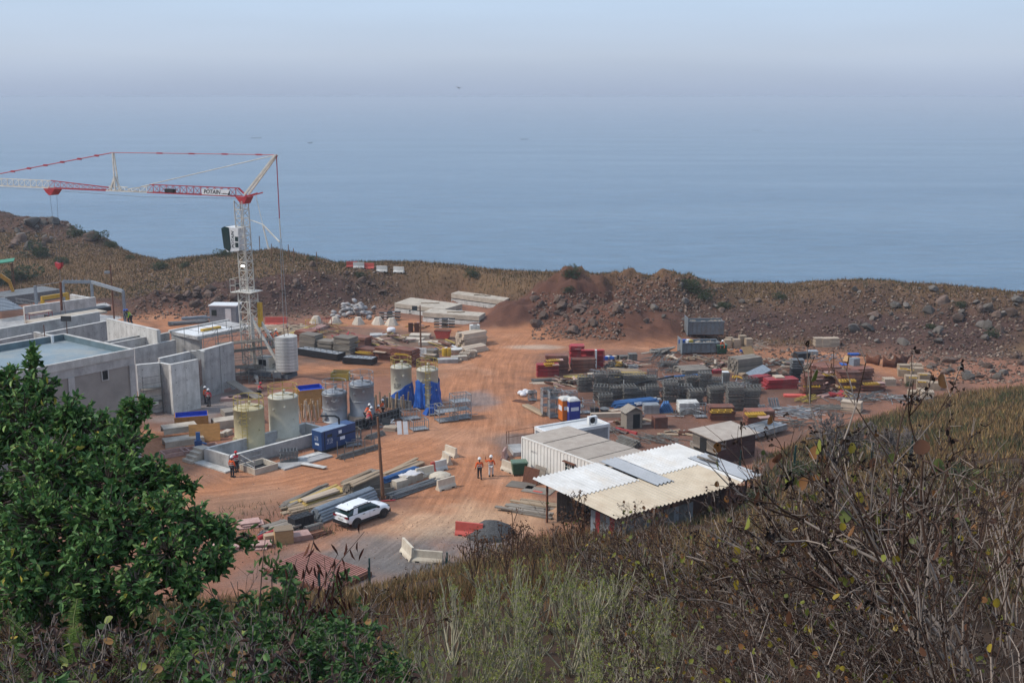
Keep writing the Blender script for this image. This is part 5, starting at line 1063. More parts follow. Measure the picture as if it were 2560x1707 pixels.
# local y negative = towards the camera
def rs_(name, mat, x0, x1, y0, y1, lift):
    o = csheet(x0, x1, y0, y1, zr(y0) + lift, zr(y1) + lift).build(name, mat, sh); o.modifiers.new("t", 'SOLIDIFY').thickness = .012; return o
ymid = -SD * .49
nS = 7
for i in range(nS):
    x0, x1 = SW * i / nS, SW * (i + 1) / nS
    lo_ = -.07 if i % 2 else 0
    if i == 3: rs_("roof_sheet", "roof_grey", x0 + .1, x1 - .1, -.05, -SD * .68, .12)
    else: rs_("roof_sheet", "roof_white", x0 - .04, x1 + .04, 0, ymid - .15 if i != 6 else -SD * .98, .05 + (i % 2) * .012)
for i in range(nS):
    x0, x1 = SW * i / nS, SW * (i + 1) / nS
    if i == 6: rs_("roof_sheet", "roof_grey", x0 + .2, x1 + .1, -SD * .35, -SD * .985, .11)
    else: rs_("roof_sheet", "roof_tan" if i else "roof_white" if False else "roof_tan", x0 - .04, x1 + .04, ymid + .1, -SD, (i % 2) * .012)
for x in (.9, SW / 3, SW * 2 / 3, SW - 1.1):
    for y in (-.5, -SD / 2, -SD + .6): MB().bar((x, y, 0), (x, y, zr(y) - .12), .12).build("post", "rust", sh)
for y in (-.5, -SD / 2, -SD + .6): MB().bar((.1, y, zr(y) - .12), (SW - .1, y, zr(y) - .12), .1, .16).build("purlin", "timber_grey", sh)
def vpanel(a0, a1, axis, fixed, mats, z1):
    n = max(1, int((a1 - a0) / .45))
    for i in range(n):
        p, q = a0 + (a1 - a0) * i / n, a0 + (a1 - a0) * (i + 1) / n - .02
        (MB().b0(p, q, fixed, fixed + .03, .05, z1) if axis == 'x' else MB().b0(fixed, fixed + .03, p, q, .05, z1)).build("wall_sheet", mats[i % len(mats)], sh)
vpanel(-SD + .6, -SD * .55, 'y', 1.2, ("steel_blue_grey", "galv_dark", "red_panel"), 2.3); vpanel(1.25, SW * .55, 'x', -SD + .7, ("galv_dark", "steel_blue_grey", "galv_dark"), 2.4); vpanel(SW * .78, SW - 1.1, 'x', -SD + .7, ("rust_panel",), 2.5); vpanel(-SD + .7, -2, 'y', SW - 1.2, ("rust_panel",), 2.4); vpanel(1.5, SW - 1.3, 'x', -.9, ("galv_dark",), 2.3)
for p_, q_ in (((7, 1600, 415), (7, 1740, 460)), ((7, 1680, 405), (7, 1745, 440))):
    a, b = g(*p_, 3.55), g(*q_, 3.5); solo("roof_batten", MB().bar((0, 0, 0), b - a, .2, .12).mesh("roof_batten", "timber_grey"), "dark batten lying on the white end of the shed roof", "batten", a, 0, "battens on the shed roof")
# bin, boards, ramp rail
gb = thing("wheeled_bin", "dark green wheeled bin beside the white container", "bin", g(16, 1660, 1190), D(10)); M_("bin_green", (.025, .075, .04), rough=.5, var=.1); M_("bin_lid", (.10, .16, .11), rough=.5, var=.1)
def wbin(gb):
    b = MB(); b.box((0, 0, .62), (1.05, .75, .95), taper=(1.18, 1.2)); b.build("body", "bin_green", gb); b = MB(); b.box((0, 0, 1.14), (1.36, 1.0, .1), taper=(.92, .9)); b.build("lid", "bin_lid", gb)
    for x in (-.45, .45):
        for y in (-.3, .3): w_ = MB(); w_.tube((x - .03, y, .09), (x + .03, y, .09), .09, 10); w_.build("wheel", "tyre", gb)
wbin(gb)
gb2 = thing("wheeled_bin", "dark green bin at the end of the grey skip", "bin", g(12, 1395, 345) + Vector((0, .3, 0)), D(5)); wbin(gb2)
solo("leaning_board", MB().box((0, 0, .62), (1.5, .06, 1.3), M=Matrix.Rotation(D(-14), 3, 'X')).mesh("door_panel", "rust"), "brown panel leaning in front of the white container", "panel", g(7, 375, 610), D(-40)); solo("leaning_board", MB().box((0, 0, .55), (1.3, .06, 1.15), M=Matrix.Rotation(D(-14), 3, 'X')).mesh("door_panel2", "timber_grey"), "grey panel leaning behind the brown one at the container", "panel", g(7, 440, 585), D(-50))
rr = thing("ramp_guard", "thin rusty guard rail above the dark ramp left of the container", "guard rail")
P = [g(7, 195, 320, .3), g(7, 212, 322, .3), g(7, 395, 285, .3)]
for p_ in P: MB().tube(p_, p_ + Vector((0, 0, 1.15)), .028, 5).build("post", "rust", rr)
for z in (.55, 1.1): MB().tube(P[0] + Vector((0, 0, z)), P[2] + Vector((0, 0, z)), .022, 5).build("rail", "rust", rr)
solo("ramp", MB().b0(0, 3.2, -2.4, 0, -.3, .06).mesh("ramp", "concrete"), "dark grey ramp slab left of the white container", "ramp", g(7, 205, 330, .3) , D(12))
# ---------------------------------------------------------------- storage yard on the right
def box_(name, mat, label, cat, loc, rz, d, bevel=0, group=None, rot=None):
    key = (name, mat, d)
    if key not in _pm: _pm[key] = MB().box((0, 0, d[2] / 2), d).mesh(name, mat)
    q = Vector(loc); q.z += tz(q.x, q.y); return solo(name, _pm[key], label, cat, q, rz, group, rot)
def fp(label, group, px, rz, n, L_=2.4, W_=1.2, mat="red_panel", dz=.172, jit=.09, jr=.055, tilt=0.0, z=0):
    p = g(*px); p.y += W_ * .4; p.z = z; stack("formwork_shutter", panel_mesh(L_, W_, .14, mat), label, "formwork panel", group, p, rz, round(n * 1.5), dz, jit, jr, tilt)
# red formwork corner
fp("red formwork panel in the front stack at the road edge of the yard", "front red panel stack", (11, 300, 615), D(4), 5)
fp("dusty red formwork panel in the tall stack behind the front red one", "tall dusty red stack", (11, 470, 560), D(4), 8, 2.5, 1.3, "rust_panel")
fp("bright red formwork panel in the rearmost stack of the red corner", "rearmost red stack", (11, 850, 420), D(3), 9, 1.6, 1.4, "red_panel")
fp("brown formwork panel in the wide stack right of the red corner", "wide brown stack", (11, 975, 545), D(3), 6, 2.7, 1.3, "rust_panel")
stack("yellow_bracket", frame_mesh(1.1, .7, 5, "yellow_steel", .035), "yellow bracket frame lying on the front red stack", "bracket", "yellow brackets on the front red stack", g(11, 330, 400, 1.25), D(10), 3, .08, .2)
stack("yellow_bracket", frame_mesh(1.1, .7, 5, "yellow_steel", .035), "yellow bracket frame on the tall dusty red stack", "bracket", "yellow brackets on the dusty red stack", g(11, 390, 320, 2.0), D(10), 3, .08, .25)
for i, (px, z, lb) in enumerate((((11, 450, 400, 1.3), 1.3, "pinkish board on the front red stack"), ((11, 525, 305, 2.0), 2.0, "pinkish board on the tall dusty red stack"), ((11, 870, 90, 2.0), 2.0, "pinkish board on the rearmost red stack"), ((11, 850, 320, 1.2), 1.25, "pinkish board on the wide brown stack"))):
    solo("ply_board", panel_mesh(.75, .8, .08, "pink_ply"), lb, "board", g(*px), D(5))
rk = thing("red_rack", "open red steel rack standing behind the wide brown stack", "rack", g(11, 940, 470), D(3))
for x0, x1 in ((0, 1.5), (1.75, 2.6)):
    MB().b0(x0, x1, .75, .8, .05, 2.1).build("back_sheet", "red_panel", rk)
    for z in (.05, .75, 1.4, 2.05): MB().b0(x0, x1, 0, .75, z, z + .06).build("shelf", "red_panel", rk)
    for x in (x0, x1 - .06): MB().b0(x, x + .06, -.04, 0, .05, 2.11).build("upright", "red_panel", rk)
MB().b0(1.52, 1.72, -.05, .4, .05, 2.15).build("white_board", "pure_white", rk)
bundle("steel_tube", "grey tube lying under the front red stack", "tube", "tubes under the front red stack", g(11, 20, 715), g(11, 470, 690), 7, 3, .05, "frame_grey", jit=.05, skew=.04)
bundle("pale_plank", "pale plank on the ground before the front red stack", "plank", "planks before the red stack", g(11, -40, 745), g(11, 500, 745), 3, 1, .07, "timber_pale", "plank", jit=.1, skew=.06)
bundle("yellow_beam", "yellow timber beam in the short pile beside the red corner", "beam", "short yellow beam pile", g(11, 660, 680), g(11, 1030, 650), 7, 4, .07, "timber_yellow", "plank", jit=.06, skew=.05)
bundle("yellow_beam", "yellow timber beam in the long pile in mid yard", "beam", "long yellow beam pile", g(11, 1560, 660), g(11, 2140, 650), 8, 6, .075, "timber_yellow", "plank", jit=.10, skew=.09)
bundle("old_beam", "brown beam fanned over the yellow pile in mid yard", "beam", "brown beams over the yellow pile", g(11, 1480, 560), g(11, 2080, 600), 5, 1, .075, "timber", "plank", jit=.12, z0=.45, skew=.12)
tb = thing("plank_bench", "makeshift bench with a pale board top in mid yard", "bench", g(11, 1060, 700), D(4)); MB().b0(0, 1.5, 0, .5, .7, .78).build("board_top", "timber_pale", tb)
for x in (.1, .7, 1.3): MB().b0(x, x + .12, .05, .45, 0, .7).build("leg", "timber", tb)
for i in range(5): box_("paint_drum", ("black_paint", "pure_white", "timber", "black_paint", "pure_white")[i], ("black drum under the makeshift bench", "white canister right of the bench", "brown keg at the bench end", "dark drum by the yellow beams", "white tub by the yellow beams")[i], "drum", g(11, 1130 + 75 * i, 700), .2 * i, (.32, .32, .45))
def sheets(label, group, px, rz, n, L_, W_, t_, mat, cat="sheet", name="metal_sheet", jit=.03, jr=.02, z=0):
    p = g(*px); p.y += W_ * .4; p.z = z; k = (name, L_, W_, t_, mat)
    if k not in _pm: _pm[k] = MB().box((0, 0, t_ / 2), (L_, W_, t_)).mesh(name, mat)
    stack(name, _pm[k], label, cat, group, p, rz, n, t_ + .008, jit, jr)
sheets("grey mesh sheet in the taller pallet stack behind the yellow beams", "taller grey sheet stack", (11, 1910, 345), D(4), 12, 1.0, .9, .075, "frame_grey"); sheets("grey mesh sheet in the low pallet stack behind the yellow beams", "low grey sheet stack", (11, 1740, 310), D(4), 6, .95, .9, .075, "frame_grey")
ybx = stillage("grey box full of yellow clamps behind the yellow beams", g(11, 1570, 480), D(3), 1.05, .8, .65, "frame_grey", 6, "yellow_steel"); stillage("grey basket of fittings right of the yellow clamps", g(11, 1850, 515), D(3), .95, .8, .6, "galv", 8, "galv")
bundle("rust_tube", "grey tube in the heap beside the red rack", "tube", "tubes beside the red rack", g(11, 1350, 470), g(11, 1560, 380), 6, 3, .045, "frame_grey", jit=.1, skew=.35)
for i in range(6): box_("rubbish_bag", ("tarp_blue", "pure_white", "black_paint", "tarp_blue", "timber_pale", "black_paint")[i], ("blue rubbish bag behind the red rack", "white bag behind the red rack", "black bag behind the red rack", "small blue bag by the road edge", "pale bag at the road edge", "dark bag at the road edge")[i], "bag", g(11, 1400 + 40 * i, 300 - 12 * (i % 3)), i, (.5, .45, .4))
# stillages at the road edge
for k in range(3):
    for j in range(2):
        p = g(11, 340, 1420) + Vector((-1.05 * j * math.cos(D(-52)), -1.05 * j * math.sin(D(-52)) , .9 * k)); stillage(("bottom", "middle", "top")[k] + " grey stillage in the " + ("front", "rear")[j] + " column by the orange toilet", p, D(12), 1.35, .95, .86, "galv", 8, "galv_dark" if k == 2 else None, solid=True, group="stillage columns by the road")
for px, lb, ld, sz in (((11, 600, 1060), "grey stillage with fittings behind the stillage columns", "galv", (1.4, .9, .8)), ((11, 710, 1220), "stillage filled with rusty fittings right of the columns", "rust", (1.45, .95, .8)), ((11, 985, 1330), "empty stillage right of the blue toilet", None, (1.05, .9, 1.2)), ((11, 790, 1340), "half-hidden stillage behind the blue toilet", None, (.85, .9, .75)), ((11, -60, 1090), "small wooden-sided stillage at the yard's road edge", "galv_dark", (.8, .7, 1.0))):
    stillage(lb, g(*px), D(6), *sz, "galv", 8, ld)
bundle("brown_channel", "long brown channel lying at the yard's road edge", "channel", "brown channels at the road edge", g(11, 250, 1375), g(11, -120, 1180), 3, 1, .13, "timber", jit=.03)
solo("brown_board", MB().box((0, 0, .03), (2.2, .9, .06)).mesh("brown_board", "rust"), "flat brown board at the yard's road corner", "board", g(5, 115, 880), D(-28))
for i, (x, y) in enumerate(((85, 810), (130, 795), (165, 805), (110, 825))): 
    b = MB(); b.lathe([(.1, 0), (.34, .1), (.36, .25), (.2, .42), (.03, .46)], 9); solo("white_sack", b.mesh("white_sack", "cloth_white", True), "white sack heaped at the yard's road corner", "sack", g(5, x, y), i, "white sacks at the road corner")
# scaffold frames: (crop, x, y of the front foot, count, length, width, rz, words)
FR_ = [(11, 1000, 900, 10, 1.5, 1.2, 4, "behind the stillages"), (11, 1290, 900, 12, 1.3, 1.3, 4, "with a white post left of it"), (11, 1560, 895, 13, 1.35, 1.3, 3, "second in the rear frame row"), (11, 1800, 890, 11, 1.2, 1.3, 5, "third in the rear frame row"), (11, 2020, 890, 11, 1.3, 1.3, 4, "fourth in the rear frame row"), (11, 2260, 880, 9, 1.2, 1.3, 3, "fifth in the rear frame row"),
       (11, 1310, 1060, 9, 1.5, 1.2, -6, "left of the middle frame row"), (11, 1610, 1035, 8, 1.4, 1.1, 4, "second in the middle frame row"), (11, 1850, 1060, 9, 1.4, 1.1, 8, "third in the middle frame row"), (11, 2070, 1050, 7, 1.3, 1.1, 3, "with a pink plate in the middle row"), (11, 2280, 1060, 9, 1.4, 1.1, 3, "under the long black pipe"), (11, 1390, 1185, 8, 1.4, 1.1, 6, "left of the blue pipes"),
       (12, 430, 1245, 13, 1.5, 1.3, 5, "tall and brown-edged behind the blue heap"), (12, 710, 1205, 9, 1.4, 1.3, -5, "behind the white sheet block"), (12, 560, 965, 6, 1.4, 1.2, 3, "under a pale board by the blue tube"), (12, 830, 1025, 9, 1.2, 1.2, 3, "with an upright white batten"), (12, 1080, 1035, 12, 1.3, 1.2, 2, "open ladder-like top in the upper row"), (12, 1290, 930, 5, 1.1, 1.0, -20, "leaning beside the upper row"),
       (12, 1030, 1140, 4, 1.7, 1.2, -8, "flat on the ground in the centre"), (12, 900, 1300, 9, 1.4, 1.2, 6, "beside the white sheet block"), (12, 1290, 1330, 12, 1.4, 1.3, 4, "third from the front-right corner"), (12, 1640, 1415, 15, 1.5, 1.3, 4, "second from the front-right corner"), (12, 1950, 1395, 13, 1.6, 1.3, 2, "at the front-right corner of the frame rows"), (12, 2010, 1085, 5, 1.5, 1.2, -14, "slanting by the red pallets"), (12, 1580, 1040, 5, 1.4, 1.1, 3, "low behind the front-right stacks"), (12, 1340, 1060, 4, 1.3, 1.1, 5, "low in the centre of the yard"), (12, 1960, 905, 4, 1.5, 1.0, 10, "mesh-topped by the grey sheet")]
for c_, x, y, n, L_, W_, rz, wd in FR_:
    p = g(c_, x, y); p.y += W_ * .35
    stack("scaffold_trestle", frame_mesh(L_, W_, 5, "frame_grey", .032), "grey scaffold frame in the stack " + wd, "scaffold frame", "frames stacked " + wd, Vector((p.x, p.y, .03)), D(rz), round(n * 1.4), .115, .09, .09, .025)
for x, y in ((11, 1258), ): pass
for c_, x, y, lb in ((11, 1258, 900, "white post beside the first rear frame stack"), (11, 1735, 915, "white post between rear frame stacks"), (11, 2205, 840, "white post at the right of the rear frame row"), (12, 725, 980, "white post at the upper frame row"), (12, 1405, 1000, "tall white post by the leaning frames")):
    solo("upright_post", MB().b0(-.05, .05, -.04, .04, 0, 1.3).mesh("upright_post", "concrete_light"), lb, "post", g(c_, x, y))
bundle("black_pipe", "long black pipe laid across the frame stacks", "pipe", None, g(11, 1860, 960), g(12, 480, 950), 1, 1, .1, "black_paint", z0=1.0)
bundle("blue_tube", "long blue tube on the ground in mid yard", "tube", "long blue tubes in mid yard", g(12, 300, 790), g(12, 1160, 730), 2, 1, .08, "pipe_blue")
bundle("blue_pipe", "blue plastic pipe in the long stack before the frames", "pipe", "long blue pipe stack", g(11, 1520, 1190), g(11, 2330, 1110), 8, 3, .09, "pipe_blue", jit=.05, skew=.03)
bundle("white_pipe", "pale plastic pipe on top of the blue pipe stack", "pipe", "pale pipes on the blue stack", g(11, 1900, 1180), g(12, 170, 1240), 6, 2, .07, "pure_white", jit=.06, z0=.15, skew=.05)
b = MB()
for k in range(6):
    for i in range(9 - k): b2 = None
tri = MB().tube((0, -.55, 0), (0, .55, 0), .085, 8).mesh("blue_tube_end", "pipe_blue"); p0_ = g(12, 350, 1470)
for k in range(6):
    for i in range(8 - k): solo("short_blue_pipe", tri, "short blue pipe in the triangular heap beside the white sheets", "pipe", Vector((p0_.x + (i - (7 - k) / 2) * .19, p0_.y + .6, .09 + k * .165)), D(-8), "triangular blue pipe heap")
sheets("pale sheet in the strapped stack left of the blue heap", "strapped pale sheets", (12, 60, 1470), D(4), 9, 1.5, 1.1, .09, "galv"); sheets("white sheet in the big square block at the yard's front", "white sheet block", (12, 770, 1480), D(3), 8, 1.95, 1.5, .135, "concrete_light", jit=.05)
solo("long_beam", MB().b0(0, 4.5, 0, .5, 0, .42).mesh("long_beam", "timber_pale"), "long pale box beam in front of the frame stacks", "beam", g(11, 1120, 1405), D(6))
bundle("pale_batten", "pale batten on the long box beam", "batten", "battens on the box beam", g(11, 1500, 1275, .4), g(11, 1860, 1230, .4), 3, 1, .06, "timber_pale", "plank", z0=.45, jit=.05)
pt_ = thing("planter_box", "black tub of dry stalks in front of the frame stacks", "tub", g(11, 1195, 1315), .1); MB().box((0, .3, .25), (.8, .6, .5)).build("tub", "black_paint", pt_); b = MB()
for i in range(20): b.tube((R.uniform(-.3, .3), R.uniform(.1, .5), .4), (R.uniform(-.45, .45), R.uniform(0, .6), R.uniform(.6, 1.0)), .012, 4)
kind(b.build("stalks", "timber", pt_), "stuff")
b = MB(); b.lathe([(.3, 0), (.5, .25), (.52, .32), (.3, .42), (.05, .45)], 12); solo("mesh_pot", b.mesh("mesh_pot", "galv_dark"), "round grey basket next to the black tub", "basket", g(11, 1380, 1300) + Vector((0, .4, 0)))
# skips, concrete blocks, rear junk
M_("skip_grey", (.20, .23, .25), (.15, .17, .185), rough=.6, scale=2, dirt=(.2, .12, .09), dirt_amt=.4)
def skip(label, loc, rz, L_, W_, H_):
    o = thing("skip_container", label, "skip", loc, rz); o.location.z += tz(loc.x, loc.y)
    for x0, x1, y0, y1 in ((0, L_, 0, .06), (0, L_, W_ - .06, W_), (L_ - .06, L_, .06, W_ - .06), (0, .06, .06, W_ - .06)): MB().b0(x0, x1, y0, y1, .2, H_).build("side", "skip_grey", o)
    for i in range(9): x = .02 + (L_ - .1) * i / 8; MB().b0(x, x + .06, -.08, 0, .2, H_ - .05).build("rib", "galv_dark", o)
    MB().b0(-.04, L_ + .04, -.1, .08, H_, H_ + .08).build("rim", "skip_grey", o); MB().b0(-.04, L_ + .04, W_ - .08, W_ + .1, H_, H_ + .08).build("rim", "skip_grey", o); MB().b0(.06, L_ - .06, .06, W_ - .06, .1, .25).build("floor", "rust", o)
    MB().b0(-.06, 0, -.3, W_ + .2, .1, H_ + .5).build("tailgate", "skip_grey", o)
    q = MB()
    for i in range(45): q.box((R.uniform(.3, L_ - .3), R.uniform(.3, W_ - .3), H_ * R.uniform(.5, .95)), (R.uniform(.2, .9), R.uniform(.1, .4), R.uniform(.05, .3)), M=Matrix.Rotation(R.uniform(-1, 1), 3, 'X') @ Matrix.Rotation(R.uniform(0, 6), 3, 'Z'))
    kind(q.build("rubbish", "timber_grey", o), "stuff"); return o
skip("long grey skip with blue and white rubbish at the yard's rear", g(12, 640, 355), D(5), 4.7, 2.0, 1.35); skip("second grey skip standing behind the first", g(12, 770, 140) + Vector((0, 1.0, 0)), D(2), 4.6, 2.0, 1.8)
for i, c in enumerate(("tarp_blue", "pure_white", "yellow_rail", "tarp_blue")): box_("rubbish_bag", c, ("blue bag heaped in the near skip", "white bag on top of the near skip", "yellow sheet in the near skip", "second blue bag at the skip's left")[i], "bag", g(12, (690, 760, 810, 650)[i], 345) + Vector((0, .9, 1.15)), i, (.7, .5, .45))
for i, (x, y, h) in enumerate(((1520, 245, 1.1), (1690, 240, 1.1), (1800, 205, 1.35), (1920, 235, 1.15), (1560, 205, 1.1))): box_("concrete_cube", "block_tan", ("big concrete block nearest the green bin", "second big concrete block from the green bin", "tallest big concrete block by the skips", "rightmost big concrete block by the skips", "big concrete block behind the bin-side pair")[i], "concrete block", g(12, x, y) + Vector((0, .5, 0)), D(3 * i), (.85, .8, h))
def heap(label, group, name, cat, c0, n, spread, mats, ln=(1.0, 2.2), w=(.06, .2), z=.5, rz0=None, rzv=3.2, shape="box"):
    for i in range(n):
        l_ = R.uniform(*ln); a_ = R.uniform(*w); t_ = R.gauss(0, .45); u_ = R.gauss(0, .45)
        key = ("hp", shape, round(l_, 1), round(a_, 2), mats[i % len(mats)])
        if key not in _pm: _pm[key] = (MB().box((0, 0, 0), (round(l_, 1), round(a_, 2), round(a_, 2) * (.35 if shape == "plate" else .5))) if shape != "tube" else MB().tube((-round(l_, 1) / 2, 0, 0), (round(l_, 1) / 2, 0, 0), .035, 6)).mesh(name, mats[i % len(mats)])
        x, y = c0.x + t_ * spread[0], c0.y + u_ * spread[1]
        hh = z * max(0.05, 1 - (t_ * t_ + u_ * u_) * 1.1) * R.random()
        solo(name, _pm[key], label, cat, (x, y, tz(x, y) + .08 + hh), 0, group, rot=(R.uniform(-.2, .2), R.uniform(-.25, .25) if z > .2 else 0, (R.uniform(-rzv, rzv) if rz0 is None else rz0 + R.gauss(0, rzv))))
heap("long grey tube in the fanned heap left of the grey skip", "fanned tubes left of the skip", "loose_tube", "tube", g(12, 200, 500), 26, (1.6, 4.0), ["frame_grey"], (3.0, 5.0), z=.9, rz0=D(62), rzv=.16, shape="tube")
heap("weathered board in the heap left of the grey skip", "boards left of the skip", "loose_board", "board", g(12, 330, 330), 12, (1.6, 1.5), ["timber_grey", "frame_grey"], (2.0, 3.6), (.2, .5), z=.5, rz0=D(30), rzv=.3, shape="plate")
heap("broken timber before the grey skip", "broken timber before the skip", "broken_timber", "timber", g(12, 900, 460), 34, (3.2, 1.9), ["timber_grey", "timber", "frame_grey", "rust"], (.6, 2.0), (.06, .2), z=.5)
heap("pale wood offcut beside the tube fan", "pale offcuts by the tube fan", "wood_offcut", "offcut", g(12, 440, 430), 9, (.9, .9), ["timber_pale", "timber"], (.5, 1.3), (.1, .25), z=.5)
stack("ladder_section", frame_mesh(1.9, 1.0, 7, "frame_grey"), "ladder-like frame in the slumped heap by the timber stack", "frame", "ladder frames by the timber stack", g(12, 420, 590) + Vector((0, .5, 0)), D(-12), 7, .09, .15, .12, .05)
bundle("timber_beam", "long grey-brown beam in the flat stack before the skip", "beam", "flat beam stack before the skip", g(12, 590, 690), g(12, 1100, 660), 9, 5, .085, "timber_grey", "plank", jit=.05)
heap("thin tube in the scatter left of the beam stack", "thin tubes left of the beam stack", "loose_tube", "tube", g(12, 400, 680), 14, (1.2, .9), ["frame_grey"], (.8, 1.6), z=.3, shape="tube")
stillage("dark mesh box at the foot of the tube fan", g(12, 10, 790), D(4), .95, .8, .8, "galv_dark", 9)
bundle("formwork_girder", "grey formwork girder in the big squared stack below the skips", "girder", "big girder stack", g(12, 1600, 700), g(12, 2060, 640), 7, 7, .12, "timber_grey", "box", jit=.03, skew=.02)
bundle("long_plank", "long pale plank slanting past the girder stack", "plank", "slanting planks at the girder stack", g(12, 1440, 630), g(12, 1850, 740), 3, 2, .1, "timber", "plank", jit=.06)
box_("red_crate", "red_panel", "red crate beside the white-topped pallet", "crate", g(12, 1310, 720) + Vector((0, .4, 0)), D(8), (1.1, .7, .4)); sheets("grey plate in the white-topped pallet stack", "white-topped pallet stack", (12, 1475, 900), D(2), 9, .75, .8, .12, "frame_grey"); box_("white_cover", "pure_white", "white lid on the grey pallet stack", "lid", g(12, 1468, 680, 1.2), 0, (.7, .6, .06))
heap("yellow bracket on the ground near the girder stack", "yellow brackets by the girders", "yellow_bracket", "bracket", g(12, 1670, 810), 9, (.8, .5), ["yellow_steel"], (.5, 1.0), (.06, .12), z=.3)
solo("grey_plate", MB().box((0, 0, 0), (2.6, 1.3, .08)).mesh("grey_panel", "steel_blue_grey"), "grey panel tilted over red boxes at the yard's centre right", "panel", g(12, 2110, 690, .75) + Vector((0, .4, 0)), 0, rot=(D(18), D(-14), D(30)))
box_("red_box", "red_panel", "red box under the tilted grey panel", "box", g(12, 2150, 880) + Vector((0, .8, 0)), D(28), (2.3, 1.1, .6))
fp("faded red formwork panel in the low stack with grey boards", "low faded red stack", (13, 400, 850), D(8), 4, 3.4, 1.5, "red_panel", jit=.1, jr=.08); solo("beige_pallet", panel_mesh(1.0, 1.2, .5, "timber_pale"), "beige box on the low faded red stack", "box", g(13, 350, 690, .65), D(6)); solo("grey_sheet", MB().box((0, 0, 0), (1.4, 1.0, .05)).mesh("grey_sheet", "galv"), "grey sheet tilted at the right of the faded red stack", "sheet", g(13, 620, 720, .5), 0, rot=(D(12), D(-10), D(38)))
for k in range(9): solo("black_tray", panel_mesh(1.3, 1.0, .14, "black_paint" if k < 5 else "galv_dark"), "dark plastic tray in the tall tower of trays", "tray", g(13, 700, 700) + Vector((R.uniform(-.1, .1), .5 + R.uniform(-.05, .05), .02 + .27 * k)), D(3 + R.uniform(-6, 6)), "tower of dark trays")
# rusty formwork on the right
for px, n, L_, lb, gp in (((13, 1000, 975), 8, 2.1, "rust-brown panel in the left of the two big rusty stacks", "left rusty stack"), ((13, 1330, 800), 8, 2.4, "rust-brown panel in the rear of the left rusty stack", "rear rusty stack"), ((13, 1680, 895), 8, 2.4, "rust-brown panel in the right of the two big rusty stacks", "right rusty stack"), ((13, 1900, 760), 7, 2.5, "grey-brown panel behind the right rusty stack", "grey rusty stack"), ((13, 2130, 900), 3, 2.6, "brown panel in the low stack right of the rusty stacks", "low rusty stack"), ((13, 1130, 560), 4, 1.9, "rusty panel in the farthest rusty stack", "farthest rusty stack")):
    fp(lb, gp, px, D(6 + R.uniform(-4, 4)), n, L_, 1.3, "rust_panel", .172, .16, .11, .02)
for px, lb in (((13, 960, 800, 1.0), "yellow frame on the left rusty stack"), ((13, 1340, 590, 1.5), "yellow frame on the rear rusty stack"), ((13, 1640, 700, 1.6), "yellow frame across the right rusty stack"), ((13, 1780, 530, 1.3), "yellow frame behind the right rusty stack"), ((13, 2090, 760, .8), "yellow frame on the low brown stack"), ((13, 1180, 415, .8), "yellow frame on the farthest rusty stack"), ((13, 1640, 830, .6), "yellow frame low in the right rusty stack")):
    stack("yellow_trestle", frame_mesh(1.7, .6, 6, "yellow_steel", .035), lb, "frame", lb + " group", g(*px), D(R.uniform(-8, 14)), 2, .09, .1, .1)
for px, lb in (((13, 1090, 660, 1.7), "pinkish board on the left rusty stack"), ((13, 1310, 540, 1.7), "pinkish board on the rear rusty stack"), ((13, 2280, 740, .8), "pinkish board on the low brown stack"), ((13, 1040, 390, .9), "pinkish board on the farthest rusty stack")): solo("ply_board", panel_mesh(.9, .8, .08, "pink_ply"), lb, "board", g(*px), D(8))
stack("red_tray", panel_mesh(2.2, .8, .1, "barrier_red"), "bright red tray lying before the rusty stacks", "tray", "red trays before the rusty stacks", g(13, 660, 1010) + Vector((0, .4, 0)), D(-3), 2, .1, .1)
heap("yellow bar in the loose heap before the rusty stacks", "loose yellow bars", "yellow_bar", "bar", g(13, 900, 1080), 22, (1.1, .9), ["yellow_rail"], (1.2, 2.0), (.05, .09), z=.5, rz0=D(35), rzv=.25)
bundle("pink_plank", "long pinkish plank beside the yellow bars", "plank", "pinkish planks by the yellow bars", g(13, 1130, 1020), g(13, 1470, 940), 2, 2, .1, "pink_ply", "plank", jit=.05)
heap("red plate among yellow clamps near the pale boards", "red plates near the pale boards", "red_plate", "plate", g(13, 1480, 1010), 9, (.9, .7), ["red_panel"], (.6, 1.1), (.4, .6), z=.6, shape="plate"); heap("yellow clamp among red plates near the pale boards", "yellow clamps near the pale boards", "yellow_clamp", "clamp", g(13, 1620, 1010), 14, (.8, .9), ["yellow_steel"], (.5, 1.0), (.06, .12), z=.7)
sheets("pale board in the thick stack at the edge of the dry grass", "pale boards by the dry grass", (13, 1760, 1290), D(-28), 12, 1.9, 1.1, .075, "timber_pale", "board", "pale_board")
heap("galvanised tube in the big scattered pile by the dry grass", "scattered galvanised tubes", "galvanised_tube", "tube", g(13, 560, 1330), 60, (3.4, 2.2), ["galv"], (1.4, 3.0), z=.7, rz0=D(-12), rzv=.55, shape="tube")
heap("grey tube in the long spread right of the galvanised pile", "grey tubes right of the pile", "grey_tube", "tube", g(13, 1300, 1260), 30, (2.6, 1.5), ["frame_grey"], (2.0, 3.4), z=.4, rz0=D(-22), rzv=.2, shape="tube")
heap("grey tube strewn at the far right of the yard", "tubes at the far right", "strewn_tube", "tube", g(6, 1380, 660), 26, (3.0, 1.3), ["frame_grey", "galv"], (1.6, 2.8), z=.4, rz0=D(-10), rzv=.5, shape="tube")
for i in range(9): solo("short_prop", MB().tube((0, 0, 0), (-.25, .15, 1.0), .05, 6).mesh("short_prop", "galv"), "short galvanised prop standing in the fan left of the tube pile", "prop", g(13, 200 + i * 22, 1260) + Vector((0, R.uniform(0, .3), .25)), R.uniform(-.3, .3), "standing props at the tube pile")
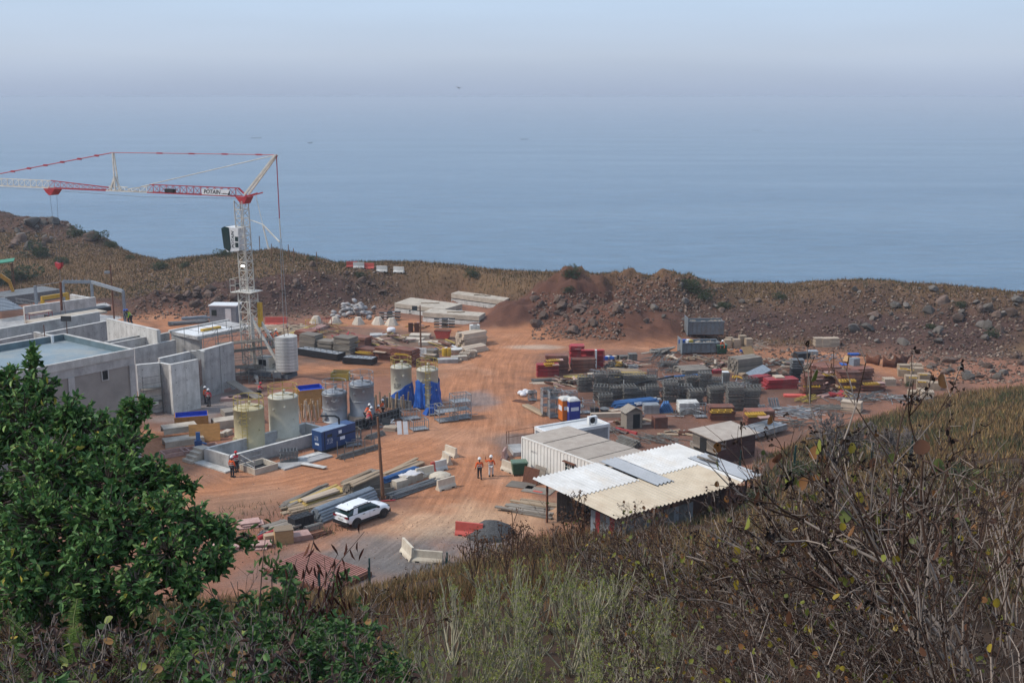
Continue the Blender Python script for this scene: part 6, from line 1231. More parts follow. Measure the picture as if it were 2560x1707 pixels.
for i in range(7): solo("short_prop", MB().tube((0, 0, 0), (-.3, .1, .8), .05, 6).mesh("short_prop", "galv"), "short galvanised prop in the fan behind the brown shed", "prop", g(13, 20 + i * 20, 1350) + Vector((0, R.uniform(0, .3), .2)), R.uniform(-.3, .3), "standing props behind the brown shed")
heap("rusty scrap piece behind the rusty stacks", "scrap behind the rusty stacks", "scrap_piece", "scrap", g(13, 400, 380), 34, (3.2, 1.6), ["rust", "timber", "frame_grey", "timber_grey"], (.5, 1.6), (.1, .4), z=.6, shape="plate")
heap("loose grey tube leaning over scrap at the yard's rear", "grey tubes over scrap", "loose_tube", "tube", g(13, 1330, 300), 14, (1.5, 1.2), ["galv"], (1.6, 3.0), z=.6, rz0=D(48), rzv=.2, shape="tube")
heap("wooden lath in the spiky heap right of the skips", "laths right of the skips", "wood_lath", "lath", g(12, 2150, 260), 16, (1.2, 1.0), ["timber_pale", "timber_grey"], (1.2, 2.4), (.05, .09), z=1.0, rz0=D(-45), rzv=.5)
for lb, px, d, mat, rot in (("pale grey box at the rear right of the yard", (13, 1790, 400), (.9, .8, .85), "steel_blue_grey", (0, 0, .4)), ("tan box tipped on edge beside the pale grey box", (13, 1650, 350), (.8, .7, .7), "plywood", (0, .5, .5)), ("blue tray on the rear right junk", (13, 1780, 215), (1.3, .7, .25), "tarp_blue", (0, 0, .1)), ("crumpled blue sheet behind the rusty stacks", (13, 1590, 395), (.9, .7, .12), "tarp_blue", (.2, .2, .3)), ("brown mattress-like sheet behind the rusty stacks", (13, 1440, 510), (1.9, 1.2, .3), "timber", (.1, .1, .1)), ("dark slab pile at the yard's rear track", (13, 790, 270), (1.6, 1.2, .7), "black_paint", (0, 0, .3)), ("round grey coil by the rear track", (13, 990, 200), (1.2, 1.0, .5), "galv", (0, 0, 0)), ("tan board leaning in the scrap below the skips", (12, 1960, 420), (1.5, .06, 1.6), "plywood", (D(-40), 0, .5)), ("small blue bag near the concrete blocks", (12, 1790, 300), (.6, .4, .25), "tarp_blue", (0, 0, 0)), ("second small blue bag by the concrete blocks", (12, 1860, 270), (.5, .4, .25), "tarp_blue", (0, 0, 1))):
    box_("rear_junk", mat, lb, "junk", g(*px), 0, d, rot=rot)
for a_, b_, h_ in (((6, 1155, 385), (6, 1265, 400), 1.3), ((6, 1285, 415), (6, 1385, 420), 1.4), ((6, 1370, 420), (6, 1480, 400), 1.6)):
    p, q = g(*a_), g(*b_); bb = MB(); n = 8
    vs = [(x, .25 * math.sin(x * 3 + z * 2), z * (1 - .35 * abs(math.sin(x * 2.2)))) for z in (0, h_ / 2, h_) for x in [(q - p).length * i / n for i in range(n + 1)]]
    bb.add(vs, [(j * (n + 1) + i, j * (n + 1) + i + 1, (j + 1) * (n + 1) + i + 1, (j + 1) * (n + 1) + i) for j in range(2) for i in range(n)]); o = solo("rusty_sheet", bb.mesh("rusty_sheet", "rust", True), ("flat rusty sheet standing in weeds", "buckled rusty sheet left of the cream blocks", "tall buckled rusty sheet end by the boulders")[int(h_ * 10) % 3 if False else (0 if h_ == 1.3 else 1 if h_ == 1.4 else 2)], "metal sheet", p + Vector((0, 0, tz(p.x, p.y) - .05)), near(p, q)); o.modifiers.new("t", 'SOLIDIFY').thickness = .02
CBL = [(1455, 490, 0), (1555, 480, 0), (1455, 455, 0), (1545, 450, 0), (1510, 540, 0), (1610, 525, 0), (1600, 580, 0), (1680, 590, 0), (1595, 625, 0), (1520, 640, 0)]
for i, (x, y, z) in enumerate(CBL): box_("cream_block", "block_tan", ("cream lifting block, " + ["front left of the upper four", "front right of the upper four", "rear left of the upper four", "rear right of the upper four", "left of the middle pair", "right of the middle pair", "pale-topped one below the pair", "grey-sided one at the right end", "flat one in the dry grass", "smallest one at the lower left"][i]), "concrete block", g(6, x, y) + Vector((0, .5, 0)), D(-12 + 5 * (i % 3)), (1.25 if i < 8 else .9, .95, .8 - .25 * (i > 7)))
for i, (x, y) in enumerate(((1500, 440), (1450, 430), (1600, 475), (1520, 498), (1590, 530))): solo("lifting_strap", frame_mesh(.8, .3, 3, "yellow_steel", .03), "orange lifting strap on a cream block", "strap", g(6, x, y, .85) + Vector((0, .2, .0)), R.uniform(-.3, .3), "straps on the cream blocks")
pal = MB()
for j in range(3): pal.b0(-.6, .6, -.5 + j * .45, -.4 + j * .45, 0, .08)
for j in range(6): pal.b0(-.6 + j * .21, -.45 + j * .21, -.5, .5, .08, .11)
pal = pal.mesh("pallet", "timber_pale")
for j in range(3): stack("pallet", pal, "wooden pallet in the stack on the rear track, " + ("left", "middle", "right")[j] + " column", "pallet", "rear pallet stack", g(6, 810 + j * 55, 262) + Vector((0, .4, 0)), D(4), 9, .12, .05)
stack("pallet", pal, "grey pallet standing by the far rusty stack", "pallet", "pallets by the far stack", g(6, 1340, 555) + Vector((0, .4, 0)), D(2), 6, .13, .06); stack("pallet", pal, "weathered pallet in the stack in the dry grass", "pallet", "pallets in the dry grass", g(6, 1630, 665) + Vector((0, .4, 0)), D(-10), 7, .13, .05)
# brown shed, kennel, stacks around them
bs_ = thing("brown_shed", "brown plank shed with a flat grey roof behind the big corrugated roof", "shed", g(5, 1760, 1165, 2.25), D(33)); bs_.location.z = 0; bsL, bsW = 4.6, 3.3
M_("shed_brown", (.085, .038, .035), (.065, .03, .028), scale=2, stretch=(1, 1, 8), rough=.8)
for i in range(9):
    z0 = .05 + i * .235; MB().b0(0, bsL - .2, -bsW + .15 + .004 * (i % 2), -bsW + .2, z0, z0 + .225).build("plank", "shed_brown", bs_) ; MB().b0(bsL - .25 - .004 * (i % 2), bsL - .2, -bsW + .2, -.15, z0, z0 + .225).build("plank", "shed_brown", bs_)
    if i != 3: MB().b0(0, .05, -bsW + .2, -.15, z0, z0 + .225).build("plank", "timber_grey", bs_)
MB().b0(-.02, .05, -1.9, -1.1, .05, 2.0).build("doorway", "black_void", bs_); MB().box((bsL / 2 - .1, -bsW / 2, 2.28), (bsL + .3, bsW + .3, .07), M=Matrix.Rotation(D(3), 3, 'X')).build("roof", "roof_beige", bs_); MB().b0(.4, 1.0, -bsW + .1, -bsW + .14, 1.3, 2.0).build("grey_hatch", "galv", bs_)
kn = thing("small_hut", "small weathered wooden hut with a pitched roof in the yard", "hut", g(5, 1115, 1155), D(20))
MB().b0(.1, 1.7, .05, 1.3, 0, 1.6).build("walls", "timber_grey", kn); MB().b0(.75, 1.45, .02, .05, .05, 1.4).build("doorway", "black_void", kn)
MB().prism([(.1, 1.6), (1.7, 1.6), (.9, 2.0)], -1.3, -.05, M=Matrix.Rotation(math.pi / 2, 4, 'X')).build("gable", "timber_grey", kn)
for s in (-1, 1): MB().box((.9 + s * .5, .67, 1.83), (1.15, 1.6, .05), M=Matrix.Rotation(s * D(26), 3, 'Y')).build("roof_side", "timber_grey", kn)
box_("red_bundle", "rust_panel", "square red-brown wrapped bundle right of the small hut", "bundle", g(5, 1450, 1140) + Vector((0, .4, 0)), D(12), (1.25, 1.0, 1.05))
stillage("tall grey rack of frames in front of the white sheet block", g(12, 905, 1560), D(5), 1.15, .9, 1.3, "galv", 4)
fp("brown formwork panel in the stack topped by a pale board", "brown stack with the pale board", (12, 1400, 1600), D(3), 5, 2.4, 1.3, "rust_panel"); fp("brown formwork panel in the stack right of the brown shed", "brown stack right of the shed", (13, 0, 1560), D(8), 6, 2.6, 1.3, "rust_panel")
stack("yellow_trestle", frame_mesh(1.8, .8, 8, "yellow_steel", .035), "yellow frame on the brown stack right of the shed", "frame", "yellow frames right of the shed", g(13, -60, 1370, 1.5) + Vector((0, .3, 0)), D(8), 3, .09, .1); stack("yellow_trestle", frame_mesh(2.0, .5, 4, "yellow_steel", .035), "yellow frame on the brown stack with the pale board", "frame", "yellow frames with the pale board", g(12, 1390, 1440, 1.05), D(3), 2, .15, .1); solo("pale_board", MB().box((0, 0, 0), (2.3, .35, .12)).mesh("pale_board2", "timber_pale"), "pale board behind the brown stack's yellow frames", "board", g(12, 1370, 1330, .9), D(3)); solo("ply_board", panel_mesh(1.2, .9, .08, "pink_ply"), "pinkish board on the stack right of the brown shed", "board", g(13, 90, 1390, 1.5), D(10))
bundle("grey_batten", "long grey slat stacked right of the brown shed", "slat", "grey slats right of the shed", g(6, 250, 960), g(6, 490, 890), 7, 5, .09, "galv", "plank", jit=.05, z0=.3)
heap("scaffold tube in the tangle right of the slats", "tube tangle by the slats", "scaffold_tube", "tube", g(6, 620, 860), 26, (1.6, 1.4), ["frame_grey"], (1.0, 2.4), z=.6, shape="tube")
bundle("scaffold_tube", "grey tube in the racked bundle left of the big roof", "tube", "racked tubes left of the big roof", g(5, 1060, 1270), g(5, 1230, 1330), 9, 6, .06, "frame_grey", jit=.04, skew=.03); heap("tube in the heap behind the site cabin", "tubes behind the site cabin", "scaffold_tube", "tube", g(5, 960, 1180), 22, (1.4, 1.6), ["galv_dark", "frame_grey"], (1.0, 2.2), z=.4, rz0=D(-40), rzv=.4, shape="tube")
heap("grey tube spread below the small hut", "tubes below the small hut", "scaffold_tube", "tube", g(5, 1420, 1260), 30, (2.4, 1.5), ["frame_grey"], (1.2, 2.6), z=.35, rz0=D(-30), rzv=.5, shape="tube")
solo("red_board", MB().box((0, 0, .03), (2.2, 1.1, .06)).mesh("red_board", "rust_panel"), "reddish board on the ground beside the small hut", "board", g(5, 1040, 1165) + Vector((0, 0, .1)), D(-30)); solo("red_beam", MB().b0(0, 2.4, 0, .2, 0, .25).mesh("red_beam", "red_panel"), "red beam on the ground beside the small hut", "beam", g(5, 1010, 1155), D(-42))
sheets("weathered board in the pallet stack before the brown shed", "boards before the brown shed", (5, 1880, 1400), D(6), 9, 2.0, 1.3, .1, "timber_grey", "board", "weathered_board")
heap("broken board near the brown shed", "broken boards near the shed", "broken_board", "board", g(5, 1650, 1190), 10, (1.4, .9), ["timber", "rust", "timber_grey"], (.8, 2.0), (.15, .4), z=.1, shape="plate")
for i in range(12):
    px = ((1718, 1175), (1790, 1180), (1850, 1178), (1985, 1195), (2050, 1205), (2175, 1230), (925, 1462), (1118, 1416), (1610, 1335), (1660, 1190), (2270, 1250), (800, 1480))[i]
    p = G(*px, 0); p = G(*px, tz(p.x, p.y)); M_("post_green", (.012, .05, .045), rough=.5)
    f_ = thing("fence_post", "thin dark green fence post, " + ("first behind the corrugated roof's right corner", "second behind the roof's right corner", "third in the row right of the roof", "fourth, beside the bare grey tree's left", "fifth, just left of the bare grey tree", "sixth, right of the bare grey tree", "alone at the grey gravel's edge", "short one below the fallen barrier", "short one in front of the shed", "at the shed roof's right rim", "last one in the right-hand weeds", "leftmost one by the red platform")[i], "fence post", (p.x, p.y, tz(p.x, p.y) - .1)); MB().b0(-.05, .05, -.05, .05, 0, 1.9 if i not in (7, 8) else 1.1).build("post", "post_green", f_); MB().b0(-.12, -.05, -.03, .03, 0, 1.3 if i not in (7, 8) else .7).build("stay", "post_green", f_)
for i, (c_, x, y, sx_, sy_, n, kd, wd) in enumerate(((11, 1250, 640, 1.8, .7, 14, 0, "behind the makeshift bench"), (11, 700, 760, 2.4, .7, 16, 1, "between the red corner and the stillages"), (11, 1350, 720, 3, .6, 14, 1, "under the rear frame row"), (12, 200, 900, 2.4, 1.0, 20, 0, "between the frame rows at left"), (12, 1250, 980, 1.8, 1.0, 18, 0, "in the gap of the upper frame row"), (12, 1750, 980, 2.0, 1.0, 16, 0, "right of the upper frame row"), (12, 1250, 600, 2.0, 1.2, 18, 1, "left of the big girder stack"), (12, 1850, 560, 1.8, 1.4, 16, 1, "over the big girder stack"), (13, 250, 600, 2.2, 1.2, 16, 1, "behind the faded red stack"), (13, 800, 480, 2.2, 1.4, 20, 1, "behind the left rusty stack"), (13, 1300, 900, 2.4, .8, 16, 1, "in front of the rusty stacks"), (13, 1750, 1080, 2.0, 1.2, 16, 0, "beside the pale board stack"), (13, 2150, 1050, 2.4, 1.4, 18, 0, "at the foot of the low brown stack"), (12, 500, 1080, 2.4, 1.0, 18, 0, "between the tall frame stacks"), (5, 1150, 1100, 1.8, .8, 12, 1, "around the small hut"), (5, 1700, 1010, 1.4, .7, 12, 0, "before the white sheet block"), (11, 1700, 420, 2.6, 1.0, 18, 1, "around the yellow clamp box"))):
    heap(("grey tube end strewn ", "broken plank strewn ")[kd] + wd, "scrap strewn " + wd, ("strewn_tube", "strewn_plank")[kd], ("tube", "plank")[kd], g(c_, x, y), round(n * 1.7), (sx_ * 1.15, sy_ * 1.15), (["frame_grey", "galv", "galv_dark"], ["timber", "timber_grey", "rust", "pink_ply", "timber_pale"])[kd], (.9, 2.4), (.1, .34), z=.85, shape=("tube", "plate")[kd])
# ---------------------------------------------------------------- stock between the crane and the road
def tray(label, a, b, W_, H_):
    ln = (b - a).length; o = thing("steel_mould", label, "mould", a, near(a, b)); o.location.z = tz(a.x, a.y)
    for y0, y1 in ((0, .06), (W_ - .06, W_)): MB().b0(0, ln, y0, y1, .1, H_).build("side_beam", "black_paint", o)
    for x in (0, ln - .06): MB().b0(x, x + .06, .06, W_ - .06, .1, H_).build("end_plate", "black_paint", o)
    MB().b0(.06, ln - .06, .06, W_ - .06, H_ - .12, H_ - .03).build("top_plate", "galv", o); n = int(ln / .9)
    for i in range(n): q = MB(); q.lathe([(.2, 0), (.2, .05), (.14, .06)], 12, ((i + .5) * ln / n, W_ / 2, H_ - .03)); r_ = q.build("ring_flange", "concrete_light", o); MB().lathe([(.12, 0), (.12, .012)], 10, ((i + .5) * ln / n, W_ / 2, H_ + .032)).build("hole", "black_void", r_)
    for i in range(n + 1): x = min(i * ln / n, ln - .05); MB().b0(x, x + .05, .061, W_ - .061, H_ - .029, H_ + .0).build("cross_rib", "galv_dark", o)
tray("long black steel mould with a silver top, left of the pair", g(4, 240, 735), g(4, 640, 798), 1.5, .85); tray("shorter black steel mould with a silver top, right of the pair", g(4, 690, 822), g(4, 905, 838) + Vector((.9, -.2, 0)), 1.6, .8)
for (px, n, L_, W_, m_, lb) in (((4, 380, 690), 9, 2.4, 1.6, "timber_grey", "grey-brown shutter in the stack left of the white-edged ones"), ((4, 545, 715), 7, 2.0, 1.5, "timber_grey", "shutter in the middle stack behind the black mould"), ((4, 720, 745), 10, 2.4, 1.7, "timber_grey", "white-edged shutter in the stack behind the black mould"), ((4, 860, 660), 6, 2.4, 1.5, "rust_panel", "brown shutter below the red heap"), ((4, 940, 760), 5, 2.6, 1.5, "rust_panel", "brown shutter in the low stack above the right mould"), ((4, 1120, 785), 7, 2.4, 1.4, "rust_panel", "brown shutter in the stack behind the tarpaulin tanks"), ((4, 1310, 840), 9, 2.9, 1.6, "rust_panel", "brown shutter in the tall stack right behind the tanks"), ((4, 1560, 780), 5, 1.4, 1.2, "timber_grey", "shutter in the little stack under a pale board"), ((4, 330, 600), 6, 2.4, 1.6, "rust_panel", "brown shutter in the rear stack beside the ballast")):
    p = g(*px) + Vector((0, .5, 0)); stack("formwork_shutter", panel_mesh(L_, W_, .14, m_), lb, "formwork panel", lb + " stack", p, D(-28), round(n * 1.35), .165, .09, .06)
for i, (px, lb) in enumerate((((4, 640, 585, 1.2), "white board on the middle shutter stack"), ((4, 700, 620, 1.55), "white board on the white-edged shutters"), ((4, 975, 685, .85), "long white board on the low brown shutters"), ((4, 1235, 705, 1.1), "white board on the shutters behind the tanks"), ((4, 1060, 705, 1.0), "short white board on the shutters behind the tanks"), ((4, 1545, 730, .8), "pale yellow board on the little stack"))): box_("white_board", "timber_pale", lb, "board", g(*px) - Vector((0, 0, tz(g(*px).x, g(*px).y))), D(-24), (1.9 if i in (2, 3) else 1.6, .7, .06))
for px, lb in (((4, 780, 600, 1.6), "white-edged shutters"), ((4, 900, 715, .8), "low brown shutters"), ((4, 1150, 665, 1.1), "shutters behind the tanks"), ((4, 1280, 725, 1.35), "tall shutters behind the tanks"), ((4, 560, 610, 1.2), "middle shutters"), ((4, 450, 560, .6), "weeds beside the ballast")):
    stack("yellow_trestle", frame_mesh(1.7, .8, 6, "yellow_steel", .035), "yellow frame lying on the " + lb, "frame", "yellow frames on the " + lb, g(*px), D(-24), 2, .1, .15, .1)
heap("red steel part in the heap above the brown shutters", "red heap above the shutters", "red_part", "steel part", g(4, 770, 580), 22, (2.2, 1.0), ["red_panel"], (.8, 2.0), (.08, .2), z=.8, rz0=D(-25), rzv=.4)
for lb, px, mat in (("red tubular cage among the planks", (4, 365, 550), "red_panel"), ("red cage between the concrete pyramids", (4, 490, 452), "red_panel"), ("yellow cage beside the first concrete pyramid", (4, 330, 470), "yellow_steel")): stillage(lb, g(*px), D(10), 1.3, .9, 1.0, mat, 4)
bundle("scaffold_board", "scaffold board in the long rows behind the ballast", "board", "board rows behind the ballast", g(4, 20, 520), g(4, 320, 455), 16, 2, .11, "timber", "plank", jit=.12, skew=.03)
bundle("scaffold_board", "pale scaffold board at the left of the long rows", "board", "pale boards behind the ballast", g(4, -90, 500), g(4, 80, 452), 10, 1, .12, "timber_pale", "plank", jit=.15, skew=.05)
bundle("yellow_girder", "yellow girder at the right end of the board rows", "girder", "yellow girders by the board rows", g(4, 180, 560), g(4, 420, 480), 6, 2, .1, "timber_yellow", "box", jit=.08, skew=.05)
bundle("orange_girder", "orange-brown girder beside the red cage", "girder", "orange girders by the red cage", g(4, 330, 530), g(4, 530, 458), 5, 2, .1, "pink_ply", "box", jit=.06)
heap("loose bar in the weeds beside the ballast", "bars in the weeds by the ballast", "loose_bar", "bar", g(4, 560, 520), 24, (3.4, 1.4), ["yellow_rail", "rust", "timber", "frame_grey"], (1.0, 2.6), (.06, .14), z=.3, rz0=D(-15), rzv=.5)
barrier("red barrier beyond the crane mast", g(4, 45, 440), D(2), "barrier_red", L_=3.0, H_=1.1)
for i, (x, y) in enumerate(((425, 430), (610, 437), (838, 442), (1035, 442), (1165, 452))):
    q = MB(); q.lathe([(.98, 0), (.92, .12), (.42, .95)], 6); solo("concrete_cone", q.mesh("concrete_cone", "concrete_warm"), "concrete cone foot, " + ("beside the red cage", "alone left of the white sacks", "below the white sacks", "below the dark timber saddles", "rightmost in the row of cones")[i], "concrete foot", g(4, x, y) + Vector((0, .8, tz(g(4, x, y).x, g(4, x, y).y))), .3 * i)
sk = MB(); sk.lathe([(.12, 0), (.42, .08), (.46, .24), (.3, .42), (.05, .47)], 8); sk = sk.mesh("white_sack", "sack_grey", True)
for i in range(46):
    x, y = R.gauss(800, 95), R.gauss(330, 30); p = g(4, x, y); hh = max(0, 1 - ((x - 800) / 130) ** 2) * R.random() * 1.2
    solo("white_sack", sk, "grey-white sack in the big heap behind the concrete cones", "sack", p + Vector((0, 0, tz(p.x, p.y) + hh)), R.uniform(0, 6), "sack heap behind the cones", rot=(R.uniform(-.6, .6), R.uniform(-.6, .6), R.uniform(0, 6)))
for i, (x, y) in enumerate(((1110, 405), (1190, 395), (1400, 335), (1650, 470), (1720, 465))):
    o = thing("timber_saddle", "dark timber saddle with white labels, " + ("left of the pair by the sacks", "right of the pair by the sacks", "in front of the biggest precast slab", "left of the pair below the slabs", "right of the pair below the slabs")[i], "saddle", g(4, x, y) + Vector((0, 0, tz(g(4, x, y).x, g(4, x, y).y))), D(-10))
    for k in range(4): MB().b0(-.9, .9, k * .06, k * .06 + .5, k * .35, k * .35 + .14).build("bearer", "black_paint" if k % 2 else "timber_grey", o); MB().b0(-.18, .18, k * .06 - .02, k * .06, k * .35 + .02, k * .35 + .13).build("white_label", "pure_white", o)
def slab_pair(label, c, h):
    p = [Vector((v.x, v.y, 0)) for v in c]; o = thing("precast_slab", label, "concrete slab"); z = min(tz(v.x, v.y) for v in p)
    P = [(v.x, v.y) for v in p]; cx_ = sum(a for a, _ in P) / 4; cy_ = sum(b for _, b in P) / 4
    MB().prism(P, z - .1, z + h * .42).build("lower_slab", "concrete_light", o); MB().prism([(cx_ + (a - cx_) * .96, cy_ + (b - cy_) * .93) for a, b in P], z + h * .42, z + h * .52).build("packing", "black_paint", o); MB().prism(P, z + h * .52, z + h).build("upper_slab", "concrete_warm", o)
    for t_ in (.4, .55, .7): a_ = p[0].lerp(p[2], t_); b_ = p[1].lerp(p[3], 1 - t_); MB().box((cx_ + (a_.x - cx_) * .6, cy_ + (a_.y - cy_) * .6, z + h + .06), (.9, .15, .12), D(20)).build("timber_strip", "timber", o)
def par(a, b, d): return [a, b, d + (b - a), d]
s1 = [g(4, 1200, 232, 1.2), g(4, 1360, 176, 1.2), g(4, 1865, 240, 1.2), g(4, 1690, 292, 1.2)]; slab_pair("widest pair of stacked precast slabs at the site's back", s1, 1.3)
slab_pair("narrow pair of stacked precast slabs in front of the widest pair", [g(4, 1475, 322, 1.2), g(4, 1560, 284, 1.2), g(4, 2092, 326, 1.2), g(4, 2030, 362, 1.2)], 1.3)
slab_pair("farthest pair of stacked precast slabs, half under soil", [g(4, 1755, 132, 1.4), g(4, 1825, 108, 1.4), g(4, 2335, 172, 1.4), g(4, 2275, 202, 1.4)], 1.4)
jb = MB(); jb.lathe([(.3, 0), (.55, .15), (.6, .6), (.45, .8), (.2, .7)], 9); solo("bulk_bag", jb.mesh("bulk_bag", "cloth_white", True), "white bulk bag standing on the branch road", "bag", g(4, 1170, 525), .4)
heap("orange and yellow steel part beside the pole", "orange parts by the pole", "steel_part", "steel part", g(4, 1420, 470), 16, (2.4, 1.0), ["yellow_steel", "rust", "pink_ply"], (.6, 1.8), (.1, .25), z=.6)
for i, x in enumerate((1360, 1420)): box_("rusty_column", "rust", ("left", "right")[i] + " of two upright rusty columns by the pole", "column", g(4, x, 508), .2, (.6, .5, 1.2))
rs2 = thing("red_skip", "small orange-red skip behind the pole", "skip", g(4, 1590, 580), D(-8)); rs2.location.z = tz(*g(4, 1590, 580).xy); MB().box((1.0, .6, .55), (1.5, .9, 1.0), taper=(1.4, 1.25)).build("hopper", "barrier_red", rs2); MB().b0(.0, 2.0, -.05, 1.25, 1.05, 1.1).build("rim", "rust", rs2)
for i, (px, d) in enumerate((((4, 1390, 605), (2.4, 1.3, .35)), ((4, 1450, 575), (2.6, 1.4, .5)), ((4, 1530, 640), (2.4, 1.2, .4)), ((4, 1040, 560), (2.2, 1.6, .3)))): box_("flat_slab", "concrete_warm" if i < 3 else "concrete", "flat concrete slab in the weeds " + ("left of the pole", "behind the pole", "right of the pole", "near the bulk bag")[i], "slab", g(*px) + Vector((0, .5, 0)), D(-12 + 6 * i), d)
bundle("timber_balk", "thick pale balk in the stack at the road bend", "balk", "balk stack at the road bend", g(4, 1840, 660), g(4, 2060, 620), 5, 5, .17, "timber_pale", "box", jit=.05, skew=.04); bundle("timber_balk", "thick balk in the lower stack at the road bend", "balk", "lower balk stack at the bend", g(4, 1870, 720), g(4, 2080, 680), 4, 2, .17, "timber_pale", "box", jit=.06)
box_("white_cube", "concrete_light", "white cube with a dark hole on the balk stack", "cube", g(4, 1985, 625, 0) + Vector((0, .9, 1.45)), D(10), (1.2, 1.0, .8)); box_("cube_hole", "black_void", "dark square hatch on top of the white cube", "hatch", g(4, 1985, 625, 0) + Vector((.05, .9, 2.26)), D(10), (.5, .4, .02)); box_("dark_mesh", "black_paint", "dark mesh panel behind the balk stack", "mesh", g(4, 1890, 560), D(-4), (1.9, .1, .8))
for k in range(4): stack("pallet", pal, "brown pallet in the low stacks at the road bend", "pallet", "pallets at the road bend", g(4, (1890, 1940, 1960, 1800)[k], (770, 755, 745, 800)[k]) + Vector((0, .4, 0)), D(-10 + 8 * k), (5, 6, 4, 2)[k], .13, .06)
for i in range(2): q = MB(); q.lathe([(.3, 0), (.3, .3), (.31, .32), (.31, .6), (.3, .9)], 14); solo("yellow_drum", q.mesh("yellow_drum", "yellow_steel"), ("left", "right")[i] + " yellow drum on the concrete plinth at the road", "drum", g(4, 1690 + 40 * i, 785) + Vector((0, .3, .45)))
box_("concrete_plinth", "concrete", "low concrete plinth under the yellow drums", "plinth", g(4, 1720, 815) + Vector((0, .5, 0)), D(4), (2.4, 1.2, .45)); box_("concrete_plinth", "concrete_warm", "long concrete plinth right of the yellow drums", "plinth", g(4, 1830, 795) + Vector((0, .6, 0)), D(12), (1.9, .9, .5))
tu = MB(); tu.lathe([(.5, 0), (.8, .45), (.82, .5), (.7, .48)], 12); solo("white_tub", tu.mesh("white_tub", "concrete_light"), "white tub of rubbish behind the yellow drums", "tub", g(4, 1800, 745) + Vector((0, .5, .3))); heap("rubbish scrap around the white tub", "rubbish round the white tub", "rubbish_scrap", "rubbish", g(4, 1780, 690), 14, (1.4, .6), ["pure_white", "tarp_blue", "pink_ply", "rust"], (.3, .8), (.15, .3), z=.5)
sg = thing("notice_board", "white notice board standing in the weeds behind the tanks", "sign", g(4, 1450, 790), D(-14)); MB().b0(-.8, .8, -.03, .03, .5, 1.55).build("board", "pure_white", sg)
for x in (-.6, .6): MB().b0(x - .04, x + .04, .03, .09, 0, 1.5).build("post", "timber", sg)
scrawl(sg, "galv", lambda u, v: (-.7 + u, -.034, .65 + v), 3, 1.3, .75, 5)
ys = thing("yellow_skip", "small yellow skip behind the grey tanks", "skip", g(4, 575, 985), D(-6)); MB().b0(0, 1.9, 0, .06, .05, .8).build("front", "yellow_rail", ys); MB().b0(0, 1.9, 1.2, 1.26, .05, .95).build("back", "timber_yellow", ys)
for x in (0, 1.84): MB().b0(x, x + .06, .06, 1.2, .05, .85).build("end", "yellow_rail", ys)
MB().b0(.06, 1.84, .06, 1.2, .05, .12).build("floor", "rust", ys)
for i in range(16): solo("timber_prop", MB().b0(-.06, .06, -.05, .05, 0, 1.7).mesh("timber_prop", "plywood" if i % 2 else "timber_pale"), "upright timber prop left of the near grey tank", "prop", g(4, 290 + i * 12, 1395 - (i % 4) * 22), R.uniform(0, 1), "timber props by the near grey tank", rot=(R.uniform(-.15, .15), R.uniform(-.12, .12), R.uniform(0, 1)))
for i in range(12): solo("timber_prop", MB().b0(-.07, .07, -.06, .06, 0, 1.6).mesh("timber_prop", "timber"), "upright timber prop between the tarpaulin tanks and grey tank", "prop", g(4, 1000 + i * 30, 1300 - (i % 3) * 25), R.uniform(0, 1), "timber props by the tarpaulin tanks", rot=(R.uniform(-.1, .1), R.uniform(-.1, .1), R.uniform(0, 1)))
fa, fb = g(4, 745, 1505), g(4, 1275, 1345)
fw2 = thing("mesh_formwork", "long black ribbed formwork wall in front of the grey tanks", "formwork", fa, near(fa, fb)); fl = (fb - fa).length
MB().b0(0, fl, .1, .16, 0, 1.0).build("face_sheet", "black_paint", fw2)
for i in range(int(fl / .45) + 1): MB().b0(i * .45, i * .45 + .05, .0, .099, 0, 1.02).build("stud", "galv_dark", fw2)
for z in (.08, .45, .92): MB().b0(0, fl, -.03, -.001, z, z + .06).build("waler", "galv_dark", fw2)
fa, fb = g(4, 1090, 1240), g(4, 1360, 1285)
fw3 = thing("mesh_formwork", "ribbed formwork wall below the half-wrapped tank", "formwork", fa, near(fa, fb)); fl = (fb - fa).length; MB().b0(0, fl, .1, .16, 0, 1.0).build("face_sheet", "galv", fw3)
for i in range(int(fl / .4) + 1): MB().b0(i * .4, i * .4 + .05, .0, .099, 0, 1.02).build("stud", "galv_dark", fw3)
for z in (.08, .5, .92): MB().b0(0, fl, -.03, -.001, z, z + .06).build("waler", "galv_dark", fw3)
for lb, px, rz, sz, k in (("galvanised rack nearest the road before the wrapped tanks", (4, 1385, 1490), 24, (1.5, 1.1, 1.0), 7), ("galvanised rack left of the nearest one", (4, 1290, 1385), 24, (1.7, 1.1, .9), 5), ("galvanised rack in the middle of the rack group", (4, 1545, 1335), 24, (1.5, 1.1, .9), 5), ("tall galvanised rack, lower tier at the road side", (4, 1640, 1405), 24, (1.9, 1.3, .8), 6), ("tall galvanised rack, lower tier towards the gravel", (4, 1790, 1380), 24, (1.7, 1.3, .8), 6)):
    stillage(lb, g(*px), D(rz), *sz, "galv", k)
for k in range(1, 3): stillage("galvanised rack on the " + ("second", "third")[k - 1] + " tier of the tall rack group", g(4, 1790, 1380) + Vector((0, 0, .82 * k)), D(24), 1.7, 1.3, .8, "galv", 6)
stillage("galvanised rack on the second tier near the road", g(4, 1640, 1405) + Vector((0, .2, .82)), D(24), 1.9, 1.3, .8, "galv", 6); heap("grey rack bar on the ground by the racks", "rack bars on the ground", "rack_bar", "bar", g(4, 1900, 1340), 10, (1.2, .6), ["galv"], (1.2, 2.0), z=.15, rz0=D(24), rzv=.2, shape="tube")
